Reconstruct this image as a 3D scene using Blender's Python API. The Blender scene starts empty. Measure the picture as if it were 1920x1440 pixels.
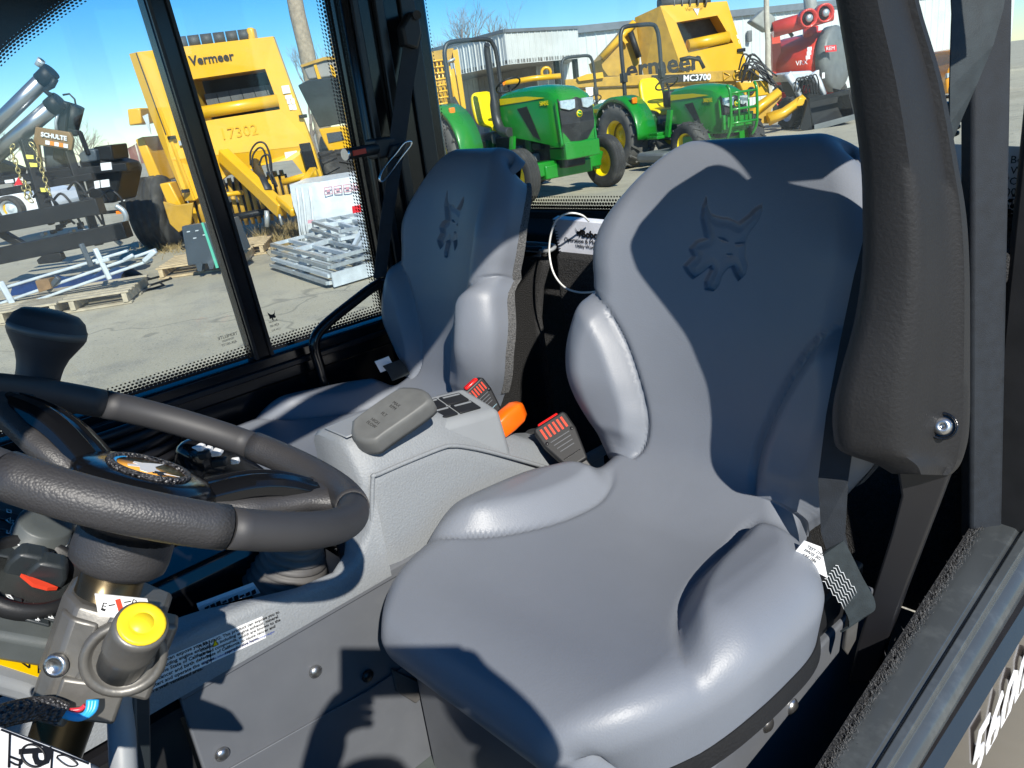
import bpy, bmesh, math, random
from mathutils import Vector, Matrix
random.seed(7)
SC = bpy.context.scene
COL = SC.collection
Z0 = 1.5                     # eye height above the yard; geometry below is written from the eye
FPX = 1443.0
PITCH, ROLL = math.radians(19.9), math.radians(7.4)
YAW = math.radians(49.106469)
_up = (-math.sin(ROLL), -math.cos(ROLL)); _ri = (math.cos(ROLL), -math.sin(ROLL))
def ray(px, py):
    dx, dy = px-960.0, py-720.0
    a = dx*_ri[0]+dy*_ri[1]; b = dx*_up[0]+dy*_up[1]
    fw = FPX*math.cos(PITCH)+b*math.sin(PITCH); up = -FPX*math.sin(PITCH)+b*math.cos(PITCH)
    rear = a*math.sin(YAW)+fw*math.cos(YAW); R = -a*math.cos(YAW)+fw*math.sin(YAW)
    return Vector((R, -rear, up))
def X(px, py, x): v = ray(px, py); return v*(x/v.x)
def Y(px, py, y): v = ray(px, py); return v*(y/v.y)
def Z(px, py, z): v = ray(px, py); return v*(z/v.z)
HEAD = Vector((math.sin(YAW), -math.cos(YAW), 0))        # level heading of the view
SIDE = Vector((-math.cos(YAW), -math.sin(YAW), 0))       # level, to the right of the heading
UP = Vector((0, 0, 1))
def D(px, py, d): v = ray(px, py); return v*(d/v.dot(HEAD))
def G(px, py): return Z(px, py, -Z0)
def gd(px, py): return G(px, py).dot(HEAD)

# ---------------------------------------------------------------- camera
cam = bpy.data.cameras.new('camera'); camo = bpy.data.objects.new('camera', cam); COL.objects.link(camo)
_f = ray(960, 720).normalized(); _r = (ray(961, 720)-ray(960, 720)).normalized(); _u = _r.cross(_f)
camo.matrix_world = Matrix(((_r.x, _u.x, -_f.x, 0), (_r.y, _u.y, -_f.y, 0), (_r.z, _u.z, -_f.z, Z0), (0, 0, 0, 1)))
cam.sensor_width = 36; cam.lens = 36*FPX/1920; cam.clip_start = 0.02; cam.clip_end = 3000
SC.camera = camo
# ---------------------------------------------------------------- sky, sun, exposure
SUN = Vector((-0.73, 0.33, 0.598)).normalized()
w = bpy.data.worlds.new('World'); SC.world = w; w.use_nodes = True
nt = w.node_tree; bg = nt.nodes['Background']
sky = nt.nodes.new('ShaderNodeTexSky'); sky.sky_type = 'NISHITA'; sky.sun_disc = False
sky.sun_elevation = math.asin(SUN.z); sky.sun_rotation = math.atan2(SUN.x, SUN.y)
sky.altitude = 300; sky.air_density = 1.0; sky.dust_density = 0.0; sky.ozone_density = 6.0
hs = nt.nodes.new('ShaderNodeHueSaturation'); hs.inputs['Saturation'].default_value = 1.35
nt.links.new(sky.outputs[0], hs.inputs['Color']); nt.links.new(hs.outputs[0], bg.inputs[0]); bg.inputs[1].default_value = 0.11
sl = bpy.data.lights.new('sun', 'SUN'); sl.energy = 5.0; sl.angle = math.radians(0.5); sl.color = (1.0, 0.95, 0.86)
so = bpy.data.objects.new('sun', sl); COL.objects.link(so); so.location = (-8, 4, 9)
so.rotation_euler = (-SUN).to_track_quat('-Z', 'Y').to_euler()
SC.view_settings.view_transform = 'Standard'; SC.view_settings.look = 'None'
SC.view_settings.exposure = 0.45; SC.view_settings.gamma = 1.0
SC.render.engine = 'CYCLES'
SC.cycles.transparent_max_bounces = 24; SC.cycles.max_bounces = 5; SC.cycles.diffuse_bounces = 3; SC.cycles.glossy_bounces = 3
# ---------------------------------------------------------------- materials
MATS = {}
def mat(name, col, rough=0.5, metal=0.0, bump=None, vary=0.0, vscale=6.0, coat=0.0, spec=0.5, emit=None, stain=None, dist=0.002, bump2=None):
    """bump = (noise scale, strength); vary = colour variation; stain = (colour, scale, amount)"""
    if name in MATS: return MATS[name]
    m = bpy.data.materials.new(name); m.use_nodes = True; n = m.node_tree.nodes; L = m.node_tree.links
    p = n['Principled BSDF']; p.inputs['Base Color'].default_value = (*col, 1)
    p.inputs['Roughness'].default_value = rough; p.inputs['Metallic'].default_value = metal
    p.inputs['Specular IOR Level'].default_value = spec
    if coat: p.inputs['Coat Weight'].default_value = coat; p.inputs['Coat Roughness'].default_value = 0.12
    tc = n.new('ShaderNodeTexCoord')
    last = None
    if vary or stain:
        nz = n.new('ShaderNodeTexNoise'); nz.inputs['Scale'].default_value = vscale; nz.inputs['Detail'].default_value = 6
        L.new(tc.outputs['Object'], nz.inputs['Vector'])
        mx = n.new('ShaderNodeMix'); mx.data_type = 'RGBA'; mx.blend_type = 'MIX'
        mr = n.new('ShaderNodeMapRange'); mr.inputs[1].default_value = 0.3; mr.inputs[2].default_value = 0.7
        L.new(nz.outputs[0], mr.inputs[0]); L.new(mr.outputs[0], mx.inputs[0])
        mx.inputs[6].default_value = (*[c*(1-vary) for c in col], 1); mx.inputs[7].default_value = (*[min(1, c*(1+vary)) for c in col], 1)
        last = mx.outputs[2]
        if stain:
            n2 = n.new('ShaderNodeTexNoise'); n2.inputs['Scale'].default_value = stain[1]; n2.inputs['Detail'].default_value = 8; n2.inputs['Roughness'].default_value = 0.65
            L.new(tc.outputs['Object'], n2.inputs['Vector'])
            r2 = n.new('ShaderNodeMapRange'); r2.inputs[1].default_value = 0.5; r2.inputs[2].default_value = 0.75; r2.inputs[4].default_value = stain[2]
            L.new(n2.outputs[0], r2.inputs[0])
            m2 = n.new('ShaderNodeMix'); m2.data_type = 'RGBA'; L.new(r2.outputs[0], m2.inputs[0]); L.new(last, m2.inputs[6]); m2.inputs[7].default_value = (*stain[0], 1)
            last = m2.outputs[2]
        L.new(last, p.inputs['Base Color'])
        rr = n.new('ShaderNodeMapRange'); rr.inputs[3].default_value = max(0.02, rough-0.06); rr.inputs[4].default_value = min(1, rough+0.08)
        L.new(nz.outputs[0], rr.inputs[0]); L.new(rr.outputs[0], p.inputs['Roughness'])
    if bump:
        if len(bump) > 2 and bump[2] == 'vor':
            nb = n.new('ShaderNodeTexVoronoi'); nb.inputs['Scale'].default_value = bump[0]; nb.feature = 'F1'
        else:
            nb = n.new('ShaderNodeTexNoise'); nb.inputs['Scale'].default_value = bump[0]; nb.inputs['Detail'].default_value = 3
        L.new(tc.outputs['Object'], nb.inputs['Vector'])
        b = n.new('ShaderNodeBump'); b.inputs['Strength'].default_value = bump[1]; b.inputs['Distance'].default_value = dist
        if len(bump) > 2 and bump[2] == 'vor': b.invert = True
        L.new(nb.outputs[0], b.inputs['Height']); L.new(b.outputs[0], p.inputs['Normal'])
        if bump2:
            n3 = n.new('ShaderNodeTexNoise'); n3.inputs['Scale'].default_value = bump2[0]; n3.inputs['Detail'].default_value = 5; n3.inputs['Distortion'].default_value = 0.8; L.new(tc.outputs['Object'], n3.inputs['Vector'])
            b3 = n.new('ShaderNodeBump'); b3.inputs['Strength'].default_value = bump2[1]; b3.inputs['Distance'].default_value = bump2[2]; L.new(n3.outputs[0], b3.inputs['Height']); L.new(b3.outputs[0], b.inputs['Normal'])
    if emit: p.inputs['Emission Color'].default_value = (*emit, 1); p.inputs['Emission Strength'].default_value = 1
    MATS[name] = m; return m
def glass(name, tint=(0.93, 0.97, 0.965), refl=0.07, dots=None, dotcol=(0.003, 0.003, 0.004), soil=0.012):
    """thin pane: clear with a faint soiled film and a grazing reflection"""
    if name in MATS: return MATS[name]
    m = bpy.data.materials.new(name); m.use_nodes = True; n = m.node_tree.nodes; L = m.node_tree.links
    n.remove(n['Principled BSDF']); out = n['Material Output']
    t = n.new('ShaderNodeBsdfTransparent'); t.inputs[0].default_value = (*tint, 1)
    g = n.new('ShaderNodeBsdfGlossy'); g.inputs['Roughness'].default_value = 0.02; g.inputs[0].default_value = (0.9, 0.95, 1, 1)
    lw = n.new('ShaderNodeLayerWeight'); lw.inputs[0].default_value = 0.5
    pw = n.new('ShaderNodeMath'); pw.operation = 'POWER'; pw.inputs[1].default_value = 5; L.new(lw.outputs['Facing'], pw.inputs[0])
    mu = n.new('ShaderNodeMath'); mu.operation = 'MULTIPLY_ADD'; mu.inputs[1].default_value = 0.9*refl/0.04; mu.inputs[2].default_value = refl; L.new(pw.outputs[0], mu.inputs[0])
    mu.use_clamp = True
    mx = n.new('ShaderNodeMixShader'); L.new(mu.outputs[0], mx.inputs[0]); L.new(t.outputs[0], mx.inputs[1]); L.new(g.outputs[0], mx.inputs[2])
    d = n.new('ShaderNodeBsdfDiffuse'); d.inputs[0].default_value = (0.7, 0.75, 0.78, 1)
    nz = n.new('ShaderNodeTexNoise'); nz.inputs['Scale'].default_value = 3.5; nz.inputs['Detail'].default_value = 7; nz.inputs['Roughness'].default_value = 0.7
    tc = n.new('ShaderNodeTexCoord'); L.new(tc.outputs['Object'], nz.inputs['Vector'])
    mr = n.new('ShaderNodeMapRange'); mr.inputs[1].default_value = 0.4; mr.inputs[2].default_value = 0.8; mr.inputs[3].default_value = soil; mr.inputs[4].default_value = soil*5
    L.new(nz.outputs[0], mr.inputs[0])
    m2 = n.new('ShaderNodeMixShader'); L.new(mr.outputs[0], m2.inputs[0]); L.new(mx.outputs[0], m2.inputs[1]); L.new(d.outputs[0], m2.inputs[2])
    L.new(m2.outputs[0], out.inputs[0]); MATS[name] = m; return m
def frit(name):
    """printed dot border on glass: UV.x counts dots along, UV.y 0 (solid) to 1 (clear)"""
    if name in MATS: return MATS[name]
    m = bpy.data.materials.new(name); m.use_nodes = True; n = m.node_tree.nodes; L = m.node_tree.links
    n.remove(n['Principled BSDF']); out = n['Material Output']
    uv = n.new('ShaderNodeUVMap'); sp = n.new('ShaderNodeSeparateXYZ'); L.new(uv.outputs[0], sp.inputs[0])
    ROWS = 5.0
    def math_(op, a, b=None):
        q = n.new('ShaderNodeMath'); q.operation = op
        for i, s in enumerate((a, b)):
            if s is None: continue
            if isinstance(s, (int, float)): q.inputs[i].default_value = s
            else: L.new(s, q.inputs[i])
        return q.outputs[0]
    yr = math_('MULTIPLY', sp.outputs[1], ROWS); row = math_('FLOOR', yr)
    odd = math_('MULTIPLY', math_('MODULO', row, 2.0), 0.5)
    fx = math_('SUBTRACT', math_('FRACT', math_('ADD', sp.outputs[0], odd)), 0.5)
    fy = math_('SUBTRACT', math_('FRACT', yr), 0.5)
    rr = math_('SQRT', math_('ADD', math_('MULTIPLY', fx, fx), math_('MULTIPLY', fy, fy)))
    rad = math_('SUBTRACT', 0.62, math_('MULTIPLY', row, 0.09))
    k = math_('LESS_THAN', rr, rad)
    t = n.new('ShaderNodeBsdfTransparent'); d = n.new('ShaderNodeBsdfPrincipled'); d.inputs['Base Color'].default_value = (0.004, 0.004, 0.005, 1); d.inputs['Roughness'].default_value = 0.25
    mx = n.new('ShaderNodeMixShader'); L.new(k, mx.inputs[0]); L.new(t.outputs[0], mx.inputs[1]); L.new(d.outputs[0], mx.inputs[2]); L.new(mx.outputs[0], out.inputs[0])
    MATS[name] = m; return m
# ---------------------------------------------------------------- mesh builder
INV = {}
def frame(d, hint=UP):
    d = d.normalized()
    if abs(d.dot(hint)) > 0.97: hint = Vector((1, 0, 0)) if abs(d.x) < 0.9 else Vector((0, 1, 0))
    a = d.cross(hint).normalized(); return a, a.cross(d).normalized()
def V3(p): return p if isinstance(p, Vector) else Vector(p)
def crom(pts, n=6, closed=False):
    """Catmull-Rom through the points"""
    P = [V3(p) for p in pts]; N = len(P); out = []
    for i in range(N if closed else N-1):
        if closed: a, b, c, d = P[i-1], P[i], P[(i+1) % N], P[(i+2) % N]
        else: a, b, c, d = P[max(i-1, 0)], P[i], P[i+1], P[min(i+2, N-1)]
        for k in range(n):
            t = k/n; out.append(0.5*((2*b)+(c-a)*t+(2*a-5*b+4*c-d)*t*t+(3*b-a-3*c+d)*t**3))
    if not closed: out.append(P[-1])
    return out
class MB:
    def __init__(s): s.v = []; s.f = []; s.sm = []; s.uv = {}
    def add(s, vs, fs, smooth=False):
        o = len(s.v); s.v += [V3(p) for p in vs]; s.f += [tuple(o+i for i in f) for f in fs]; s.sm += [smooth]*len(fs); return s
    def hexa(s, p):   # 4 bottom, 4 top
        return s.add(p, [(0, 3, 2, 1), (4, 5, 6, 7), (0, 1, 5, 4), (1, 2, 6, 5), (2, 3, 7, 6), (3, 0, 4, 7)])
    def box(s, c, sz, ax=None, ay=None, az=None):
        c = V3(c); ax = (ax or Vector((1, 0, 0)))*sz[0]/2; ay = (ay or Vector((0, 1, 0)))*sz[1]/2; az = (az or UP)*sz[2]/2
        return s.hexa([c-ax-ay-az, c+ax-ay-az, c+ax+ay-az, c-ax+ay-az, c-ax-ay+az, c+ax-ay+az, c+ax+ay+az, c-ax+ay+az])
    def bb(s, lo, hi): return s.box([(a+b)/2 for a, b in zip(lo, hi)], [abs(b-a) for a, b in zip(lo, hi)])
    def beam(s, p0, p1, w, h, hint=UP):
        p0, p1 = V3(p0), V3(p1); d = p1-p0; a, b = frame(d, hint)
        return s.box((p0+p1)/2, (w, d.length, h), a, d.normalized(), b)
    def prism(s, poly, vec, smooth=False):
        vec = V3(vec); P = [V3(p) for p in poly]; n = len(P)
        s.add(P+[p+vec for p in P], [tuple(range(n))[::-1], tuple(range(n, 2*n))]+[(i, (i+1) % n, n+(i+1) % n, n+i) for i in range(n)]); return s
    def ring(s, rings, closed=True, caps=(True, True), smooth=True, loop=False):
        n = len(rings[0]); vs = [p for r in rings for p in r]; fs = []; m = len(rings)
        for i in range(m if loop else m-1):
            for j in range(n if closed else n-1):
                k = (j+1) % n; i2 = (i+1) % m; fs.append((i*n+j, i*n+k, i2*n+k, i2*n+j))
        s.add(vs, fs, smooth)
        if closed and not loop:
            o = len(s.v)-len(vs)
            if caps[0]: s.f.append(tuple(o+j for j in range(n))[::-1]); s.sm.append(False)
            if caps[1]: s.f.append(tuple(o+(m-1)*n+j for j in range(n))); s.sm.append(False)
        return s
    def tube(s, path, r, n=10, closed=False, hint=UP, flat=1.0, caps=(True, True)):
        P = [V3(p) for p in path]; m = len(P); rs = r if isinstance(r, (list, tuple)) else [r]*m; rings = []; pa = None
        for i in range(m):
            if closed: t = P[(i+1) % m]-P[i-1]
            else: t = P[min(i+1, m-1)]-P[max(i-1, 0)]
            t.normalize()
            if pa is None: a, b = frame(t, hint)
            else:
                a = pa-t*pa.dot(t)
                a = a.normalized() if a.length > 1e-6 else frame(t, hint)[0]
                b = a.cross(t)
            pa = a
            rings.append([P[i]+(a*math.cos(q)+b*math.sin(q)*flat)*rs[i] for q in [2*math.pi*k/n for k in range(n)]])
        return s.ring(rings, loop=closed, caps=caps)
    def cyl(s, p0, p1, r0, r1=None, n=16): return s.tube([p0, p1], [r0, r0 if r1 is None else r1], n)
    def lathe(s, o, axis, prof, n=20, hint=UP, arc=(0, 2*math.pi), caps=(True, True)):
        o, axis = V3(o), V3(axis).normalized(); a, b = frame(axis, hint)
        full = abs(arc[1]-arc[0]-2*math.pi) < 1e-6; k = n if full else n+1
        rings = [[o+axis*h+(a*math.cos(q)+b*math.sin(q))*max(r, 1e-5) for q in [arc[0]+(arc[1]-arc[0])*j/n for j in range(k)]] for h, r in prof]
        return s.ring(rings, closed=full, smooth=True, caps=caps)
    def ribbon(s, path, wid, th=0.002, smooth=True):
        """flat band: wid = list of width vectors or one"""
        P = [V3(p) for p in path]; W = wid if isinstance(wid, list) else [V3(wid)]*len(P); rings = []
        for i, p in enumerate(P):
            t = (P[min(i+1, len(P)-1)]-P[max(i-1, 0)]).normalized(); nn = t.cross(W[i]).normalized()*th/2
            rings.append([p-W[i]/2-nn, p+W[i]/2-nn, p+W[i]/2+nn, p-W[i]/2+nn])
        return s.ring(rings, smooth=False)
    def build(s, name, m, parent=None, bevel=0, seg=2, subsurf=0, auto=None, recalc=True, smooth=None):
        me = bpy.data.meshes.new(name); inv = INV.get(parent.name) if parent else Matrix.Identity(4)
        sh = Vector((0, 0, Z0))
        vs = [inv @ (p+sh) for p in s.v] if inv is not None else s.v
        me.from_pydata([tuple(p) for p in vs], [], s.f); me.validate(verbose=False)
        if len(me.polygons) == len(s.sm): me.polygons.foreach_set('use_smooth', s.sm if smooth is None else [smooth]*len(s.sm))
        if recalc:
            b = bmesh.new(); b.from_mesh(me); bmesh.ops.recalc_face_normals(b, faces=b.faces); b.to_mesh(me); b.free()
        if isinstance(m, str): m = MATS[m]
        me.materials.append(m); o = bpy.data.objects.new(name, me); COL.objects.link(o)
        if parent: o.parent = parent; INV[o.name] = inv
        if bevel:
            q = o.modifiers.new('bevel', 'BEVEL'); q.width = bevel; q.segments = seg; q.limit_method = 'ANGLE'; q.angle_limit = math.radians(35); q.harden_normals = False
            me.polygons.foreach_set('use_smooth', [True]*len(me.polygons))
            try: me.set_sharp_from_angle(angle=math.radians(35))
            except Exception: pass
        if subsurf:
            q = o.modifiers.new('subsurf', 'SUBSURF'); q.levels = q.render_levels = subsurf; me.polygons.foreach_set('use_smooth', [True]*len(me.polygons))
        return o
def tag(o, label=None, cat=None, group=None, kind=None):
    for k, v in (('label', label), ('category', cat), ('group', group), ('kind', kind)):
        if v: o[k] = v
    return o
def thing(name, label, cat, base, group=None, rz=None):
    """Empty at the base (eye-relative point). Parts are written eye-relative too; with rz they are written in the thing's own axes"""
    e = bpy.data.objects.new(name, None); COL.objects.link(e); b = V3(base)
    M = Matrix.Translation((b.x, b.y, b.z+Z0))
    if rz is not None: M = M @ Matrix.Rotation(rz, 4, 'Z')
    e.matrix_world = M; e.empty_display_size = 0.2
    INV[e.name] = M.inverted() if rz is None else None
    return tag(e, label, cat, group)
def copy_tree(o, parent=None):
    c = o.copy(); COL.objects.link(c); INV[c.name] = INV.get(o.name)
    if parent: c.parent = parent
    for ch in list(o.children): copy_tree(ch, c)
    return c
def text(s, size, o, xd, yd, m, parent, name='lettering', ext=0.0004, align='CENTER', bold=0.0, shear=0.0):
    cu = bpy.data.curves.new(name, 'FONT'); cu.body = s; cu.size = size; cu.align_x = align; cu.align_y = 'CENTER'; cu.extrude = ext; cu.offset = bold; cu.shear = shear; cu.resolution_u = 2
    ob = bpy.data.objects.new(name, cu); me = bpy.data.meshes.new_from_object(ob); bpy.data.objects.remove(ob)
    xd, yd = V3(xd).normalized(), V3(yd); yd = (yd-xd*yd.dot(xd)).normalized(); zd = xd.cross(yd); o = V3(o)
    b = MB(); b.add([o+xd*v.co.x+yd*v.co.y+zd*v.co.z for v in me.vertices], [tuple(p.vertices) for p in me.polygons]); bpy.data.meshes.remove(me)
    return b.build(name, m, parent)
def uvstrip(name, pts_in, pts_out, m, parent, per=0.011):
    """frit strip between two polylines, uv along/across"""
    me = bpy.data.meshes.new(name); n = len(pts_in); inv = INV[parent.name]; sh = Vector((0, 0, Z0))
    vs = [inv @ (V3(p)+sh) for p in pts_in]+[inv @ (V3(p)+sh) for p in pts_out]
    me.from_pydata(vs, [], [(i, i+1, n+i+1, n+i) for i in range(n-1)]); uv = me.uv_layers.new(name='UVMap')
    s = [0]
    for i in range(1, n): s.append(s[-1]+(V3(pts_in[i])-V3(pts_in[i-1])).length/per)
    for p in me.polygons:
        for li in p.loop_indices:
            vi = me.loops[li].vertex_index; uv.data[li].uv = (s[vi % n], 0.0 if vi < n else 1.0)
    me.materials.append(m); o = bpy.data.objects.new(name, me); COL.objects.link(o); o.parent = parent; INV[o.name] = inv; return o
# ================================================================ materials of the cab
mat('vinyl', (0.172, 0.188, 0.218), 0.42, bump=(420, 0.25), bump2=(14, 0.05, 0.01), vary=0.025, vscale=9, spec=0.45, dist=0.001)
mat('console_plastic', (0.225, 0.24, 0.255), 0.52, bump=(330, 0.7), vary=0.07, vscale=380, dist=0.0014)
mat('smooth_grey', (0.24, 0.255, 0.27), 0.5, bump=(200, 0.05), vary=0.04, vscale=12)
mat('panel_paint', (0.112, 0.120, 0.135), 0.38, vary=0.05, vscale=14, bump=(900, 0.08), dist=0.0004, stain=((0.17, 0.175, 0.18), 18, 0.2))
mat('black_plastic', (0.012, 0.0125, 0.014), 0.5, bump=(600, 0.25), dist=0.0006, vary=0.15, vscale=20)
mat('black_gloss', (0.006, 0.0065, 0.008), 0.16, vary=0.1, vscale=7, bump=(60, 0.02))
mat('black_paint', (0.012, 0.012, 0.014), 0.33, vary=0.15, vscale=10, bump=(90, 0.04))
mat('wheel_smooth', (0.036, 0.0355, 0.038), 0.55, bump=(900, 0.10), dist=0.0005, vary=0.06, vscale=25)
mat('wheel_grain', (0.038, 0.037, 0.039), 0.46, bump=(520, 0.35, 'vor'), dist=0.0008, vary=0.06, vscale=25)
mat('pad_foam', (0.0095, 0.0095, 0.0105), 0.58, bump=(240, 0.45), dist=0.0012, vary=0.12, vscale=12)
mat('carpet', (0.030, 0.030, 0.031), 0.95, bump=(380, 1.0), dist=0.005, vary=0.7, vscale=380)
mat('carpet_fuzz', (0.13, 0.13, 0.13), 0.95, bump=(500, 1.0), dist=0.006, vary=0.6, vscale=400)
mat('rubber_lever', (0.115, 0.118, 0.115), 0.55, bump=(500, 0.15), dist=0.0006, vary=0.12, vscale=40)
mat('rubber_dark', (0.03, 0.03, 0.031), 0.6, vary=0.15, vscale=30, bump=(300, 0.1))
mat('boot_rubber', (0.085, 0.082, 0.08), 0.6, vary=0.12, vscale=40)
mat('floor_mat', (0.075, 0.09, 0.088), 0.75, bump=(120, 0.3), vary=0.15, vscale=8)
mat('bronze', (0.10, 0.078, 0.045), 0.28, metal=0.85, vary=0.2, vscale=22)
mat('cast_metal', (0.155, 0.150, 0.140), 0.42, metal=0.5, vary=0.15, vscale=25, bump=(150, 0.12))
mat('steel', (0.5, 0.5, 0.5), 0.28, metal=0.95, vary=0.1, vscale=40)
mat('chrome', (0.75, 0.75, 0.76), 0.12, metal=1.0)
mat('yellow_plastic', (0.86, 0.62, 0.02), 0.42, bump=(300, 0.05), vary=0.05, vscale=20)
mat('orange_plastic', (0.92, 0.14, 0.004), 0.33, vary=0.04, vscale=20)
mat('red_plastic', (0.75, 0.012, 0.010), 0.28)
mat('red_accent', (0.62, 0.05, 0.02), 0.45)
mat('webbing', (0.012, 0.016, 0.022), 0.75, bump=(700, 0.6), dist=0.0008, vary=0.25, vscale=60)  # darkened so the belt reads as lying in the arm's shade
mat('webbing_lit', (0.020, 0.028, 0.032), 0.7, bump=(700, 0.6), dist=0.0008, vary=0.25, vscale=60)  # lighter copy of the webbing, sunlight put into the colour
mat('sticker_white', (0.80, 0.80, 0.80), 0.4, vary=0.03, vscale=30)
mat('sticker_yellow', (0.86, 0.56, 0.0), 0.4, vary=0.03, vscale=30)
mat('ink', (0.008, 0.008, 0.01), 0.5)
mat('ink_blue', (0.02, 0.06, 0.35), 0.5)
mat('key_dark', (0.022, 0.028, 0.032), 0.42, bump=(300, 0.06), vary=0.1, vscale=30)
mat('key_mid', (0.075, 0.085, 0.085), 0.45, bump=(300, 0.06), vary=0.1, vscale=30)
mat('glyph', (0.62, 0.64, 0.65), 0.5)
mat('wire_blue', (0.03, 0.35, 0.75), 0.35)
mat('wire_red', (0.6, 0.03, 0.05), 0.35)
mat('sill_paint', (0.085, 0.095, 0.10), 0.22, metal=0.35, vary=0.1, vscale=9, bump=(50, 0.04), stain=((0.22, 0.24, 0.24), 25, 0.35))
mat('body_bronze', (0.10, 0.082, 0.072), 0.14, metal=0.75, vary=0.2, vscale=3, coat=0.5)
mat('braid', (0.05, 0.05, 0.055), 0.35, bump=(320, 1.0, 'vor'), dist=0.004, vary=0.5, vscale=300)
mat('paper', (0.74, 0.77, 0.86), 0.25, bump=(60, 0.25), vary=0.06, vscale=22, coat=0.4)
glass('pane_glass', refl=0.035, soil=0.012); glass('windscreen_glass', soil=0.02)
frit('printed_dots')

CARB = Vector((0.98, -0.5, -Z0))
car = thing('utility_vehicle', 'black utility vehicle cab with two grey bucket seats, steering wheel and grey console', 'utility vehicle', CARB)
def sub(name, parent, label=None):
    e = bpy.data.objects.new(name, None); COL.objects.link(e); e.parent = parent; INV[e.name] = INV[parent.name]; e.empty_display_size = 0.05
    if label: e['label'] = label
    return e
def PL(px, py, o, n):
    v = ray(px, py); return v*(o.dot(n)/v.dot(n))

# ================================================================ floor, walls and frame of the cab
m = MB(); m.bb((0.33, -1.36, -1.06), (1.66, 0.95, -1.03)); m.build('cab_floor', 'floor_mat', car)
m = MB(); m.bb((0.255, -1.46, 0.50), (1.70, 0.45, 0.56)); m.build('roof', 'black_plastic', car, bevel=0.02)
# rear wall below the window: carpet board with ledge
rw = MB(); rw.bb((0.34, -1.40, -1.03), (1.66, -1.365, -0.262)); rw.build('rear_wall', 'carpet', car)
m = MB(); m.prism([(0.34, -1.365, -0.275), (0.34, -1.30, -0.30), (0.34, -1.30, -0.345), (0.34, -1.365, -0.345)], (1.32, 0, 0)); rl = m.build('rear_ledge', 'carpet', car, bevel=0.006)
# pocket boards between the seats
def board(name, pts, y0, th, mt, par=car, bev=0.012):
    q = MB(); q.prism([Y(a, b, y0) for a, b in pts], (0, -th, 0)); return q.build(name, mt, par, bevel=bev, seg=3)
p1 = board('pocket_board', [(930, 462), (1006, 464), (1014, 470), (1024, 498), (1012, 540), (1008, 600), (1050, 900), (900, 900)], -1.20, 0.022, 'carpet')
p2 = board('pocket_board', [(1040, 476), (1046, 474), (1300, 500), (1400, 920), (1090, 920), (1062, 640), (1048, 560), (1042, 520)], -1.18, 0.022, 'carpet')
m = MB(); m.tube(crom([Y(930, 457, -1.235), Y(985, 456, -1.235), Y(1030, 459, -1.23), Y(1040, 463, -1.215), Y(1030, 470, -1.195), Y(1012, 471, -1.19)], 5), 0.0045, 8); m.build('tray_rim', 'smooth_grey', car)
m = MB(); m.prism([Y(930, 459, -1.22), Y(1030, 462, -1.22), Y(1012, 472, -1.20), Y(930, 466, -1.20)], (0, 0, -0.012)); m.build('tray_floor', 'smooth_grey', car)
# rear window
m = MB(); m.bb((0.36, -1.384, -0.262), (1.80, -1.379, 0.50)); rg = m.build('rear_window', glass('rear_glass', refl=0.03, soil=0.008), car)
m = MB(); m.bb((0.34, -1.396, -0.285), (1.90, -1.372, -0.258)); m.build('frame', 'black_plastic', rg, bevel=0.004)
uvstrip('frit_band', [Vector((0.36, -1.376, -0.262)), Vector((1.90, -1.376, -0.262))], [Vector((0.36, -1.376, -0.222)), Vector((1.90, -1.376, -0.222))], MATS['printed_dots'], rg, 0.0085)
# right hand door: sill rail, lower panel, divider, glass
XR = 1.66
m = MB(); m.prism([(XR+0.03, 0.9, z) if i else (XR-0.02, 0.9, z) for i, z in ((0, -0.474), (1, -0.468), (1, -0.54), (0, -0.54))], (0, -2.17, 0))
rd = m.build('side_door', 'black_gloss', car, bevel=0.004)
m = MB(); m.bb((XR-0.028, -1.27, -0.512), (XR-0.018, 0.9, -0.497)); m.build('sill_ridge', 'black_paint', rd, bevel=0.003)
m = MB(); m.bb((XR-0.012, -1.27, -1.03), (XR+0.02, 0.9, -0.5425)); m.build('lower_panel', 'black_gloss', rd)
m = MB(); m.bb((XR-0.035, -0.95, -0.90), (XR-0.0125, 0.25, -0.62)); m.build('door_pocket', 'black_plastic', rd, bevel=0.02, seg=3)
def dvy(z): return -0.6905+(z+0.487)*(0.0405/0.757)
m = MB(); m.hexa([(XR-0.02, dvy(-.47)-.025, -.4735), (XR+0.02, dvy(-.47)-.025, -.4735), (XR+0.02, dvy(-.47)+.022, -.4735), (XR-0.02, dvy(-.47)+.022, -.4735), (XR-0.02, dvy(.5)-.025, .5), (XR+0.02, dvy(.5)-.025, .5), (XR+0.02, dvy(.5)+.022, .5), (XR-0.02, dvy(.5)+.022, .5)]); dv = m.build('divider_post', 'black_gloss', car, bevel=0.005)
for o_ in (-0.020, 0.017): m = MB(); m.beam((XR-0.0245, dvy(-.47)+o_, -.47), (XR-0.0245, dvy(.5)+o_, .5), 0.007, 0.006, Vector((1, 0, 0))); m.build('seal_strip', 'black_paint', dv)
m = MB(); m.bb((XR, -0.680, -0.468), (XR+0.005, 0.9, 0.5)); gf = m.build('front_side_glass', 'pane_glass', car)
m = MB(); m.bb((XR, -1.06, -0.468), (XR+0.005, -0.681, 0.5)); gr = m.build('rear_side_glass', 'pane_glass', car)
F = MATS['printed_dots']; xg = XR-0.002
uvstrip('frit_band', [Vector((xg, -0.675, -0.468)), Vector((xg, 0.9, -0.468))], [Vector((xg, -0.675, -0.436)), Vector((xg, 0.9, -0.436))], F, gf, 0.0085)
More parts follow.
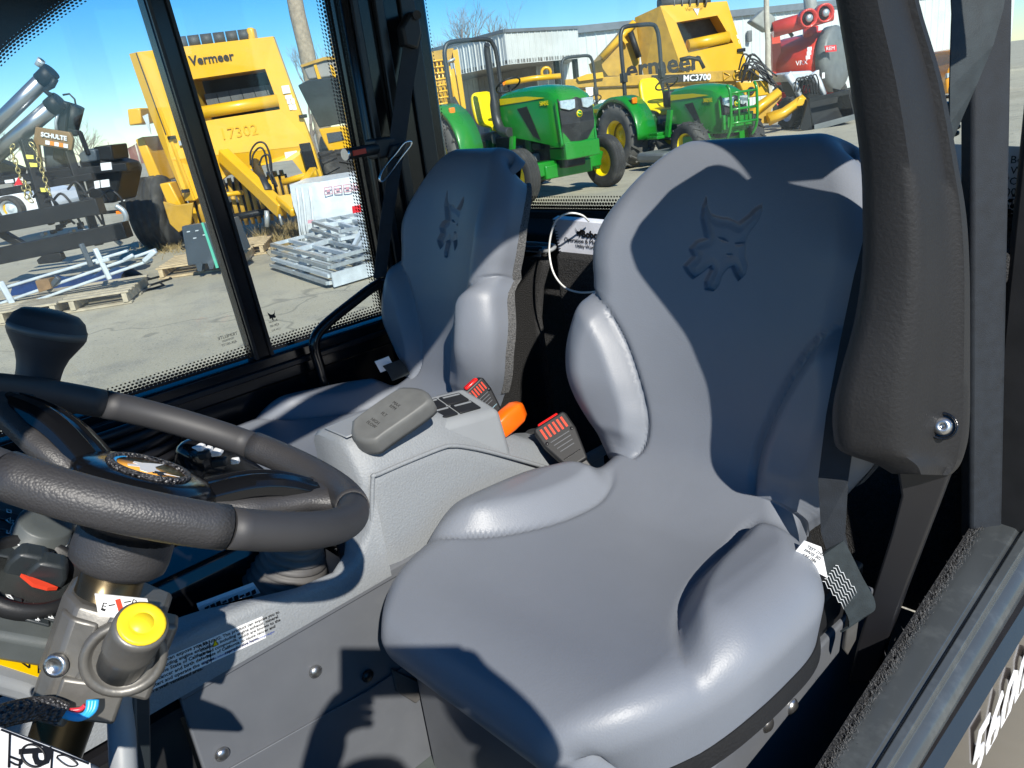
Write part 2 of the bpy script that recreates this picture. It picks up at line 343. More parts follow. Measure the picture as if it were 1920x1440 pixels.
uvstrip('frit_band', [Vector((xg, -1.05, -0.468)), Vector((xg, -0.705, -0.468))], [Vector((xg, -1.05, -0.434)), Vector((xg, -0.705, -0.434))], F, gr, 0.0085)
uvstrip('frit_band', [Vector((xg, -1.046, -0.468)), Vector((xg, -1.046, 0.5))], [Vector((xg, -1.008, -0.434)), Vector((xg, -1.008, 0.5))], F, gr, 0.0085)
# black front corner of the side window with curved dot border
outer = [X(a, b, XR-0.004) for a, b in ((250, -95), (120, -4), (60, 40), (0, 88), (-90, 180), (-170, 300), (-230, 460), (-270, 700))]
inner = [X(a, b, XR-0.004) for a, b in ((285, -70), (148, 14), (84, 60), (22, 108), (-62, 200), (-138, 318), (-196, 470), (-232, 700))]
oc, ic = crom(outer, 5), crom(inner, 5)
far = [Vector((XR-0.004, p.y+0.22, p.z+0.22)) for p in oc]
m = MB(); m.ring([[a, b, b+Vector((0.02, 0, 0)), a+Vector((0.02, 0, 0))] for a, b in zip(oc, far)], smooth=False); ap = m.build('front_corner_frame', 'black_gloss', car)
uvstrip('frit_band', [p+Vector((0.001, 0, 0)) for p in oc], [p+Vector((0.001, 0, 0)) for p in ic], F, ap, 0.0085)
m = MB(); m.tube([p+Vector((-0.02, 0.10, 0.10)) for p in oc], 0.035, 10); m.build('front_rail', 'black_paint', ap)
m = MB(); m.bb((XR-0.04, -1.40, 0.44), (XR+0.03, 0.30, 0.50)); m.build('roof_rail', 'black_paint', car, bevel=0.01)
# markings etched on the side glass (seen from behind, so mirrored)
ed = Vector((0, 1, 0))
def cat_mark(o, xd, yd, sz, m_, par, name='emblem'):
    P = [(-.45, .5), (-.3, .18), (-.08, .12), (.1, .16), (.42, .48), (.36, .15), (.3, -.05), (.34, -.22), (.2, -.3), (.12, -.2), (.06, -.46), (-.08, -.5), (-.06, -.24), (-.3, -.32), (-.42, -.2), (-.3, -.02), (-.36, .12)]
    q = MB(); n = V3(xd).cross(V3(yd)).normalized()*0.0003; q.prism([V3(o)+V3(xd)*a*sz+V3(yd)*b*sz for a, b in P], n); return q.build(name, m_, par)
cat_mark(X(510, 592, XR-0.006), ed, UP, 0.022, 'ink', gr, 'glass_mark')
for i, (a, b, t, s) in enumerate(((512, 602, 'Bobcat', .008), (515, 610, '43R-00', .008), (518, 618, '1234 AS2', .006))):
    text(t, s, X(a, b, XR-0.006), ed, UP, 'ink', gr, 'glass_mark', 0.0001)
for i, (a, b, t, s) in enumerate(((427, 630, 'TRIMELITE', .010), (428, 637, 'TEMPERED', .006), (430, 644, '43R-00137', .008))):
    text(t, s, X(a, b, XR-0.006), ed, UP, 'ink', gf, 'glass_mark', 0.0001)
# grab handle
m = MB(); m.tube(crom([X(608, 722, 1.60), X(600, 690, 1.60), X(590, 655, 1.60), X(592, 632, 1.60), X(612, 607, 1.60), X(660, 568, 1.60), X(700, 538, 1.60), X(725, 528, 1.60), X(780, 515, 1.61)], 6), 0.0125, 12); gh = m.build('grab_handle', 'black_gloss', car)
m = MB(); m.cyl(X(607, 716, 1.60), X(618, 745, 1.60), 0.012, 0.010, 12); m.build('handle_end', 'chrome', gh)
# rear pillar on the far side with belt
m = MB(); m.bb((1.615, -1.285, -1.0), (1.70, -1.050, 0.5)); rp = m.build('rear_pillar', 'black_gloss', car, bevel=0.012)
m = MB(); m.bb((1.600, -1.15, -0.8), (1.6145, -1.125, 0.5)); m.bb((1.606, -1.245, -0.8), (1.6145, -1.20, 0.5)); m.bb((1.604, -1.085, -0.8), (1.6145, -1.066, 0.5)); m.build('pillar_trim', 'black_paint', rp, bevel=0.003)
uvstrip('frit_band', [Vector((1.655, -1.286, -0.26)), Vector((1.655, -1.286, 0.5))], [Vector((1.655, -1.318, -0.26)), Vector((1.655, -1.318, 0.5))], F, rg, 0.0085)
pb = sub('passenger_belt', car)
bp = [X(775, 60, 1.575), X(768, 110, 1.575), X(758, 170, 1.57), X(750, 230, 1.565), X(744, 275, 1.56), X(738, 330, 1.555), X(724, 420, 1.56), X(712, 520, 1.58)]
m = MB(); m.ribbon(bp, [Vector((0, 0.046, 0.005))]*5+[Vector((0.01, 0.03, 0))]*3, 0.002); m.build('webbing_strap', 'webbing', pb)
m = MB(); m.prism([X(a, b, 1.56) for a, b in ((772, 20), (788, 30), (792, 62), (785, 92), (762, 86), (755, 50))], (0.03, 0, 0)); m.build('belt_guide', 'black_plastic', pb, bevel=0.006)
m = MB(); m.cyl(X(782, 28, 1.55), X(782, 28, 1.60), 0.010, n=14); m.build('guide_bolt', 'black_plastic', pb)
to = [X(a, b, 1.545) for a, b in ((772, 268), (752, 295), (733, 322), (718, 340), (712, 334), (722, 312), (742, 288), (758, 268))]
m = MB(); m.tube(crom(to, 4, True), 0.0026, 6, closed=True); m.build('tongue_plate', 'chrome', pb)
m = MB(); m.prism([X(a, b, 1.55) for a, b in ((735, 272), (765, 268), (755, 296), (728, 297))], (0.012, 0, 0)); m.build('tongue_grip', 'black_plastic', pb, bevel=0.004)
m = MB(); m.cyl(X(650, 289, 1.55), X(705, 279, 1.57), 0.0125, n=14); gl = m.build('release_lever', 'black_plastic', car)
m = MB(); m.cyl(X(646, 290, 1.549), X(651, 289, 1.55), 0.013, n=14); m.build('lever_cap', 'chrome', gl)
m = MB(); m.box(X(674, 285, 1.538), (0.003, 0.034, 0.011), None, (X(700, 280, 1.54)-X(650, 290, 1.54)).normalized()); m.build('red_mark', 'red_accent', gl)
m = MB(); m.box(X(715, 277, 1.585), (0.05, 0.055, 0.045)); m.build('lever_housing', 'black_plastic', gl, bevel=0.006)

# ================================================================ seats
EMB = [(970, 385), (985, 440), (1010, 480), (1060, 495), (1110, 500), (1170, 525), (1215, 490), (1260, 445), (1290, 428), (1296, 460), (1280, 510), (1245, 560), (1230, 590), (1228, 640), (1235, 700), (1258, 745), (1250, 790), (1218, 825), (1190, 790), (1165, 750), (1140, 762), (1118, 795), (1108, 850), (1085, 878), (1040, 870), (1030, 830), (1052, 770), (1040, 752), (1005, 785), (965, 815), (930, 785), (908, 752), (948, 700), (924, 660), (952, 622), (1000, 605), (985, 560), (960, 500), (955, 440)]
SX = 0.655
EP = []
for a, b in EMB:
    q = Y(1000+a/3, 240+b/3, -1.045); EP.append((q.x-SX, q.z))
EYE = []
for poly in ([(1058, 600), (1090, 606), (1115, 622), (1090, 620)], [(1160, 632), (1205, 628), (1200, 640), (1170, 645)], [(1120, 690), (1150, 690), (1140, 700)]):
    EYE.append([(lambda q: (q.x-SX, q.z))(Y(1000+a/3, 240+b/3, -1.045)) for a, b in poly])
def sdist(P, x, y):
    ins = False; d2 = 1e9; n = len(P); j = n-1
    for i in range(n):
        xi, yi = P[i]; xj, yj = P[j]
        if (yi > y) != (yj > y) and x < (xj-xi)*(y-yi)/(yj-yi)+xi: ins = not ins
        ex, ey = xj-xi, yj-yi; t = max(0, min(1, ((x-xi)*ex+(y-yi)*ey)/(ex*ex+ey*ey+1e-12))); dx, dy = x-xi-t*ex, y-yi-t*ey; d2 = min(d2, dx*dx+dy*dy); j = i
    return -math.sqrt(d2) if ins else math.sqrt(d2)
def sst(a, b, x):
    t = max(0.0, min(1.0, (x-a)/(b-a))); return t*t*(3-2*t)
def lerp_tab(T, x):
    if x <= T[0][0]: return T[0][1]
    for i in range(len(T)-1):
        (a, b), (c, d) = T[i], T[i+1]
        if x <= c:
            m0 = (d-T[i-1][1])/(c-T[i-1][0]) if i else (d-b)/(c-a); m1 = (T[i+2][1]-b)/(T[i+2][0]-a) if i+2 < len(T) else (d-b)/(c-a)
            t = (x-a)/(c-a); h = c-a; return (2*t**3-3*t*t+1)*b+(t**3-2*t*t+t)*h*m0+(-2*t**3+3*t*t)*d+(t**3-t*t)*h*m1
    return T[-1][1]
PROF = [(-0.455, -0.755), (-0.425, -0.715), (-0.402, -0.675), (-0.400, -0.645), (-0.425, -0.617), (-0.48, -0.601), (-0.56, -0.600), (-0.66, -0.605), (-0.76, -0.612), (-0.84, -0.612), (-0.893, -0.600), (-0.932, -0.568), (-0.955, -0.51), (-0.972, -0.44), (-0.990, -0.36), (-1.012, -0.28), (-1.035, -0.20), (-1.056, -0.145), (-1.082, -0.108), (-1.112, -0.094), (-1.138, -0.103), (-1.150, -0.125)]
prof = crom([Vector((0, a, b)) for a, b in PROF], 24)
acc = [0.0]
for i in range(1, len(prof)): acc.append(acc[-1]+(prof[i]-prof[i-1]).length)
def at_s(s):
    import bisect
    i = max(1, min(len(acc)-1, bisect.bisect_left(acc, s))); t = (s-acc[i-1])/(acc[i]-acc[i-1]+1e-9); p = prof[i-1].lerp(prof[i], t)
    a, b = prof[max(0, i-4)], prof[min(len(prof)-1, i+4)]; tg = (b-a).normalized(); return p, Vector((0, tg.z, -tg.y))   # normal to the sitter
s_bend = min(range(len(prof)), key=lambda i: (prof[i]-Vector((0, -0.915, -0.59))).length); S_BEND = acc[s_bend]
S_TOP = acc[min(range(len(prof)), key=lambda i: (prof[i]-Vector((0, -1.118, -0.094))).length)]
WC = [(-1.0, 0.162), (-0.93, 0.168), (-0.885, 0.190), (-0.84, 0.228), (-0.78, 0.262), (-0.70, 0.270), (-0.60, 0.265), (-0.52, 0.243), (-0.455, 0.216), (-0.40, 0.182)]
WB = [(-0.62, 0.160), (-0.597, 0.170), (-0.578, 0.203), (-0.525, 0.243), (-0.467, 0.258), (-0.42, 0.260), (-0.36, 0.243), (-0.335, 0.232), (-0.31, 0.233), (-0.28, 0.239), (-0.25, 0.240), (-0.20, 0.229), (-0.15, 0.204), (-0.12, 0.180), (-0.10, 0.158), (-0.09, 0.145)]
IC = [(-0.885, 0.140), (-0.85, 0.124), (-0.80, 0.121), (-0.74, 0.127), (-0.68, 0.143), (-0.62, 0.172), (-0.57, 0.215), (-0.545, 0.255), (-0.53, 0.29)]
IB = [(-0.602, 0.150), (-0.585, 0.112), (-0.54, 0.104), (-0.49, 0.117), (-0.44, 0.137), (-0.395, 0.160), (-0.355, 0.190), (-0.333, 0.215), (-0.315, 0.245), (-0.30, 0.28)]
def half_width(p, s):
    if s < S_BEND: return lerp_tab(WC, p.y)
    if s > S_TOP: return 0.15+0.075*sst(S_TOP, S_TOP+0.10, s)
    return lerp_tab(WB, p.z)
def relief(p, s, a):
    """height over the plain surface at lateral offset a"""
    A = abs(a); h = 0.0
    if s < S_BEND:
        y = p.y
        if -0.895 < y < -0.53:
            i = lerp_tab(IC, y); env = sst(-0.893, -0.835, y)*sst(-0.538, -0.64, y); d = A-i
            h += 0.036*sst(-0.002, 0.040, d)*env-0.005*math.exp(-((d)/0.005)**2)*sst(-0.89, -0.86, y)*sst(-0.545, -0.58, y)
        h -= 0.016*(1-min(1, (a/0.2)**2))*sst(-0.40, -0.56, y)*sst(-0.905, -0.80, y)
    elif s <= S_TOP:
        z = p.z
        if -0.602 < z < -0.295:
            i = lerp_tab(IB, z); env = sst(-0.600, -0.55, z)*sst(-0.297, -0.37, z); d = A-i
            h += 0.028*sst(-0.002, 0.034, d)*env-0.008*math.exp(-((d)/0.005)**2)*sst(-0.598, -0.575, z)*sst(-0.298, -0.32, z)
        h += (0.046*min(1.0, (a/0.225)**2)-0.004)*sst(-0.090, -0.26, z)*sst(-0.592, -0.46, z)
        if -0.36 < z < -0.12 and A < 0.09:
            d = sdist(EP, a, z)
            if d < 0.003:
                e = min(sdist(q, a, z) for q in EYE)
                h -= 0.0085*sst(0.0014, -0.0014, d)*(1-0.55*sst(0.0012, -0.0012, e))
                if d < 0: h += 0.0022*sst(0.004, 0.016, -d)
    return h
def stations(lo, hi, step, fine, fstep):
    o = []; x = lo
    while x < hi-1e-6: o.append(x); x += fstep if fine[0] <= x <= fine[1] else (0.0015 if abs(x-S_BEND) < 0.012 else step)
    o.append(hi); return o
sz_hi = acc[min(range(len(prof)), key=lambda i: abs(prof[i].z+0.15)+(9 if acc[i] > S_TOP or acc[i] < S_BEND else 0))]
sz_lo = acc[min(range(len(prof)), key=lambda i: abs(prof[i].z+0.335)+(9 if acc[i] > S_TOP or acc[i] < S_BEND else 0))]
def seat_sheet(s0, s1, fine=True):
    S = stations(s0, s1, 0.006, (sz_lo, sz_hi) if fine else (9, 9), 0.0013)
    T = stations(-1.0, 1.0, 0.018, (-0.28, 0.25) if fine else (9, 9), 0.0052)
    R = 0.045; rows = []
    for s in S:
        p, n = at_s(s); W = half_width(p, s); dep = 0.05+0.065*sst(0.02, 0.17, s) if s < S_BEND else 0.085
        flat = W-R; wall = dep-R; tot = flat+R*math.pi/2+wall; row = []
        fz = 0.72      # share of t on the flat
        for t in T:
            sg = -1 if t < 0 else 1; u = abs(t)
            if u <= fz:
                a = (W-R)*u/fz; d = 0.0; nl = 0.0
            elif u <= 0.9:
                q = (u-fz)/(0.9-fz)*math.pi/2; a = (W-R)+R*math.sin(q); d = R*(1-math.cos(q)); nl = math.sin(q)
            else:
                a = W-0.010*(u-0.9)/0.1; d = R+wall*(u-0.9)/0.1; nl = 1.0
            h = relief(p, s, a*sg)
            row.append(Vector((SX-0.012*sst(S_BEND, S_BEND-0.12, s)+sg*(a+0.35*h*nl), 0, 0))+p+n*(h*(1-0.3*nl)-d))
        rows.append(row)
    return rows
def sheet_mb(rows):
    m = MB(); m.ring(rows, closed=False); return m
ds = sub('driver_seat', car, 'grey moulded bucket seat with embossed emblem, nearest the viewer')
cu = sheet_mb(seat_sheet(0.0, S_BEND, False)).build('seat_cushion', 'vinyl', ds, recalc=False)
bk = sheet_mb(seat_sheet(S_BEND, acc[-1], True)).build('backrest', 'vinyl', ds, recalc=False)
# black shell behind and below the padding
rows = seat_sheet(0.02, S_BEND, False); rim = [r[0] for r in rows][::2]; rim2 = [r[-1] for r in rows][::2]
for rr in (rim, rim2):
    m = MB(); sg = 1 if rr[0].x > SX else -1
    m.ring([[p+Vector((sg*0.004, 0, 0.012)), p+Vector((sg*0.007, 0, -0.012)), p+Vector((-sg*0.03, 0, -0.022)), p+Vector((-sg*0.03, 0, 0.0))] for p in rr], smooth=False)
    m.build('seat_pan_rim', 'pad_foam', ds)
fr = seat_sheet(0.0, 0.05, False)[0]
m = MB(); m.hexa([(SX-.24, -1.0, -.775), (SX+.24, -1.0, -.775), (SX+.2, -.46, -.78), (SX-.2, -.46, -.78), (SX-.245, -1.0, -.70), (SX+.245, -1.0, -.70), (SX+.21, -.47, -.735), (SX-.21, -.47, -.735)])
m.build('seat_pan', 'black_plastic', ds, bevel=0.006)
rows = seat_sheet(S_BEND+0.05, acc[-1], False)
for k in (0, -1):
    m = MB(); rr = [r[k] for r in rows][::2]; sg = 1 if rr[0].x > SX else -1
    m.ring([[p+Vector((sg*0.003, 0.012, 0)), p+Vector((sg*0.006, -0.006, 0)), p+Vector((-sg*0.02, -0.02, 0)), p+Vector((-sg*0.02, 0.0, 0))] for p in rr], smooth=False)
    m.build('back_shell_rim', 'carpet_fuzz', ds)
m = MB(); m.ring([[Vector((SX+u*W, y, z)) for u in (-1, -.5, 0, .5, 1)] for W, y, z in ((.15, -0.985, -.62), (.20, -1.01, -.48), (.21, -1.035, -.38), (.19, -1.085, -.26), (.15, -1.14, -.14))], closed=False); m.build('back_shell', 'black_plastic', ds)
m_skip = [Vector((SX-0.16, -0.885, -0.588)), Vector((SX-0.185, -0.868, -0.575)), Vector((SX-0.215, -0.86, -0.585)), Vector((SX-0.245, -0.855, -0.61))]
ps = bpy.data.objects.new('passenger_seat', None); COL.objects.link(ps); ps.parent = car; INV[ps.name] = INV[car.name]; ps['label'] = 'grey moulded bucket seat with embossed emblem, on the far side beside the window'
for ch in list(ds.children):
    if ch.name.startswith('fabric'): continue
    c = ch.copy(); COL.objects.link(c); c.parent = ps
_pv = Vector((SX-0.98, -1.02+0.5, 0))
ps.matrix_local = Matrix.Translation(_pv+Vector((0.677, -0.012, 0.012))) @ Matrix.Rotation(math.radians(-12), 4, 'Z') @ Matrix.Diagonal((0.86, 1, 1, 1)) @ Matrix.Translation(-_pv)
# lines on the tag
for i in range(5):
    a, b = 1508+i*5, 1040+i*4
# seat boxes under the cushions
for k, xo in enumerate((0.0, 0.672)):
    m = MB(); m.bb((0.415+xo, -1.05, -1.03), (0.905+xo, -0.50, -0.776)); sb = m.build('seat_box', 'panel_paint', car, bevel=0.004)
    if k == 0:
        for a, b in ((1440, 1358), (1486, 1325)):
            q = X(a, b, 0.414); mm = MB(); mm.lathe(q+Vector((0.003, 0, 0)), (-1, 0, 0), [(0, .012), (.004, .012), (.008, .007), (.009, 0)], 14); mm.build('bolt', 'steel', sb)
# ================================================================ centre tunnel and console
XT = 0.93
m = MB(); m.bb((XT, -1.02, -1.03), (XT+0.012, -0.173, -0.66)); tp = m.build('tunnel_panel', 'panel_paint', car, bevel=0.003)
m = MB(); m.prism([(XT-0.004, -0.173, -0.652), (XT+0.004, -0.173, -0.646), (XT+0.004, -0.173, -0.660), (XT-0.004, -0.173, -0.668)], (0, -0.85, 0)); m.build('folded_lip', 'panel_paint', tp, bevel=0.0015)
q0, q1 = X(400, 1440, XT), X(690, 1292, XT)
m = MB(); m.prism([(XT-0.0035, q0.y+0.12, -1.03), (XT-0.0035, q0.y+0.12, q0.z), (XT-0.0035, q1.y, q1.z), (XT-0.0035, -0.63, q1.z), (XT-0.0035, -0.63, -1.03)], (0.003, 0, 0)); m.build('cover_plate', 'panel_paint', tp, bevel=0.001)
for a, b, mt in ((592, 1260, 'steel'), (417, 1415, 'steel'), (690, 1268, 'black_paint'), (850, 1345, 'steel'), (872, 1398, 'steel')):
    q = X(a, b, XT-0.004); mm = MB(); mm.lathe(q+Vector((0.002, 0, 0)), (-1, 0, 0), [(0, .010), (.003, .010), (.006, .006), (.007, 0)], 14); mm.build('bolt', mt, tp)
m = MB(); m.bb((XT+0.02, -0.17, -1.03), (1.04, 0.75, -0.70)); m.build('tunnel_core', 'black_plastic', car)
m = MB(); m.prism([X(a, b, XT-0.008) for a, b in ((735, 1255), (790, 1280), (800, 1300), (780, 1320), (745, 1298))], (0.006, 0, 0)); m.build('rubber_flap', 'boot_rubber', tp, bevel=0.002)

con = sub('console', car, 'light grey textured plastic console between the seats')
# rear body: lofted along the vehicle
ST = [(-0.492, -0.442, 0.940), (-0.50, -0.436, 0.934), (-0.53, -0.436, 0.930), (-0.58, -0.440, 0.930), (-0.635, -0.446, 0.930), (-0.67, -0.456, 0.930), (-0.71, -0.478, 0.931), (-0.76, -0.512, 0.932), (-0.82, -0.552, 0.934), (-0.88, -0.592, 0.936), (-0.96, -0.62, 0.94)]
rings = []
for y, zt, x0 in ST:
    rings.append([Vector(p) for p in ((x0, y, -0.75), (x0, y, zt-0.075), (x0+0.001, y, zt-0.060), (x0+0.008, y, zt-0.045), (x0+0.026, y, zt-0.012), (x0+0.036, y, zt-0.003), (x0+0.05, y, zt), (1.035, y, zt), (1.050, y, zt-0.004), (1.058, y, zt-0.015), (1.062, y, -0.75))])
m = MB(); m.ring(rings, smooth=True); cb = m.build('console_body', 'console_plastic', con)
cb.data.set_sharp_from_angle(angle=math.radians(50))
# raised rib that outlines the side face
rib = [X(a, b, XT-0.001) for a, b in ((676, 1070), (690, 1035), (697, 1000), (699, 900), (712, 888), (822, 842), (850, 836), (880, 839), (930, 850), (1030, 878))]
m = MB(); m.tube(crom(rib, 5), 0.0035, 8); m.build('edge_rib', 'console_plastic', con)
# platform below the pad lever, and raised switch block
m = MB(); m.prism([(0.965, -0.50, -0.4345), (1.03, -0.50, -0.4345), (1.03, -0.63, -0.4345), (0.965, -0.63, -0.4365)], (0, 0, 0.003)); m.build('lever_plinth', 'smooth_grey', con, bevel=0.003)
zt = -0.424
BZ = -0.022
m = MB(); m.hexa([(0.940, -0.80, -0.60), (1.045, -0.80, -0.60), (1.045, -0.61, -0.52), (0.945, -0.61, -0.52), (0.945, -0.785, -0.488), (1.040, -0.785, -0.463), (1.040, -0.62, -0.440), (0.952, -0.62, -0.465)]); sw = m.build('switch_block', 'smooth_grey', con, bevel=0.012, seg=3)
so_, sn = Vector((0.992, -0.712, -0.4655)), Vector((-0.263, -0.145, 1)).normalized()
sx = (Vector((1, 0, 0))-sn*sn.x).normalized(); sy = sn.cross(sx).normalized()
for i in range(2):
    for j in range(2):
        c = so_+sx*(-0.016+0.032*i)+sy*(0.026-0.05*j)
        m = MB(); m.box(c+sn*0.001, (0.029, 0.045, 0.004), sx, sy, sn); k = m.build('rocker_switch', 'black_plastic', con, bevel=0.0015)
        m = MB(); m.box(c+sn*0.0035+sx*0.008, (0.003, 0.036, 0.0012), sx, sy, sn); m.build('switch_line', 'smooth_grey', k)
# pad lever
lt = [(656, 797), (664, 782), (740, 729), (765, 722), (795, 726), (808, 740), (803, 755), (722, 812), (698, 828), (668, 826), (655, 812)]
pn = Vector((-0.28, 0.42, 1)).normalized(); po = X(735, 785, 0.925)
top = [PL(a, b, po, pn) for a, b in lt]; ctr = sum(top, Vector())/len(top)
m = MB(); m.ring([[ctr+(p-ctr)*s-pn*h for p in crom(top, 3, True)] for s, h in ((0.86, 0.0), (0.94, 0.002), (0.985, 0.008), (1.0, 0.024), (0.97, 0.032))], smooth=True); pl = m.build('pad_lever', 'rubber_lever', con)
m = MB(); ft = [X(a, b, 0.985) for a, b in ((700, 815), (772, 775), (772, 815), (712, 862))]; c2 = Vector((0.995, -0.575, -0.432))
d1 = (PL(742, 728, po, pn)-PL(660, 800, po, pn)).normalized(); d2 = pn.cross(d1)
m.ring([[ctr-pn*0.024+d1*(a*0.035)+d2*(b*0.018) for a, b in ((-1, -1), (1, -1), (1, 1), (-1, 1))], [c2+Vector((b*0.020, -a*0.042, 0)) for a, b in ((-1, -1), (1, -1), (1, 1), (-1, 1))]], smooth=False); m.build('lever_stem', 'rubber_dark', pl, bevel=0.004)
for a, b, t in ((700, 793, 'HIGH\nFLOW'), (720, 777, 'FLT'), (740, 761, 'MAX\nRPM')):
    text(t, 0.0075, PL(a, b, po, pn)+pn*0.0002, -d2, d1, 'rubber_dark', pl, 'embossed_text', 0.0003)
# orange parking lever
lp0, lp1, lp2 = X(912, 832, 0.965), X(938, 800, 0.965), X(972, 770, 0.965)
m = MB(); m.beam(lp0, lp1+(lp1-lp0)*0.3, 0.009, 0.020, Vector((1, 0, 0))); ol = m.build('parking_lever', 'panel_paint', con, bevel=0.002)
ax = (lp2-lp1).normalized(); av = Vector((1, 0, 0)); aw = ax.cross(av).normalized()
m = MB(); m.ring([[lp1+ax*t+(av*(1 if math.cos(q) > 0 else -1)*abs(math.cos(q))**0.45*w1+aw*(1 if math.sin(q) > 0 else -1)*abs(math.sin(q))**0.45*w2) for q in [math.pi*2*(k+0.5)/16 for k in range(16)]] for t, w1, w2 in ((-0.012, .012, .016), (-0.004, .015, .0195), (0.02, .015, .0215), (0.044, .015, .0205), (0.056, .011, .015))]); m.build('lever_grip', 'orange_plastic', ol)
# front shelf with recess: outer rail, bottom, inner rail
out = [(0.925, -0.60), (0.925, -0.46), (0.925, -0.36), (0.925, -0.26), (0.925, -0.12), (0.925, 0.10)]
def shelf_ring(y, x0, xi, zt): return [Vector((x0, y, -0.66)), Vector((x0, y, zt-0.012)), Vector((x0+0.004, y, zt-0.003)), Vector((x0+0.012, y, zt)), Vector((xi-0.006, y, zt)), Vector((xi, y, zt-0.006)), Vector((xi+0.004, y, -0.70))]
rg_ = [shelf_ring(y, 0.924, xi, zt) for y, xi, zt in ((0.12, 0.995, -0.578), (-0.10, 0.995, -0.578), (-0.17, 0.99, -0.580), (-0.24, 0.972, -0.584), (-0.30, 0.952, -0.592), (-0.36, 0.944, -0.606), (-0.42, 0.948, -0.615), (-0.455, 0.965, -0.606), (-0.485, 0.99, -0.57), (-0.505, 1.03, -0.52))]
m = MB(); m.ring(rg_, closed=False); sh_ = m.build('front_shelf', 'console_plastic', con); sh_.data.set_sharp_from_angle(angle=math.radians(60))
m = MB(); m.bb((0.94, -0.50, -0.70), (1.30, 0.30, -0.685)); m.build('recess_floor', 'black_paint', con)
m = MB(); m.prism([(1.085, 0.2, -0.69), (1.06, 0.2, -0.60), (1.07, 0.2, -0.575), (1.15, 0.2, -0.57), (1.15, 0.2, -0.69)], (0, -0.68, 0)); m.build('recess_wall', 'black_gloss', con, bevel=0.006)
m = MB(); m.prism([X(a, b, 1.0) for a, b in ((372, 1138), (374, 1145), (488, 1112), (478, 1098))], (0.004, 0, 0.004)); lb = m.build('shelf_sticker', 'sticker_white', con)
for i in range(9):
    c = X(388+i*11, 1139-i*3.6, 0.9985); mm = MB(); mm.box(c, (0.0006, 0.006, 0.003+0.002*(i % 3))); mm.build('print', 'ink', lb)
# grey fork-shaped bracket beside the column
# warning sticker on the outer shelf face
sp = [X(a, b, 0.9228) for a, b in ((258, 1255), (492, 1156), (499, 1196), (258, 1306))]
m = MB(); m.prism(sp, (0.0008, 0, 0)); ws = m.build('warning_sticker', 'sticker_white', con)
xd = (sp[1]-sp[0]).normalized(); yd = (sp[0]-sp[3]).normalized(); xd = -Vector((0, 1, 0))
e1 = (sp[1]-sp[0]); 
def on_st(u, v): return sp[3].lerp(sp[2], u).lerp(sp[0].lerp(sp[1], u), v)+Vector((-0.0005, 0, 0))
L1 = ['This product can expose you to', 'chemicals including engine exhaust', 'known to the State of California', 'to cause cancer and birth defects', 'Always start and operate the engine', 'in a well ventilated area.']
ex = (sp[2]-sp[3]).normalized()
text('\n'.join(L1), 0.0068, on_st(0.27, 0.44), ex, UP, 'ink', ws, 'print', 0.0001, bold=0.0001)
text('WARNING: This product can expose you to\nchemicals including engine exhaust, mineral\noils and compounds, which are known to the\nState of California to cause cancer and\nreproductive harm.', 0.0062, on_st(0.80, 0.52), ex, UP, 'ink', ws, 'print', 0.0001, bold=0.0001)
text('For more information go to www.P65Warnings.ca.gov', 0.0045, on_st(0.78, 0.13), ex, UP, 'ink_blue', ws, 'print', 0.0001)
a, b, c = on_st(0.565, 0.62), on_st(0.615, 0.62), on_st(0.59, 0.92)
m = MB(); m.prism([a, b, c], (-0.0003, 0, 0)); m.build('hazard_triangle', 'ink', ws)
cc = (a+b+c)/3; m = MB(); m.prism([cc+(p-cc)*0.75 for p in (a, b, c)], (-0.0006, 0, 0)); m.build('hazard_triangle', 'sticker_yellow', ws)
m = MB(); m.beam(on_st(0.545, 0.02), on_st(0.545, 0.97), 0.0008, 0.0006); m.build('print', 'ink', ws)

# ribbed boot and joystick
bo, ba = Vector((1.035, -0.385, -0.655)), Vector((-0.25, -0.35, 1)).normalized()
pr = []
for i in range(9):
    h = i*0.011; r = 0.062-0.0042*i; pr += [(h, r), (h+0.004, r+0.006), (h+0.008, r-0.001)]
pr += [(0.105, 0.018), (0.112, 0.010)]
js = sub('joystick', car, 'black joystick with white buttons and ribbed boot')
m = MB(); m.lathe(bo, ba, pr, 28); m.build('ribbed_boot', 'boot_rubber', js)
j0 = bo+ba*0.10; 
ja = X(590, 950, 1.02); jb = X(520, 925, 1.03); jc = X(440, 885, 1.03); jd = X(385, 862, 1.02); je = X(345, 858, 1.0)
m = MB(); m.tube(crom([j0, (j0+ja)/2, ja+Vector((0, 0.01, 0)), jb, jc], 5), [0.014]*6+[0.015]*5+[0.017]*5+[0.018]*5, 14); m.build('stem', 'wheel_grain', js)
m = MB(); m.tube(crom([X(480, 905, 1.03), X(440, 888, 1.03), X(395, 866, 1.02), X(358, 862, 1.0), X(342, 870, 0.995)], 5), [0.020, .021, .022, .023, .024, .025, .026, .027, .028, .029, .029, .029, .029, .028, .027, .026, .024, .021, .017, .012, .004], 18, flat=1.15); m.build('grip', 'black_gloss', js)
for a, b, s in ((372, 839, 1), (386, 843, 1), (403, 848, 1.2), (441, 864, 0.7)):
    c = X(a, b, 0.985); mm = MB(); mm.box(c, (0.016*s, 0.013*s, 0.008), SIDE, HEAD); mm.build('button', 'sticker_white', js, bevel=0.002)
for a, b in ((378, 853), (410, 866)):
    c = X(a, b, 0.98); mm = MB(); mm.box(c, (0.022, 0.012, 0.012), SIDE, HEAD); mm.build('trigger', 'black_plastic', js, bevel=0.003)
m = MB(); m.tube(crom([X(548, 955, 1.0), X(575, 945, 1.0), X(600, 950, 1.0)], 6), [.006, .012, .014, .014, .014, .014, .013, .013, .013, .012, .010, .007, .003], 12); m.build('side_toggle', 'black_gloss', js)

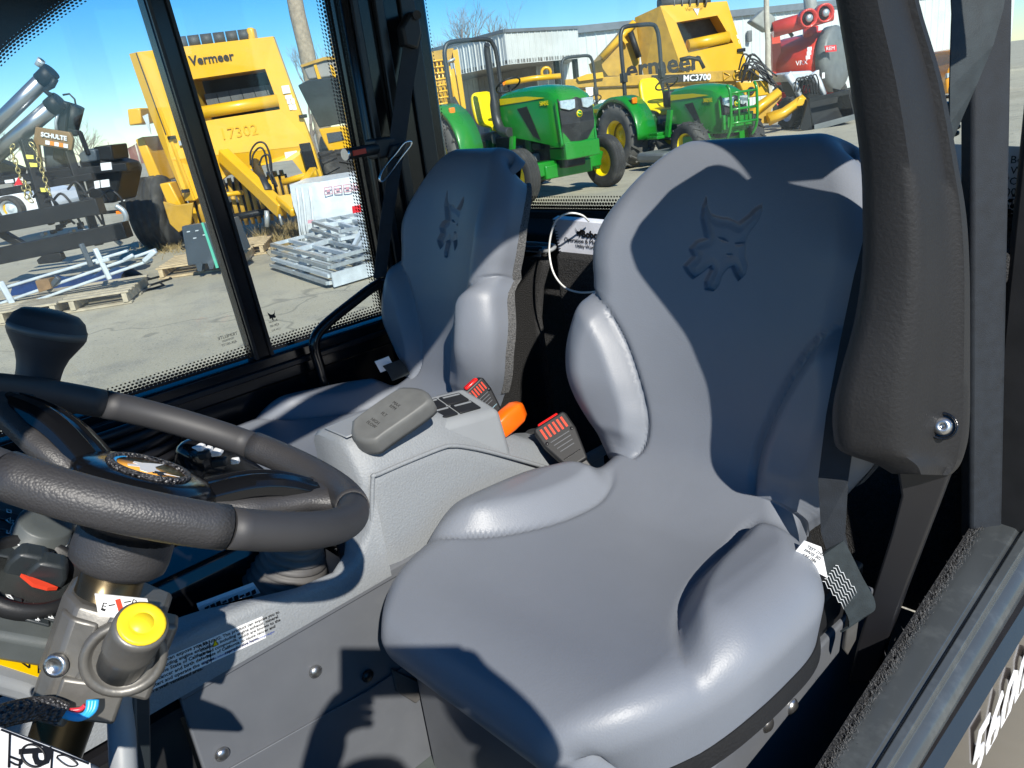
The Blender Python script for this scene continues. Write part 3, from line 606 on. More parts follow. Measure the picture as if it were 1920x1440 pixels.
# ================================================================ buckles of the seat belts
def buckle(name, a, b, up_axis, face, w, L, label, low):
    e = sub(name, car, label); u = (b-a).normalized(); f = (face-u*face.dot(u)).normalized(); s = u.cross(f)
    q = MB(); q.ring([[a+u*t*L+s*(x*w/2*k)+f*(y*0.011) for x, y in ((-1, -1), (1, -1), (1, 1), (-1, 1))] for t, k in ((0, .55), (0.22, .72), (0.6, .98), (0.92, 1.0), (1.0, .9))], smooth=False); q.build('housing', 'black_plastic', e, bevel=0.004, seg=3)
    q = MB(); q.box(a+u*L*0.985+f*0.0, (w*0.62, 0.016, 0.012), s, f, u); q.build('release_button', 'red_plastic', e, bevel=0.003)
    for k in range(6):
        q = MB(); q.box(a+u*L*0.80+s*(k-2.5)*w*0.125+f*0.0113, (w*0.06, L*0.22, 0.0012), s, u, f); q.build('vent_slot', 'red_accent', e)
    for k in range(4):
        q = MB(); q.box(a+u*L*(0.36+0.08*k)+f*0.0113, (w*(0.42+0.05*k), 0.0012, 0.0006), s, u, f); q.build('embossed_line', 'panel_paint', e)
    q = MB(); q.box(a+u*L*0.20+f*0.0113, (w*0.5, 0.0015, 0.0006), s, u, f); q.build('embossed_line', 'chrome', e)
    for x in (-1, 1): q = MB(); q.lathe(a+u*L*0.62+s*x*w*0.38+f*0.010, f, [(0, .004), (.002, .003), (.0022, 0)], 10); q.build('screw', 'black_paint', e)
    q = MB(); q.beam(low, a+u*0.01, 0.006, w*0.5, s); q.build('stalk', 'black_plastic', e, bevel=0.002)
    return e
bf = Vector((-0.75, 0.55, 0.45)).normalized()
buckle('belt_buckle', Y(1085, 872, -0.890), Y(1028, 790, -0.900), UP, bf, 0.070, 0.100, 'black belt buckle with bright red release button beside the near seat', Y(1100, 892, -0.895))
buckle('belt_buckle', X(928, 775, 1.075), X(884, 722, 1.10), UP, Vector((-0.4, 0.5, 0.8)), 0.05, 0.075, 'black belt buckle with red release button behind the switches', X(940, 800, 1.07))
m = MB(); m.box(X(872, 718, 1.098), (0.006, 0.05, 0.02)); 
m = MB(); m.lathe(Y(1010, 850, -0.93), (0.2, 0.1, 1), [(-0.03, .045), (0, .044), (.012, .036), (.03, .032), (.04, .022), (.05, .01)], 18); m.build('buckle_boot', 'rubber_dark', car)
# lap belt end of the passenger seat with tag
m = MB(); m.ribbon([X(708, 688, 1.50), X(722, 683, 1.49), X(734, 678, 1.48)], Vector((0, -0.010, -0.030)), 0.002); m.build('belt_label', 'sticker_white', car)
m = MB(); m.ribbon([X(734, 680, 1.478), X(744, 692, 1.47), X(752, 708, 1.46)], Vector((0.0, -0.05, 0.0)), 0.002); m.build('belt_end', 'webbing_lit', car)

# ================================================================ steering wheel
WCc = Vector((0.684, -0.170, -0.249)); WN = Vector((-0.076, -0.625, 1)).normalized(); WR = 0.18; WT = 0.0150
wa = WN.cross(Vector((0, 1, 0))).normalized(); wb = WN.cross(wa)          # wa ~ +x, wb ~ backwards/up
if wa.x < 0: wa, wb = -wa, -wb
def wp(ang, r=WR, h=0.0): return WCc+(wa*math.cos(ang)+wb*math.sin(ang))*r+WN*h
def wang(px, py):
    p = PL(px, py, WCc, WN)-WCc; return math.atan2(p.dot(wb), p.dot(wa))
st = sub('steering_wheel', car, 'thick black steering wheel with spinner knob and two glossy spokes')
cuts = [wang(a, b) for a, b in ((485, 835), (648, 948), (425, 990), (8, 890), (185, 750))]
def rim_seg(a0, a1, m_, rr=WT):
    while a1 < a0: a1 += 2*math.pi
    n = max(4, int((a1-a0)/0.07)); q = MB(); q.tube([wp(a0+(a1-a0)*i/n) for i in range(n+1)], rr, 22, hint=WN); return q.build('rim_section', m_, st)
cs = sorted([c % (2*math.pi) for c in cuts])
def mid(i): return (cs[i]+((cs[(i+1) % 5]-cs[i]) % (2*math.pi))/2)
grain_px = [(600, 905), (200, 950)]
for i in range(5):
    a0, a1 = cs[i]+0.004, cs[(i+1) % 5]-0.004
    mp = wp(mid(i)); gr_ = any(((wang(*g)-cs[i]) % (2*math.pi)) < ((cs[(i+1) % 5]-cs[i]) % (2*math.pi)) for g in grain_px)
    rim_seg(a0, a1, 'wheel_grain' if gr_ else 'wheel_smooth', WT+(0.0012 if gr_ else 0))
HB = WCc-WN*0.022
m = MB(); m.lathe(HB, WN, [(-0.05, .040), (-0.03, .052), (-0.012, .060), (0.0, .060), (0.006, .052), (0.008, .036)], 32); m.lathe(HB, WN, [(0.0075, 0.038), (0.0075, 0.001)], 32); hub = m.build('hub', 'black_gloss', st)
m = MB(); m.lathe(HB, WN, [(0.008, .036), (0.0115, .0345), (0.0115, .031), (0.0085, .030)], 32); m.build('badge_ring', 'braid', hub)
mat('badge_orange', (0.72, 0.34, 0.06), 0.3, vary=0.1, vscale=90)
m = MB(); m.lathe(HB, WN, [(0.0086, .0305), (0.0090, .0005)], 28); m.build('badge', 'badge_orange', hub)
bx, by = -wa, -wb
m = MB(); m.lathe(HB, WN, [(0.0094, .0300), (0.0094, .0272)], 28, arc=(0.3, 2.6)); m.build('badge_border', 'wire_blue', hub)
cat_mark(HB+WN*0.0094, wa, -wb, 0.040, 'sticker_white', hub, 'badge_cat')
cat_mark(HB+WN*0.0098-wa*0.016-wb*0.004, wa, -wb, 0.016, 'ink', hub, 'badge_cat')
def spoke(ang, r0, r1, w0, w1, m_, lift, name):
    d = wa*math.cos(ang)+wb*math.sin(ang); s = WN.cross(d); R_ = []
    for i in range(9):
        t = i/8; r = r0+(r1-r0)*t; w_ = w0+(w1-w0)*t; h = -0.026+(0.020)*t+lift*math.sin(t*math.pi); c = WCc+d*r+WN*h
        R_.append([c+s*(x*w_)+WN*y for x, y in ((-1, -0.010), (-1, 0.0), (-0.75, 0.006), (-0.25, 0.0085), (-0.2, 0.0065), (0.2, 0.0065), (0.25, 0.0085), (0.75, 0.006), (1, 0.0), (1, -0.010))])
    q = MB(); q.ring(R_, smooth=False); return q.build(name, m_, st, bevel=0.0012)
sA, sB = wang(590, 905), wang(40, 745)
spoke(sA, 0.05, 0.158, 0.022, 0.019, 'black_gloss', 0.010, 'spoke'); spoke(sB, 0.05, 0.165, 0.022, 0.019, 'black_gloss', 0.010, 'spoke')
for s_ in (sA, sB):
    d = wa*math.cos(s_)+wb*math.sin(s_); s2 = WN.cross(d); m = MB()
    m.ring([[WCc+d*r+WN*h+s2*(x*w_)+WN*y for x, y in ((-1, -.012), (-1, .002), (-.6, .008), (.6, .008), (1, .002), (1, -.012))] for r, w_, h in ((0.055, .028, -0.034), (0.10, .027, -0.026), (0.145, .027, -0.012), (0.172, .036, -0.004), (0.182, .050, -0.002))], smooth=True); m.build('spoke_underside', 'wheel_grain', st)
kb = PL(66, 722, WCc, WN)+WN*0.010; m = MB()
ka = (WN+Vector((0.0, 0.12, 0))).normalized()
m.lathe(kb, ka, [(-0.012, .020), (0.004, .0205), (0.012, .0215), (0.022, .0245), (0.032, .0300), (0.040, .0345), (0.043, .0355), (0.0436, .0360), (0.052, .0360), (0.0526, .0352), (0.060, .0325), (0.066, .026), (0.0685, .015), (0.069, 0)], 28); m.build('spinner_knob', 'wheel_smooth', st)
m = MB(); m.lathe(kb, ka, [(0.0440, .0362), (0.0518, .0362)], 28); m.build('knob_band', 'key_mid', st)
# column
colm = sub('steering_column', car, 'bronze steering column with clamp block, yellow-capped switch and braided cable')
def cp(s, off=Vector()): return WCc-WN*s+off
m = MB(); m.lathe(cp(0.112), WN, [(0, .022), (0.006, .034), (0.012, .040), (0.022, .041), (0.045, .040), (0.06, .038)], 26); m.build('sleeve', 'wheel_grain', colm)
m = MB(); m.lathe(cp(0.50), WN, [(0, .024), (0.10, .024), (0.24, .024), (0.30, .025), (0.34, .0265), (0.41, .0265)], 26); m.build('tube', 'bronze', colm)
vd = -cp(0.22).normalized(); fn = (vd-WN*vd.dot(WN)).normalized(); fs = fn.cross(WN).normalized()   # fn to the eye, fs across
if fs.dot(SIDE) < 0: fs = -fs
def cf(a, n_, s): return cp(s)+fs*(a*0.86+0.012)+fn*n_
# clamp: collar plus faceted block
m = MB(); m.ring([[cf(a*k, b*k, s) for a, b in ((-.050, -.03), (-.052, .012), (-.036, .034), (-.010, .040), (.030, .038), (.046, .020), (.050, -.03), (.02, -.046), (-.02, -.046))] for s, k in ((0.130, .94), (0.134, 1.0), (0.20, 1.0))], smooth=False); clamp = m.build('clamp_block', 'cast_metal', colm, bevel=0.003)
m = MB(); m.ring([[cf(a, b, s) for a, b in ((-.050, .0), (-.048, .026), (-.036, .038), (-.012, .042), (-.008, .02))] for s in (0.140, 0.232)], smooth=False); m.build('clamp_cheek', 'cast_metal', colm, bevel=0.003)
m = MB(); m.lathe(cf(-.036, .039, .180), fn+fs*-0.4, [(0, .010), (.004, .0095), (.0045, .006), (.003, .0055), (.003, 0)], 16); m.build('cap_screw', 'steel', colm)
fo = cf(0.014, 0.0415, 0.165); fnn = fn
m = MB(); lq = [PL(a, b, fo, fn) for a, b in ((178, 1112), (276, 1122), (283, 1146), (262, 1160), (185, 1154))]; m.prism(lq, fn*0.0015); fl = m.build('direction_label', 'sticker_white', colm)
for (a, b), (c, d), w_ in (((190, 1140), (198, 1143), .002), ((204, 1134), (216, 1132), .001), ((221, 1122), (229, 1148), .004), ((233, 1128), (246, 1126), .001)):
    q = MB(); q.beam(PL(a, b, fo, fn)+fn*0.0017, PL(c, d, fo, fn)+fn*0.0017, w_, 0.0004, fn); q.build('print', 'red_accent' if w_ > .003 else 'ink', fl)
text('F', 0.009, PL(195, 1136, fo, fn)+fn*0.0016, fs, WN, 'ink', fl, 'print', 0.0002); text('R', 0.009, PL(252, 1130, fo, fn)+fn*0.0016, fs, WN, 'ink', fl, 'print', 0.0002)
# switch stalk with yellow cap
rc = PL(232, 1236, cf(0.0, 0.045, 0.21), fn); capc = ray(265, 1172).normalized()*(rc.length-0.052)
ka2 = (capc-rc).normalized()
m = MB(); m.lathe(rc-fn*0.006, fn, [(0, .034), (0.006, .034), (0.010, .030), (0.007, .026), (0.004, .024)], 30); m.build('switch_ring', 'cast_metal', colm)
m = MB(); m.prism([rc+fs*a+WN*b-fn*0.03 for a, b in ((-.034, -.03), (.03, -.036), (.034, .034), (-.02, .036))], fn*0.0275); m.build('switch_housing', 'cast_metal', colm, bevel=0.004)
Lk = (capc-rc).length
m = MB(); m.lathe(rc-ka2*0.01, ka2, [(0, .019), (Lk*0.45, .0195), (Lk*0.5, .021), (Lk*0.62, .0212), (Lk*0.64, .0205), (Lk+0.004, .0212), (Lk+0.010, .0208), (Lk+0.0112, .0185)], 26); m.build('switch_barrel', 'cast_metal', colm)
m = MB(); m.lathe(capc, ka2, [(0.0, .0184), (0.0032, .0182), (0.004, .0165), (0.004, .0095), (0.0035, .009), (0.0045, .0085), (0.005, 0)], 26); m.build('yellow_cap', 'yellow_plastic', colm)
m = MB(); m.box(PL(170, 1300, cf(0, .03, .3), fn), (0.05, 0.03, 0.035), fs, fn, WN); m.build('plug', 'cast_metal', colm, bevel=0.003)
wo = cf(-0.01, 0.058, 0.30)
for k in range(3):
    q = MB(); q.tube(crom([PL(168+6*k, 1312, wo, fn), PL(166+5*k, 1328, wo, fn)+fn*0.004, PL(150, 1338+2*k, wo, fn)+fn*0.004, PL(110, 1334+2*k, wo, fn)], 5), 0.0026, 8); q.build('blue_wire', 'wire_blue', colm)
q = MB(); q.tube(crom([PL(160, 1322, wo, fn), PL(150, 1330, wo, fn), PL(130, 1332, wo, fn)], 5), 0.002, 8); q.build('red_wire', 'wire_red', colm)
m = MB(); m.tube(crom([PL(118, 1340, wo, fn), PL(85, 1328, wo, fn), PL(40, 1322, wo, fn)+fn*0.01, PL(0, 1334, wo, fn)+fn*0.01, PL(-60, 1370, wo, fn)], 6), 0.0095, 14); m.build('braided_sleeve', 'braid', colm)

# ================================================================ dashboard left of the column
dash = sub('dashboard', car, 'dark control panel with round knob, keys and warning stickers')
dn = Vector((-0.42, -0.45, 0.79)).normalized(); do = X(80, 1050, 0.80)
def dp(a, b, h=0.0): return PL(a, b, do, dn)+dn*h
dxa = (dp(160, 1050)-dp(0, 1020)).normalized(); dya = dn.cross(dxa)
m = MB(); m.prism([dp(a, b, -0.03) for a, b in ((-240, 850), (60, 905), (170, 960), (215, 1080), (205, 1190), (130, 1215), (-240, 1150))], dn*0.03); m.build('panel', 'key_mid', dash, bevel=0.006)
m = MB(); m.prism([dp(a, b, 0.0) for a, b in ((-200, 925), (20, 962), (70, 1010), (70, 1060), (-200, 1010))], dn*0.004); m.build('key_bank', 'key_dark', dash, bevel=0.003)
for (x0, y0, x1, y1, x2, y2, x3, y3) in ((-30, 958, 36, 975, 36, 992, -30, 974), (-30, 978, 36, 996, 38, 1012, -30, 993), (-30, 997, 36, 1014, 38, 1034, -30, 1014)):
    q = MB(); q.prism([dp(a, b, 0.0042) for a, b in ((x0, y0), (x1, y1), (x2, y2), (x3, y3))], dn*0.003); q.build('key', 'key_dark', dash, bevel=0.0015)
def glyph(pts, closed=False, w_=0.0008, h=0.0076):
    q = MB(); q.tube([dp(a, b, h) for a, b in pts], w_, 4, closed=closed); q.build('key_symbol', 'glyph', dash)
glyph([(8, 966), (16, 968), (16, 973), (9, 971)], True); glyph([(7, 986), (14, 982), (14, 992)], True); glyph([(17, 987), (22, 988)]); glyph([(17, 991), (22, 992)])
glyph([(8, 1006), (8, 1010), (12, 1012), (14, 1008), (19, 1007), (24, 1011)])
kc = dp(72, 1012); m = MB(); m.lathe(kc, dn, [(0, .030), (0.004, .030), (0.006, .0255), (0.022, .0245), (0.0235, .0225), (0.024, .012), (0.023, 0)], 30); m.build('round_knob', 'key_mid', dash)
m = MB(); m.lathe(kc, dn, [(0.0060, .0262), (0.0075, .0262)], 30); m.build('knob_band', 'glyph', dash)
oc_ = [dp(a, b, 0.006) for a, b in ((20, 943), (40, 948), (62, 957), (78, 968), (62, 967), (40, 959))]; m = MB(); m.prism(oc_, dn*0.004); m.build('orange_slot', 'orange_plastic', dash, bevel=0.001)
wc = dp(137, 986, 0.002); m = MB(); m.cyl(wc-dxa*0.010, wc+dxa*0.010, 0.012, n=24); m.build('thumb_wheel', 'steel', dash)
for k in range(9): q = MB(); q.box(wc+dxa*(-0.009+0.00225*k)+dn*0.0112, (0.0008, 0.016, 0.002), dxa, dya, dn); q.build('wheel_rib', 'key_dark', dash)
cc_ = dp(48, 1088); m = MB(); m.lathe(cc_, dn, [(0, .050), (0.010, .050), (0.014, .045), (0.012, .040), (-0.02, .038)], 34); m.build('recess_ring', 'black_plastic', dash)
m = MB(); m.lathe(cc_, dn, [(-0.004, .039), (-0.004, .001)], 30); m.build('recess_disc', 'ink', dash)
m = MB(); m.prism([dp(a, b, 0.003) for a, b in ((35, 1086), (60, 1094), (85, 1103), (104, 1111), (85, 1112), (58, 1105))], dn*0.004); m.build('red_slot', 'red_accent', dash)
m = MB(); m.prism([dp(a, b, 0.003) for a, b in ((28, 1044), (52, 1052), (78, 1064), (76, 1068), (50, 1058))], dn*0.004); m.build('red_slot', 'red_accent', dash)
for a, b in ((48, 1068), (84, 1084)):
    q = MB(); c = dp(a, b); q.ring([[c+dxa*(x*w_)+dya*(y*0.009)+dn*h for x, y in ((-1, -1), (1, -1), (1, 1), (-1, 1))] for h, w_ in ((-0.004, .017), (0.010, .017), (0.022, .012), (0.025, .008))], smooth=False); q.build('rocker', 'key_dark', dash, bevel=0.003)
for i, (a, b) in enumerate(((16, 1126), (14, 1148), (68, 1143), (66, 1166), (92, 1162))):
    q = MB(); q.prism([dp(a+u, b+v, 0.0) for u, v in ((-26, -13), (24, 0), (25, 11), (-26, -2))], dn*0.003); q.build('key', 'key_dark', dash, bevel=0.001)
    glyph([(a-8, b-6), (a, b-4), (a+6, b+4), (a-2, b+1)], i % 2 == 0, h=0.0036)
# grey shell under the panel with yellow warning sticker
sn2 = Vector((-0.55, -0.62, 0.55)).normalized(); so2 = X(60, 1230, 0.74)
def sp2(a, b, h=0.0): return PL(a, b, so2, sn2)+sn2*h
m = MB(); m.prism([sp2(a, b, -0.02) for a, b in ((-240, 1125), (0, 1170), (90, 1193), (150, 1210), (135, 1290), (95, 1313), (50, 1292), (-20, 1272), (-240, 1260))], sn2*0.02); m.build('lower_shell', 'smooth_grey', dash, bevel=0.006, seg=3)
m = MB(); m.prism([sp2(a, b, 0.0002) for a, b in ((-60, 1193), (0, 1200), (110, 1234), (96, 1278), (0, 1247), (-60, 1236))], sn2*0.0008); ys = m.build('yellow_sticker', 'sticker_yellow', dash)
for (a, b), (c, d) in (((5, 1219), (53, 1225)), ((53, 1225), (53, 1254)), ((53, 1254), (5, 1219)), ((70, 1230), (70, 1264)), ((22, 1230), (46, 1243)), ((30, 1238), (44, 1230)), ((36, 1228), (42, 1246)), ((90, 1244), (104, 1250)), ((91, 1265), (102, 1266)), ((60, 1222), (108, 1236))):
    q = MB(); q.beam(sp2(a, b, 0.0014), sp2(c, d, 0.0014), 0.0012, 0.0004, sn2); q.build('print', 'ink', ys)
# white instruction plate in the lower corner
wn = Vector((-0.55, -0.45, 0.7)).normalized(); wo2 = X(90, 1400, 0.52)
def wp2(a, b, h=0.0): return PL(a, b, wo2, wn)+wn*h
m = MB(); m.prism([wp2(a, b, -0.012) for a, b in ((-200, 1300), (0, 1354), (120, 1400), (195, 1435), (230, 1520), (-200, 1520))], wn*0.012); pp = m.build('instruction_panel', 'smooth_grey', dash, bevel=0.005)
m = MB(); m.prism([wp2(a, b, 0.0002) for a, b in ((-150, 1325), (0, 1366), (110, 1408), (168, 1432), (175, 1500), (-150, 1500))], wn*0.0008); pst = m.build('instruction_sticker', 'sticker_white', dash)
def pr_(a, b, c, d, w_=0.0012): q = MB(); q.beam(wp2(a, b, 0.0013), wp2(c, d, 0.0013), w_, 0.0004, wn); q.build('print', 'ink', pst)
for s_ in ((17, 1376, 15, 1440), (97, 1407, 94, 1450), (0, 1370, 165, 1434), (15, 1420, 36, 1428), (36, 1428, 34, 1450)): pr_(*s_)
m = MB(); m.tube([wp2(61+22*math.cos(t)+4*math.sin(t), 1419+21*math.sin(t), 0.0012) for t in [2*math.pi*k/28 for k in range(28)]], 0.0008, 5, closed=True); m.build('print', 'ink', pst)
px_, py_ = (wp2(80, 1428)-wp2(40, 1410)).normalized(), (wp2(60, 1400)-wp2(60, 1440)).normalized()
text('P', 0.026, wp2(61, 1420, 0.0013), -py_, px_, 'ink', pst, 'print', 0.0002, bold=0.0005)
text('2', 0.012, wp2(26, 1433, 0.0013), -py_, px_, 'ink', pst, 'print', 0.0002)
m = MB(); m.tube(crom([wp2(a, b, 0.0012) for a, b in ((105, 1422), (118, 1418), (132, 1424), (144, 1436), (126, 1438))], 4, True), 0.0006, 4, closed=True); m.build('print', 'ink', pst)
# grey grab bar below the column
gp = [X(228, 1180, 0.80), X(226, 1300, 0.80), X(228, 1365, 0.79), X(232, 1440, 0.77), X(238, 1560, 0.75)]
m = MB(); m.tube(crom(gp, 5), 0.0135, 14); m.build('column_support', 'smooth_grey', dash)
m = MB(); m.beam(X(255, 1290, 0.80), X(262, 1600, 0.78), 0.02, 0.02); m.build('support_bracket', 'key_dark', dash, bevel=0.003)
m = MB(); m.prism([(1.30, 0.30, -1.03), (1.30, 0.30, -0.50), (1.30, 0.16, -0.40), (1.30, 0.55, -0.35), (1.30, 0.95, -0.35), (1.30, 0.95, -1.03)], (0.34, 0, 0)); m.build('passenger_dash', 'black_plastic', car, bevel=0.02)
m = MB(); m.bb((0.36, 0.55, -1.03), (1.66, 0.62, -0.45)); m.build('front_bulkhead', 'black_plastic', car)
# ribbed cover under the side window near the wheel
rc_ = sub('ribbed_cover', car)
for i in range(5):
    z = -0.50-0.022*i; m = MB(); m.tube(crom([(1.60, 0.5, z), (1.57, 0.1, z), (1.56, -0.20, z), (1.57, -0.36, z-0.004), (1.61, -0.43, z-0.012), (1.645, -0.46, z-0.014)], 5), 0.0115, 8); m.build('rib', 'black_paint', rc_)

# ================================================================ near side: sill, body, belt, padded arm, pillar
sill = [(0.345, -1.03), (0.335, -0.752), (0.318, -0.750), (0.2855, -0.753), (0.282, -0.757), (0.278, -0.757), (0.274, -0.752), (0.262, -0.754), (0.259, -0.764), (0.253, -0.766), (0.243, -0.772), (0.238, -0.782), (0.245, -1.03)]
def sill_x(x, y):
    t = max(0.0, min(1.0, (x-0.238)/(0.335-0.238))); inner = 0.305+(-0.66-max(-1.75, min(-0.1, y)))*0.0586; return (0.238+(-0.66-max(-1.75, min(-0.1, y)))*0.014)*(1-t)+inner*t+max(0, x-0.335)
m = MB(); m.ring([[Vector((sill_x(x, y), y, z)) for x, z in sill] for y in (0.9, -0.1, -1.70)], smooth=False); sl_ = m.build('door_sill', 'sill_paint', car, bevel=0.0012)
m = MB()
rnd = random.Random(3)
for i in range(5200):
    y = rnd.uniform(-1.35, -0.1); x = sill_x(0.333, y)+rnd.gauss(0, 0.004); p = Vector((x, y, -0.752)); d = Vector((rnd.gauss(0, .5), rnd.gauss(0, .5), 1)).normalized()*rnd.uniform(0.003, 0.008); s_ = Vector((rnd.gauss(0, 1), rnd.gauss(0, 1), 0)).normalized()*0.0006
    m.add([p-s_, p+s_, p+d], [(0, 1, 2)])
cf_ = m.build('carpet_fringe', 'carpet_fuzz', car, recalc=False); cf_['kind'] = 'stuff'
m = MB(); m.hexa([(sill_x(.335, -1.36)+.004, -1.36, -1.03), (sill_x(.335, -1.36)+.016, -1.36, -1.03), (sill_x(.335, -.1)+.016, -.1, -1.03), (sill_x(.335, -.1)+.004, -.1, -1.03), (sill_x(.335, -1.36)+.004, -1.36, -.752), (sill_x(.335, -1.36)+.010, -1.36, -.752), (sill_x(.335, -.1)+.010, -.1, -.752), (sill_x(.335, -.1)+.004, -.1, -.752)]); m.build('carpet_side', 'carpet', car)
m = MB(); m.prism([(0.236, 0.9, -0.785), (0.222, 0.9, -0.80), (0.19, 0.9, -1.15), (0.235, 0.9, -1.30), (0.26, 0.9, -1.30), (0.25, 0.9, -0.79)], (0, -2.4, 0)); bo_ = m.build('body_side', 'body_bronze', car)
bn = Vector((-0.35, 0, 0.032)).normalized(); bo2 = Vector((0.2065, -0.75, -0.97))
tx = (PL(1915, 1345, bo2, bn)-PL(1850, 1425, bo2, bn)).normalized()
text('5600', 0.12, PL(1812, 1452, bo2, bn)+Vector((-0.0015, 0, 0)), Vector((0, -1, 0)), UP, 'sticker_white', bo_, 'model_number', 0.0008, align='LEFT', bold=0.002, shear=0.25)
m = MB(); m.bb((0.245, -1.50, -0.78), (0.345, -1.30, 0.5)); m.build('near_pillar_base', 'black_plastic', car, bevel=0.01)
# carpeted upright
pu, pl_ = D(1853, -420, 1.10), D(1848, 1000, 1.10)
m = MB(); m.beam(pl_+UP*-0.1, pu, 0.054, 0.03, HEAD); m.build('upright_post', 'webbing', car, bevel=0.006)
# padded restraint arm
arm = sub('padded_arm', car, 'thick black padded restraint arm folded upright beside the near seat')
AR = [(-195, 1640, 1690), (-182, 1602, 1706), (-150, 1574, 1716), (-110, 1561, 1722), (-60, 1560, 1724), (0, 1567, 1724), (150, 1592, 1768), (300, 1613, 1796), (400, 1617, 1812), (500, 1616, 1818), (600, 1602, 1819), (700, 1575, 1819), (760, 1562, 1819), (810, 1562, 1816), (845, 1575, 1808), (870, 1640, 1798), (888, 1672, 1782)]
rings = []
for y, l, r in AR:
    k = (r-l); sk = 0.02*max(0, 1-abs(y-300)/600)
    pts_ = [(l, 0.835), (l+k*0.04, 0.816), (l+k*0.14, 0.805), (l+k*0.40, 0.792), (l+k*0.50, 0.788), (l+k*0.60, 0.795), (l+k*0.74, 0.815), (l+k*0.86, 0.828), (l+k*0.95, 0.825), (r, 0.840), (r, 0.880), (l+k*0.85, 0.900), (l+k*0.15, 0.890)]
    bk0 = 0.865 if y < -20 else 2.0
    rings.append([D(a, y+(a-l)*0.03, min(d, bk0+0.01*(a-l)/k)) for a, d in pts_])
rr = []
for j in range(len(rings[0])): rr.append(crom([r[j] for r in rings], 4))
rings = [[rr[j][i] for j in range(len(rr))] for i in range(len(rr[0]))]
m = MB(); m.ring(rings, smooth=True); ao = m.build('arm_pad', 'pad_foam', arm); ao.data.set_sharp_from_angle(angle=math.radians(55))
bc = D(1767, 799, .816); ba_ = (-bc).normalized(); m = MB(); m.lathe(bc, ba_, [(-0.004, .017), (0.001, .0165), (0.0, .0135), (-0.003, .013)], 22); m.build('bolt_collar', 'black_gloss', arm)
m = MB(); m.lathe(bc, ba_, [(-0.004, .011), (0.003, .0105), (0.006, .007), (0.0062, .003), (0.002, .0028), (0.002, 0)], 18); m.build('pivot_bolt', 'steel', arm)
m = MB(); m.ring([[D(l, y, .89), D(r, y, .875), D(r+4, y, .93), D(l+4, y, .93)] for y, l, r in ((868, 1680, 1788), (930, 1690, 1765), (1000, 1672, 1738), (1100, 1640, 1700), (1200, 1610, 1665), (1280, 1590, 1640))], smooth=False); m.build('arm_bracket', 'black_paint', arm, bevel=0.003)
# shoulder belt and its stitched end
belt = sub('driver_belt', car)
m = MB(); cpth = [D(1838, -160, .99), D(1836, -60, .98), D(1833, 20, .97), D(1822, 90, .96), D(1806, 160, .955), D(1790, 230, .955), D(1780, 270, .96)]
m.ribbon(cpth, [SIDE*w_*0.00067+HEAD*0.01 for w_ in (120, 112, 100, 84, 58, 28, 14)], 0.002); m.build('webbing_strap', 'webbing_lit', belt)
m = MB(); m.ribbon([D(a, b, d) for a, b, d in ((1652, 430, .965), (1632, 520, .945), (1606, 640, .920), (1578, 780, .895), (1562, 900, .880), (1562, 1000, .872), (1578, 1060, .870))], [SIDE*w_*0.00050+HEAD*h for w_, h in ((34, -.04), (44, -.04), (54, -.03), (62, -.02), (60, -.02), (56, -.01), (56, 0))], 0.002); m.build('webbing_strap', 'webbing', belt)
E1 = [(1556, 1030), (1572, 1060), (1592, 1100), (1612, 1135), (1615, 1158), (1600, 1168)]
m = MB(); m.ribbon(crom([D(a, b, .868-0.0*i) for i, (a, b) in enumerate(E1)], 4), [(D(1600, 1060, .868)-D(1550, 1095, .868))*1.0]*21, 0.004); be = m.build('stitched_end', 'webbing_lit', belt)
for k in range(7):
    a0 = Vector((1558+6*k, 1072+4*k)); q = MB(); pts_ = []
    for i in range(9): pts_.append(D(1558+i*5+(-k*4+8), 1060+i*6.5+k*5-(6 if i % 2 else 0), .8635))
    q.tube(pts_, 0.0006, 4); q.build('stitch', 'glyph', be)
m = MB(); m.prism([D(a, b, .872) for a, b in ((1592, 1150), (1612, 1156), (1606, 1200), (1590, 1230), (1582, 1220))], HEAD*0.008); m.build('anchor_plate', 'cast_metal', belt, bevel=0.002)
tq = [D(a, b, .845) for a, b in ((1508, 1014), (1540, 1026), (1552, 1084), (1482, 1046))]
m = MB(); m.prism(tq, HEAD*0.0012); bt = m.build('care_label', 'sticker_white', belt)
tdx, tdy = (tq[2]-tq[3]).normalized(), (tq[0]-tq[3]).normalized()
text('TEST 2103\nFMVSS 302\nSAE J386\nDEC 02', 0.0062, sum(tq, Vector())/4-HEAD*0.0009, tdx, tdy, 'ink', bt, 'print', 0.0001)
# pedal tip below the seat
pd = sub('pedal', car); po_ = X(880, 1425, 0.90)
m = MB(); m.box(po_, (0.05, 0.09, 0.03), Vector((1, 0, 0)), Vector((0, .9, .45)).normalized(), Vector((0, -.45, .9)).normalized()); m.build('tread', 'rubber_dark', pd, bevel=0.005)
for k in range(5): q = MB(); q.box(po_+Vector((0, .9, .45)).normalized()*(-0.036+0.018*k)+Vector((0, -.45, .9)).normalized()*0.016, (0.046, 0.008, 0.006), Vector((1, 0, 0)), Vector((0, .9, .45)).normalized(), Vector((0, -.45, .9)).normalized()); q.build('tread_bar', 'black_plastic', pd, bevel=0.001)
q = MB(); q.beam(po_+Vector((-.027, .03, .03)), po_+Vector((-.027, -.035, 0)), 0.004, 0.004); q.build('yellow_edge', 'yellow_plastic', pd)
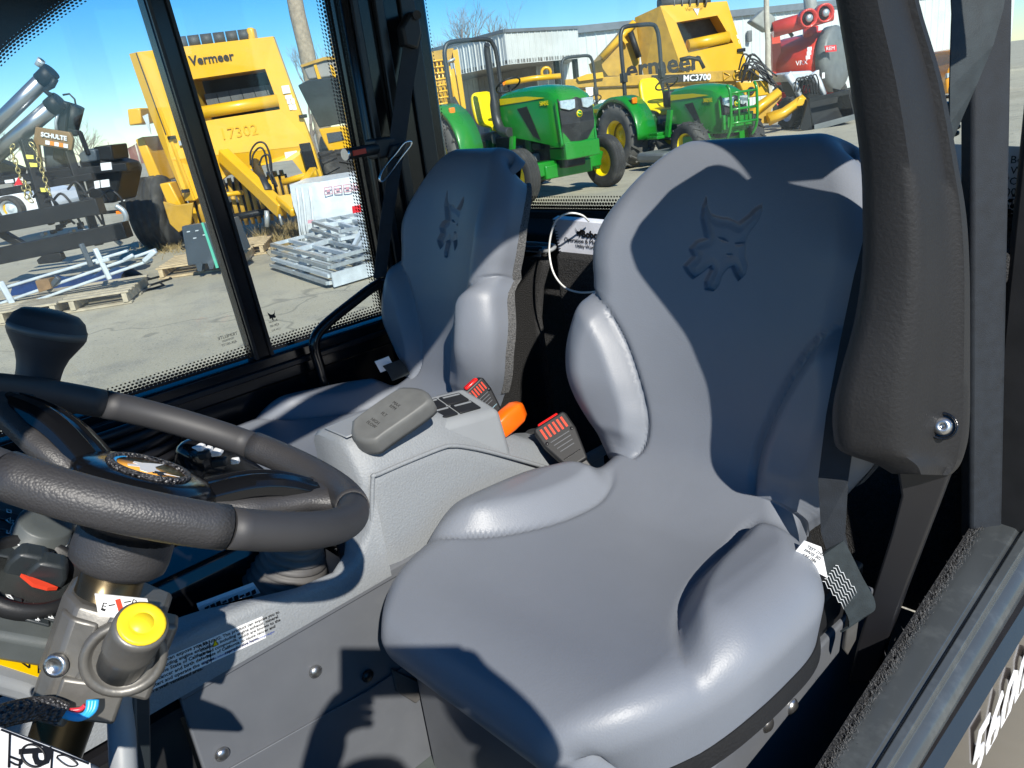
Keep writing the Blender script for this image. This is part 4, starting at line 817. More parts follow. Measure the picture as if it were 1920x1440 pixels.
# small mirror outside the rear
mr_ = sub('side_mirror', car); m = MB(); m.prism([D(a, b, 1.45) for a, b in ((1776, 196), (1785, 189), (1794, 192), (1797, 206), (1788, 252), (1782, 258), (1772, 240))], HEAD*0.03); m.build('mirror_shell', 'sill_paint', mr_, bevel=0.006)
for k in range(4): q = MB(); q.lathe(D(1797-k*2, 214+k*12, 1.45), SIDE, [(0, .006), (.006, .004), (.007, 0)], 8); q.build('stud', 'black_plastic', mr_)
# notice taped to the glass, writing seen from behind
m = MB(); m.prism([Y(a, b, -1.3775) for a, b in ((1780, 270), (1975, 277), (1975, 417), (1780, 410))], (0, -0.0008, 0)); nt_ = m.build('paper_notice', 'sticker_white', rg)
text('Bobcat\nWEST\nSTORE 100\n00 CHE\nTTTT', 0.016, Y(1922, 340, -1.376), Vector((-1, 0, 0)), UP, 'ink', nt_, 'writing', 0.0002)

# near side door frame: roof rail running into the curved front pillar, plus an unseen block added to shade the backrest
m = MB(); m.tube(crom([(0.275, -1.42, 0.50), (0.275, -0.9, 0.495), (0.275, -0.585, 0.475), (0.275, -0.06, 0.40), (0.275, 0.12, 0.315), (0.275, 0.24, 0.20), (0.275, 0.34, 0.03), (0.275, 0.44, -0.25), (0.275, 0.50, -0.75)], 6), [0.030]*12+[0.032+0.003*min(i, 14) for i in range(37)], 12); m.build('near_door_frame', 'black_paint', car)
m = MB(); m.bb((0.18, -0.99, 0.12), (0.278, -0.90, 0.50)); m.build('shade_block', 'black_plastic', car)
m = MB(); m.bb((0.27, 0.42, -1.03), (1.68, 0.52, -0.40)); m.build('cowl', 'black_plastic', car)

# ================================================================ loose things in the cab
mb_ = thing('owner_manual', 'spiral-bound white manual standing on the carpet ledge between the seats', 'manual', Y(1090, 478, -1.215))
mc = [Y(a, b, -1.225) for a, b in ((1036, 410), (1190, 424), (1190, 496), (1048, 473))]
m = MB(); m.prism(mc, (0, -0.018, 0.004)); m.build('book_block', 'paper', mb_, bevel=0.001)
mx_, my_ = (mc[1]-mc[0]).normalized(), (mc[0]-mc[3]).normalized()
text('Bobcat', 0.021, Y(1110, 441, -1.2235), mx_, my_, 'ink', mb_, 'title', 0.0002, bold=0.0010)
cat_mark(Y(1086, 436, -1.2235), mx_, my_, 0.020, 'ink', mb_, 'title_emblem')
text('Operation & Maintenance Manual', 0.0135, Y(1118, 455, -1.2235), mx_, my_, 'ink', mb_, 'title', 0.0002)
text('Utility Work Machine', 0.0105, Y(1110, 464, -1.2235), mx_, my_, 'ink', mb_, 'title', 0.0002)
for k in range(12):
    t = (k+0.5)/12
    if 0.28 < t < 0.36: continue
    c = mc[0].lerp(mc[3], t)+mx_*0.003; q = MB(); q.tube([c+mx_*(0.006*math.cos(u))+Vector((0, -0.009+0.013*math.sin(u), 0)) for u in [2*math.pi*i/10 for i in range(10)]], 0.0011, 5, closed=True); q.build('spiral_ring', 'ink', mb_)
cl = [Y(a, b, y) for a, b, y in ((1104, 415, -1.215), (1090, 403, -1.19), (1066, 400, -1.17), (1044, 412, -1.16), (1033, 440, -1.155), (1030, 475, -1.15), (1038, 512, -1.14), (1058, 538, -1.13), (1085, 548, -1.12), (1115, 547, -1.11), (1140, 538, -1.11))]
m = MB(); m.tube(crom(cl, 6), 0.0021, 8); tag(m.build('cable_loop', mat('cord_white', (0.72, 0.72, 0.70), 0.4)), 'thin white cord looped over the manual between the seats', 'cord')
# ================================================================ yard materials
def ground_mat():
    m = bpy.data.materials.new('asphalt'); m.use_nodes = True; n = m.node_tree.nodes; L = m.node_tree.links; p = n['Principled BSDF']; p.inputs['Roughness'].default_value = 0.9
    tc = n.new('ShaderNodeTexCoord')
    def noise(sc, det=6, ro=0.6, vec=None):
        q = n.new('ShaderNodeTexNoise'); q.inputs['Scale'].default_value = sc; q.inputs['Detail'].default_value = det; q.inputs['Roughness'].default_value = ro; L.new(vec or tc.outputs['Object'], q.inputs['Vector']); return q.outputs[0]
    def mixc(f, a, b):
        q = n.new('ShaderNodeMix'); q.data_type = 'RGBA'; L.new(f, q.inputs[0])
        for s, i in ((a, 6), (b, 7)):
            if isinstance(s, tuple): q.inputs[i].default_value = (*s, 1)
            else: L.new(s, q.inputs[i])
        return q.outputs[2]
    def rng(s, a, b, c=0.0, d=1.0):
        q = n.new('ShaderNodeMapRange'); q.inputs[1].default_value = a; q.inputs[2].default_value = b; q.inputs[3].default_value = c; q.inputs[4].default_value = d; L.new(s, q.inputs[0]); return q.outputs[0]
    c = mixc(rng(noise(0.35), 0.35, 0.65), (0.36, 0.318, 0.225), (0.46, 0.41, 0.30))
    c = mixc(rng(noise(2.3, 8), 0.5, 0.72, 0, 0.6), c, (0.25, 0.235, 0.20)); c = mixc(rng(noise(0.9, 7, 0.7), 0.56, 0.66, 0, 0.55), c, (0.19, 0.175, 0.145))
    c = mixc(rng(noise(60, 3), 0.45, 0.7, 0, 0.55), c, (0.50, 0.47, 0.40))
    c = mixc(rng(noise(38, 2, 0.5), 0.62, 0.72, 0, 0.7), c, (0.10, 0.10, 0.095))
    # cracks: distorted cell borders
    wv = n.new('ShaderNodeVectorMath'); wv.operation = 'ADD'; nz = n.new('ShaderNodeTexNoise'); nz.inputs['Scale'].default_value = 1.3; L.new(tc.outputs['Object'], nz.inputs['Vector']); L.new(tc.outputs['Object'], wv.inputs[0]); L.new(nz.outputs[1], wv.inputs[1])
    vo = n.new('ShaderNodeTexVoronoi'); vo.feature = 'DISTANCE_TO_EDGE'; vo.inputs['Scale'].default_value = 0.35; L.new(wv.outputs[0], vo.inputs['Vector'])
    c = mixc(rng(vo.outputs[0], 0.0, 0.007, 0.5, 0.0), c, (0.09, 0.085, 0.075))
    L.new(c, p.inputs['Base Color']); b = n.new('ShaderNodeBump'); b.inputs['Strength'].default_value = 0.5; b.inputs['Distance'].default_value = 0.01; L.new(noise(70, 4), b.inputs['Height']); L.new(b.outputs[0], p.inputs['Normal'])
    MATS['asphalt'] = m; return m
ground_mat()
mat('yellow_paint', (0.76, 0.42, 0.012), 0.34, vary=0.06, vscale=2.5, coat=0.3, stain=((0.55, 0.32, 0.06), 5, 0.35))
mat('yellow_dull', (0.50, 0.29, 0.03), 0.5, vary=0.15, vscale=4, stain=((0.25, 0.16, 0.05), 6, 0.5))
mat('belt_grey', (0.075, 0.08, 0.08), 0.6, vary=0.2, vscale=9)
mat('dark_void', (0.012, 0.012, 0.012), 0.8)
mat('screen_dark', (0.035, 0.038, 0.042), 0.12, vary=0.3, vscale=3)
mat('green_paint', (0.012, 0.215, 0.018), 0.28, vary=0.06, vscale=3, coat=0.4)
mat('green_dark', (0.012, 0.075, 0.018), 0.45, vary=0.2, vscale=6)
mat('jd_yellow', (0.84, 0.62, 0.0), 0.35, vary=0.04, vscale=6)
mat('tyre', (0.035, 0.034, 0.033), 0.85, bump=(40, 0.3), vary=0.3, vscale=5, stain=((0.16, 0.15, 0.13), 3.5, 0.55), dist=0.01)
mat('tyre_dusty', (0.12, 0.115, 0.105), 0.9, bump=(40, 0.3), vary=0.3, vscale=5, dist=0.01)
mat('rops', (0.035, 0.038, 0.04), 0.42, vary=0.15, vscale=5)
mat('engine_black', (0.018, 0.018, 0.018), 0.55, vary=0.3, vscale=9)
mat('lamp_glass', (0.55, 0.6, 0.62), 0.08, metal=0.4, vary=0.2, vscale=30)
mat('amber', (0.9, 0.22, 0.01), 0.2)
mat('siding_white', (0.60, 0.62, 0.60), 0.45, vary=0.05, vscale=1.5, stain=((0.42, 0.42, 0.39), 1.2, 0.4))
mat('siding_trim', (0.16, 0.18, 0.20), 0.5, vary=0.1, vscale=3)
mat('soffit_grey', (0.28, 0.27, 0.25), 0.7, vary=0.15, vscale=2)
mat('red_paint', (0.62, 0.035, 0.020), 0.35, vary=0.1, vscale=3, coat=0.3, stain=((0.42, 0.06, 0.04), 4, 0.4))
mat('tank_grey', (0.15, 0.16, 0.16), 0.45, vary=0.15, vscale=4)
mat('galv', (0.42, 0.46, 0.48), 0.38, metal=0.45, vary=0.18, vscale=9, stain=((0.30, 0.24, 0.15), 6, 0.4))
mat('galv_pale', (0.55, 0.60, 0.63), 0.45, metal=0.2, vary=0.15, vscale=9)
mat('machine_black', (0.009, 0.010, 0.011), 0.5, vary=0.25, vscale=5, stain=((0.03, 0.03, 0.03), 7, 0.4), spec=0.3)
mat('slate_steel', (0.055, 0.07, 0.085), 0.42, vary=0.15, vscale=5)
mat('pallet_wood', (0.52, 0.40, 0.24), 0.8, vary=0.22, vscale=9, bump=(60, 0.3), stain=((0.30, 0.22, 0.13), 12, 0.5))
mat('pallet_old', (0.42, 0.36, 0.26), 0.85, vary=0.25, vscale=9, bump=(60, 0.3), stain=((0.2, 0.17, 0.12), 10, 0.6))
mat('wood_block', (0.22, 0.13, 0.06), 0.8, vary=0.2, vscale=12)
mat('pole_wood', (0.36, 0.29, 0.20), 0.85, vary=0.2, vscale=14, bump=(30, 0.6), dist=0.02, stain=((0.2, 0.15, 0.1), 8, 0.5))
mat('pole_pale', (0.52, 0.47, 0.38), 0.8, vary=0.15, vscale=8, bump=(30, 0.5), dist=0.02, stain=((0.28, 0.22, 0.16), 12, 0.5))
mat('bark', (0.20, 0.165, 0.14), 0.9, vary=0.2, vscale=3)
mat('twig', (0.27, 0.22, 0.19), 0.9, vary=0.2, vscale=2)
mat('wrap_white', (0.66, 0.70, 0.72), 0.35, bump=(9, 0.5), dist=0.02, vary=0.10, vscale=6)
mat('print_red', (0.68, 0.02, 0.03), 0.45)
mat('print_pink', (0.62, 0.33, 0.38), 0.5)
mat('strap_yellow', (0.80, 0.72, 0.12), 0.4)
mat('strap_green', (0.10, 0.45, 0.32), 0.4)
mat('tarp_blue', (0.010, 0.035, 0.12), 0.35, vary=0.3, vscale=7)
mat('dry_grass', (0.34, 0.25, 0.11), 0.9, vary=0.3, vscale=12)
mat('hill_brown', (0.22, 0.105, 0.08), 0.95, vary=0.25, vscale=0.12)
mat('hill_scrub', (0.25, 0.19, 0.12), 0.95, vary=0.3, vscale=0.4)
mat('chain_gold', (0.55, 0.45, 0.20), 0.35, metal=0.8)
mat('panel_tan', (0.22, 0.13, 0.05), 0.4, vary=0.1, vscale=8)
mat('white_paint', (0.75, 0.76, 0.77), 0.3, vary=0.04, vscale=5)
mat('orange_paint', (0.85, 0.25, 0.02), 0.4)
mat('car_amber', (0.80, 0.32, 0.004), 0.25, coat=0.6)
mat('rubber_hose', (0.02, 0.02, 0.022), 0.5)
mat('spout_grey', (0.30, 0.30, 0.27), 0.6, vary=0.2, vscale=4)

# ================================================================ setting
m = MB(); m.add([(-500, -500, -Z0), (500, -500, -Z0), (500, 500, -Z0), (-500, 500, -Z0)], [(0, 1, 2, 3)]); g = m.build('ground', 'asphalt'); tag(g, 'pale worn asphalt yard with fine cracks', None, None, 'structure')
rnd = random.Random(11)
# low hill far left
R_ = []
for i in range(25):
    t = i/24; a = D(120+ (420-120)*t, 300, 95+20*t); h = 3.2*math.sin(math.pi*min(1, t*1.15+0.02))**0.8 if t < 0.85 else 0.4
    R_.append([Vector((a.x, a.y, -Z0-0.3)), Vector((a.x, a.y, -Z0+h*0.55+rnd.uniform(-.1, .1)))+HEAD*5, Vector((a.x, a.y, -Z0+h+rnd.uniform(-.12, .12)))+HEAD*12, Vector((a.x, a.y, -Z0-0.3))+HEAD*40])
m = MB(); m.ring(R_, closed=False); tag(m.build('hill', 'hill_brown'), 'low reddish brown earth bank behind the yard', None, None, 'structure')
def slab(name, pts, d, th, mt, par, bevel=0.0):
    """polygon traced at its own distance(s), extruded away from the viewer"""
    P = [D(a, b, d[i] if isinstance(d, (list, tuple)) else d) for i, (a, b) in enumerate(pts)]
    q = MB(); q.prism(P, HEAD*th); return q.build(name, mt, par, bevel=bevel)
def pole_(name, pts, d, r, mt, par, n=8):
    q = MB(); q.tube([D(a, b, d[i] if isinstance(d, (list, tuple)) else d) for i, (a, b) in enumerate(pts)], r, n); return q.build(name, mt, par)
def drop(p): return Vector((p.x, p.y, -Z0))
def px2m(px, d): return px*d/FPX

# ================================================================ metal building
bc0 = D(945, 60, 27.0); bl0 = D(800, 98, 31.7); br0 = D(1083, 53, 29.4)
bld = thing('metal_building', 'white ribbed metal building with overhanging canopy and dark roof trim behind the tractors', 'building', drop(D(1100, 100, 33)))
def siding(p0t, p1t, zb, n, mt, name='siding_panel'):
    """vertical ribbed panels from p0 to p1 (top points), each its own piece"""
    ax_ = (p1t-p0t); nn = Vector((ax_.y, -ax_.x, 0)).normalized()
    if nn.dot(HEAD) > 0: nn = -nn
    for i in range(n):
        a = p0t+ax_*(i/n); b = p0t+ax_*((i+0.985)/n); e = (b-a)
        prof_ = [(0, 0), (0.06, .03), (0.12, .03), (0.18, 0), (0.5, 0.0), (0.53, .012), (0.59, .012), (0.62, 0), (1, 0)]
        P = [a+e*t+nn*o for t, o in prof_]; q = MB()
        q.ring([[p, Vector((p.x, p.y, zb if not isinstance(zb, tuple) else zb[0]+(zb[1]-zb[0])*i/n))] for p in P], closed=False, smooth=False); q.build(name, mt, bld, recalc=False)
zf = D(945, 122, 27.0).z
siding(bl0, bc0, zf, 14, 'siding_white'); siding(bc0, br0, zf, 13, 'siding_white')
back = (br0-bc0).normalized()
m = MB(); q0, q1, q2 = drop(bl0), drop(bc0), drop(br0)
zq = zf+0.02; dpt = Vector((HEAD.x, HEAD.y, 0))*6
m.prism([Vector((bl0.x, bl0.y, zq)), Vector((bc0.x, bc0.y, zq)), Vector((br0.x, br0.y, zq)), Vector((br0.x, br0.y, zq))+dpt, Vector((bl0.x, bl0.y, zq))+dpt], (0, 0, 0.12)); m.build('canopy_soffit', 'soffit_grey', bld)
m = MB(); m.prism([bl0+UP*0.0, bc0, br0, br0+dpt*1.5, bl0+dpt*1.5], (0, 0, 0.06)); m.build('canopy_roof', 'siding_trim', bld)
for a, b in ((bl0, bc0), (bc0, br0)):
    m = MB(); m.beam(a+UP*0.03-HEAD*0.04, b+UP*0.03-HEAD*0.04, 0.06, 0.10); m.build('fascia_trim', 'siding_trim', bld)
mw0, mw1 = D(1000, 71, 32.0), D(1905, -24, 42.0)
siding(mw0, mw1, -Z0, 60, 'siding_white')
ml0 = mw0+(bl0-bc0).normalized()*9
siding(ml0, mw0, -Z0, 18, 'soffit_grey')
m = MB(); m.beam(mw0+UP*0.12-HEAD*0.1, mw1+UP*0.12-HEAD*0.1, 0.2, 0.26); m.build('gutter', 'siding_trim', bld)
m = MB(); m.prism([mw0+UP*0.1, mw1+UP*0.1, mw1+UP*1.2+HEAD*14, mw0+UP*1.2+HEAD*14], (0, 0, 0.1)); m.build('roof', 'siding_trim', bld)
for a, b in ((1043, 150), (1078, 140)):
    p = D(a, 120, 29.5); m = MB(); m.beam(drop(p), Vector((p.x, p.y, zq)), 0.15, 0.15); m.build('canopy_post', 'engine_black', bld)
m = MB(); w_ = D(1405, 68, 35.6); m.box(w_, (0.2, 0.2, 0.45), SIDE, HEAD); m.build('wall_lamp', 'tank_grey', bld, bevel=0.04)

# ================================================================ utility poles and bare trees
def upole(name, top, bot, d, r, mt, label):
    a, b = D(*top, d), drop(D(*bot, d)); b = Vector((a.x*0+b.x, b.y, -Z0)); a = Vector((b.x+(a.x-b.x)*1.0, b.y+(a.y-b.y)*1.0, a.z)); e = a+(a-b).normalized()*3.5
    q = MB(); n = 12; q.tube([b.lerp(e, i/n)+Vector((rnd.uniform(-.012, .012), rnd.uniform(-.012, .012), 0)) for i in range(n+1)], [r*(1.15-0.3*i/n) for i in range(n+1)], 12); return tag(q.build(name, mt), label, 'utility pole', None)
upole('utility_pole', (553, 0), (610, 250), 18, 0.165, 'pole_wood', 'thick brown wooden utility pole rising behind the large yellow baler')
upole('utility_pole', (616, 0), (655, 230), 26, 0.15, 'pole_pale', 'slimmer pale utility pole to the right of the brown pole')
upole('utility_pole', (1437, 0), (1444, 150), 24, 0.075, 'pole_pale', 'thin rust-streaked pole beside the red machine')
def tree(name, px, pyb, pyt, d, spread, label, seed, mt='twig', levels=6):
    r = random.Random(seed); base = drop(D(px, pyb, d)); topz = D(px, pyt, d).z; H = topz+Z0; e = thing(name, label, 'tree', base, 'bare trees beyond the yard')
    tr, cr = MB(), MB()
    def grow(p, dr, L, rad, lv):
        n = 3; pts = [p]; q = p; dd = dr
        for i in range(n):
            dd = (dd+Vector((r.gauss(0, .10), r.gauss(0, .10), r.gauss(0.03, .06)))).normalized(); q = q+dd*L/n; pts.append(q)
        (tr if lv < 2 else cr).tube(pts, [rad*(1-0.35*i/n) for i in range(n+1)], 6 if lv < 2 else 3, caps=(False, False))
        if lv >= levels: return
        for k in range(r.choice((3, 3, 4)) if lv < 3 else r.choice((2, 3, 3))):
            a, b = frame(dd); ang = r.uniform(0, 2*math.pi); sp = r.uniform(0.25, 0.75)*spread
            nd = (dd+(a*math.cos(ang)+b*math.sin(ang))*sp+UP*0.08).normalized(); grow(pts[r.choice((2, 3, 3))], nd, L*r.uniform(0.62, 0.86), rad*0.56, lv+1)
    grow(base, UP, H*0.26, max(0.11, H*0.02), 0); tr.build('trunk', 'bark', e); cr.build('crown', mt, e, recalc=False); return e
tree('bare_tree', 22, 330, 165, 50, 1.0, 'leafless tree at the far left behind the chrome cylinders', 4)
tree('bare_tree', 110, 322, 190, 52, 1.1, 'leafless tree behind the black upright cylinder at left', 21)
tree('bare_tree', 168, 318, 205, 55, 1.1, 'leafless tree behind the black lidded box at left', 9)
tree('bare_tree', 590, 260, 30, 42, 1.0, 'leafless tree standing between the brown and pale utility poles', 14)
tree('bare_tree', 880, 200, -45, 60, 1.0, 'tall leafless tree above the near green tractor', 33)
tree('bare_tree', 825, 205, 20, 75, 1.2, 'leafless tree beside the dark window pillar, left of the tallest one', 38)
for i, (a, h) in enumerate(((212, 22), (234, 16), (244, 14), (262, 13))):
    b = drop(D(a, 300, 90)); q = MB(); q.cyl(b, b+UP*(Z0+px2m(h, 90)), 0.10, 0.07, 6); tag(q.build('distant_post', 'pole_pale'), ('tallest', 'second', 'third', 'rightmost')[i]+' thin distant post on the horizon above the brown bank', 'post', 'distant posts')

# ================================================================ wheels
def wheel(c, ax_, R, W, rimR, par, tyre='tyre', rim='jd_yellow', tread='rib', nlug=20, name='wheel'):
    ax_ = V3(ax_).normalized(); q = MB(); hw = W/2
    pf = [(-hw*0.80, rimR), (-hw*0.96, rimR+(R-rimR)*0.25), (-hw, rimR+(R-rimR)*0.6), (-hw*0.94, R*0.955), (-hw*0.80, R*0.985)]
    if tread == 'rib':
        for k in (-0.62, -0.12, 0.38): pf += [(hw*k-hw*0.02, R), (hw*(k+0.02), R*0.965), (hw*(k+0.2), R*0.965), (hw*(k+0.24), R)]
        pf = [(h, r) for h, r in pf]
    else: pf += [(-hw*0.4, R*0.975), (0, R*0.98), (hw*0.4, R*0.975)]
    pf += [(hw*0.80, R*0.985), (hw*0.94, R*0.955), (hw, rimR+(R-rimR)*0.6), (hw*0.96, rimR+(R-rimR)*0.25), (hw*0.80, rimR)]
    q.lathe(c, ax_, pf, 40, caps=(False, False)); o = q.build(name, tyre, par)
    if tread == 'lug':
        a, b = frame(ax_)
        for k in range(nlug):
            for sd in (-1, 1):
                an = 2*math.pi*(k+0.25*sd)/nlug; u = a*math.cos(an)+b*math.sin(an); t = ax_.cross(u); l0 = V3(c)+ax_*(sd*hw*0.05)+u*R*0.99+t*0.0; l1 = V3(c)+ax_*(sd*hw*0.97)+u*R*0.975+t*R*0.16
                z = MB(); z.beam(l0, l1, R*0.06, R*0.09, u); z.build('lug', tyre, o)
    q = MB(); q.lathe(c, ax_, [(-hw*0.78, rimR*1.02), (-hw*0.66, rimR*0.95), (-hw*0.5, rimR*0.90), (-hw*0.05, rimR*0.86), (0, rimR*0.6), (hw*0.1, rimR*0.35), (hw*0.28, rimR*0.3), (hw*0.30, 0.01)], 30, caps=(False, True))
    q.lathe(c, ax_, [(hw*0.78, rimR*1.02), (hw*0.66, rimR*0.95), (hw*0.3, rimR*0.88), (hw*0.05, rimR*0.84)], 30, caps=(False, False)); q.build('rim', rim, o)
    q = MB()
    return o

# ================================================================ green tractors (own axes: x forward, y left, z up)
def tractor(label, base, rz, S, guard=False, small=False):
    e = thing('green_tractor', label, 'tractor', base, 'green tractors parked in the yard', rz)
    wbs = 2.05*S if not small else 1.75
    fR, rR = (0.39, 0.69) if not small else (0.36, 0.55); fW, rW = (0.20, 0.38) if not small else (0.24, 0.36); ft, rt = (0.80, 0.82) if not small else (0.58, 0.62)
    fx, rx = 0.0, -wbs
    for s in (-1, 1):
        wheel((fx, s*ft, fR), (0, s, 0), fR, fW, fR*0.56, e, 'tyre', 'jd_yellow', 'rib' if not small else 'lug', 16)
        wheel((rx, s*rt, rR), (0, s, 0), rR, rW, rR*0.52, e, 'tyre_dusty', 'jd_yellow', 'lug', 18)
        # fender
        q = MB(); Rf = rR+0.10; arc = [math.radians(t) for t in range(-5, 176, 9)]
        q.ring([[Vector((rx+math.cos(t)*Rf*1.02, s*(rt-rW*0.62), rR+math.sin(t)*Rf)), Vector((rx+math.cos(t)*Rf*1.02, s*(rt+rW*0.40), rR+math.sin(t)*Rf)), Vector((rx+math.cos(t)*(Rf+0.02), s*(rt+rW*0.5), rR+math.sin(t)*(Rf-0.05))), Vector((rx+math.cos(t)*(Rf+.03), s*(rt+rW*0.42), rR+math.sin(t)*(Rf+0.03))), Vector((rx+math.cos(t)*(Rf+.03), s*(rt-rW*0.62), rR+math.sin(t)*(Rf+0.03)))] for t in arc]); q.build('fender', 'green_paint', e)
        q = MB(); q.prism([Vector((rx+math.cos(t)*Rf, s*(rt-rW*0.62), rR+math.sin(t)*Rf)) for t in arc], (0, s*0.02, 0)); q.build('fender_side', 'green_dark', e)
        q = MB(); q.box((rx+0.35, s*(rt+0.02), rR+0.60 if not small else rR+.5), (0.16, 0.10, 0.20)); q.build('lamp_bracket', 'engine_black', e, bevel=0.02)
        q = MB(); q.box((rx+0.44, s*(rt+0.02), rR+0.70 if not small else rR+.58), (0.05, 0.10, 0.10)); q.build('turn_lamp', 'amber', e, bevel=0.015)
        q = MB(); q.box((-1.15*S, s*0.45, 0.50), (0.7*S, 0.30, 0.05)); q.build('step', 'green_paint', e, bevel=0.01)
        q = MB(); q.beam((-0.75*S, s*0.42, 0.50), (-0.72*S, s*0.36, 0.92), 0.05, 0.10); q.build('step_post', 'green_paint', e)
        q = MB(); q.box((0.0, s*0.42, fR+0.05), (0.22, 0.45, 0.20)); q.build('axle_arm', 'green_paint', e, bevel=0.02)
        q = MB(); q.cyl((0.02, s*(ft-0.22), fR-0.08), (0.02, s*(ft-0.12), fR+0.16), 0.07, n=12); q.build('kingpin', 'green_paint', e)
    h0, h1 = (1.02, 1.58) if not small else (0.80, 1.26)
    hx = 0.42 if not small else 0.40; hb = -1.02*S if not small else -0.80; hw = 0.33 if not small else 0.28
    # hood: lofted
    R_ = []
    for x, zt, w_, zb in ((hb, h1-0.02, hw, h0-0.10), (hb*0.6, h1+0.01, hw, h0-0.14), (hb*0.2, h1, hw, h0-0.2), (hx*0.4, h1-0.05, hw*0.98, h0-0.26), (hx*0.85, h1-0.13, hw*0.93, h0-0.30), (hx, h1-0.20, hw*0.86, h0-0.30)):
        zs = zt-0.14; R_.append([Vector(p) for p in ((x, -w_, zb), (x, -w_, zs), (x, -w_*0.9, zt-0.06), (x, -w_*0.6, zt-0.015), (x, 0, zt), (x, w_*0.6, zt-0.015), (x, w_*0.9, zt-0.06), (x, w_, zs), (x, w_, zb))])
    q = MB(); q.ring(R_); hd = q.build('hood', 'green_paint', e); hd.data.set_sharp_from_angle(angle=math.radians(40))
    for s in (-1, 1):
        q = MB(); q.prism([(hb*0.98, s*(hw+0.004), h1-0.20), (hb*0.98, s*(hw+0.004), h1-0.11), (hb*0.3, s*(hw+0.004), h1-0.125), (hx*0.35, s*(hw*0.99+0.004), h1-0.175), (hb*0.3, s*(hw+0.004), h1-0.19)], (0, s*0.004, 0)); q.build('yellow_stripe', 'jd_yellow', hd)
        q = MB(); q.prism([(hb*0.55, s*(hw+.003), h1-0.28), (hb*0.30, s*(hw+.003), h1-0.26), (hb*0.12, s*(hw+.003), h0-0.05), (hb*0.05, s*(hw+.003), h0-0.18), (hb*0.22, s*(hw+.003), h0-0.12)], (0, s*0.004, 0)); q.build('side_grille', 'engine_black', hd)
        text('5045E' if not small else '3025E', 0.085, (hx*0.28, s*(hw+0.006), h1-0.25), (-s*1.0 if False else -s, 0, 0) if s > 0 else (1, 0, 0), UP, 'jd_yellow', hd, 'model_number', 0.002)
    # grille and lamps
    gx = hx+0.002
    q = MB(); q.ring([[Vector((x, -w_, z0)), Vector((x+0.05, 0, z0)), Vector((x, w_, z0)), Vector((x-0.12, w_, z0)), Vector((x-0.12, -w_, z0))] for x, w_, z0 in ((gx-0.03, hw*0.88, h0-0.27), (gx+0.01, hw*0.9, h0), (gx-0.01, hw*0.9, h1-0.30), (gx-0.05, hw*0.86, h1-0.215))], smooth=False); gl_ = q.build('grille', 'engine_black', e)
    for s in (-1, 1):
        q = MB(); q.prism([(gx+0.035, s*0.07, h1-0.36), (gx+0.03, s*0.06, h1-0.24), (gx-0.005, s*hw*0.9, h1-0.24), (gx-0.0, s*hw*0.9, h1-0.34), (gx+0.02, s*hw*0.5, h1-0.38)], (0.03, 0, 0)); q.build('headlamp', 'lamp_glass', gl_, bevel=0.008)
        q = MB(); q.beam((gx-0.01, s*hw*0.95, h0-0.28), (gx-0.06, s*hw*0.95, h1-0.26), 0.03, 0.03); q.build('grille_edge', 'green_paint', gl_)
    q = MB(); q.lathe((gx+0.045, 0.0, h0+0.12), (1, 0, 0), [(0, .05), (.012, .05), (.013, 0)], 16); q.build('badge', 'jd_yellow', gl_)
    q = MB(); q.lathe((gx+0.055, 0.0, h0+0.12), (1, 0, 0), [(0, .038), (.005, .038), (.0055, 0)], 16); q.build('badge_field', 'green_paint', gl_)
    q = MB(); q.beam((gx+0.062, -0.022, h0+0.125), (gx+0.062, 0.022, h0+0.115), 0.012, 0.004, Vector((1, 0, 0))); q.build('badge_deer', 'jd_yellow', gl_)
    q = MB(); q.prism([(gx-0.02, -hw*0.95, h0-0.30), (gx+0.06, 0, h0-0.32), (gx-0.02, hw*0.95, h0-0.30), (gx-0.3, hw*0.95, h0-0.30), (gx-0.3, -hw*0.95, h0-0.30)], (0, 0, 0.07)); q.build('nose_lip', 'green_paint', e, bevel=0.01)
    # chassis
    q = MB(); q.bb((-1.5*S, -0.19, 0.42), (0.30, 0.19, h0-0.10)); q.build('engine', 'engine_black', e, bevel=0.03)
    for k in range(9):
        r_ = random.Random(k); q = MB(); c = (-0.2-0.1*k*S, r_.choice((-1, 1))*0.2, 0.55+r_.random()*0.35); q.box(c, (0.12+.1*r_.random(), 0.12, 0.10+.1*r_.random())); q.build('engine_part', r_.choice(('engine_black', 'green_dark', 'tank_grey')), e, bevel=0.02)
    q = MB(); q.box((0.22, 0, 0.62), (0.46, 0.46, 0.16)); q.build('front_frame', 'green_paint', e, bevel=0.015)
    q = MB(); q.box((0.46, 0, 0.66), (0.06, 0.62, 0.22)); q.build('weight_bracket', 'green_paint', e, bevel=0.01)
    q = MB(); q.box((0.06, 0, fR), (0.16, 1.1*ft, 0.20)); q.build('front_axle', 'green_paint', e, bevel=0.02)
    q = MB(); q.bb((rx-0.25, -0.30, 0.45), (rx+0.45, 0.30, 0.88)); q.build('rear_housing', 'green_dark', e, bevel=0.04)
    q = MB(); q.bb((rx+0.25, -0.55, 0.52), (-0.85*S, 0.55, 0.58)); q.build('platform', 'green_paint', e, bevel=0.01)
    # seat
    zs = 1.02 if not small else 0.86; sx_ = rx+0.15
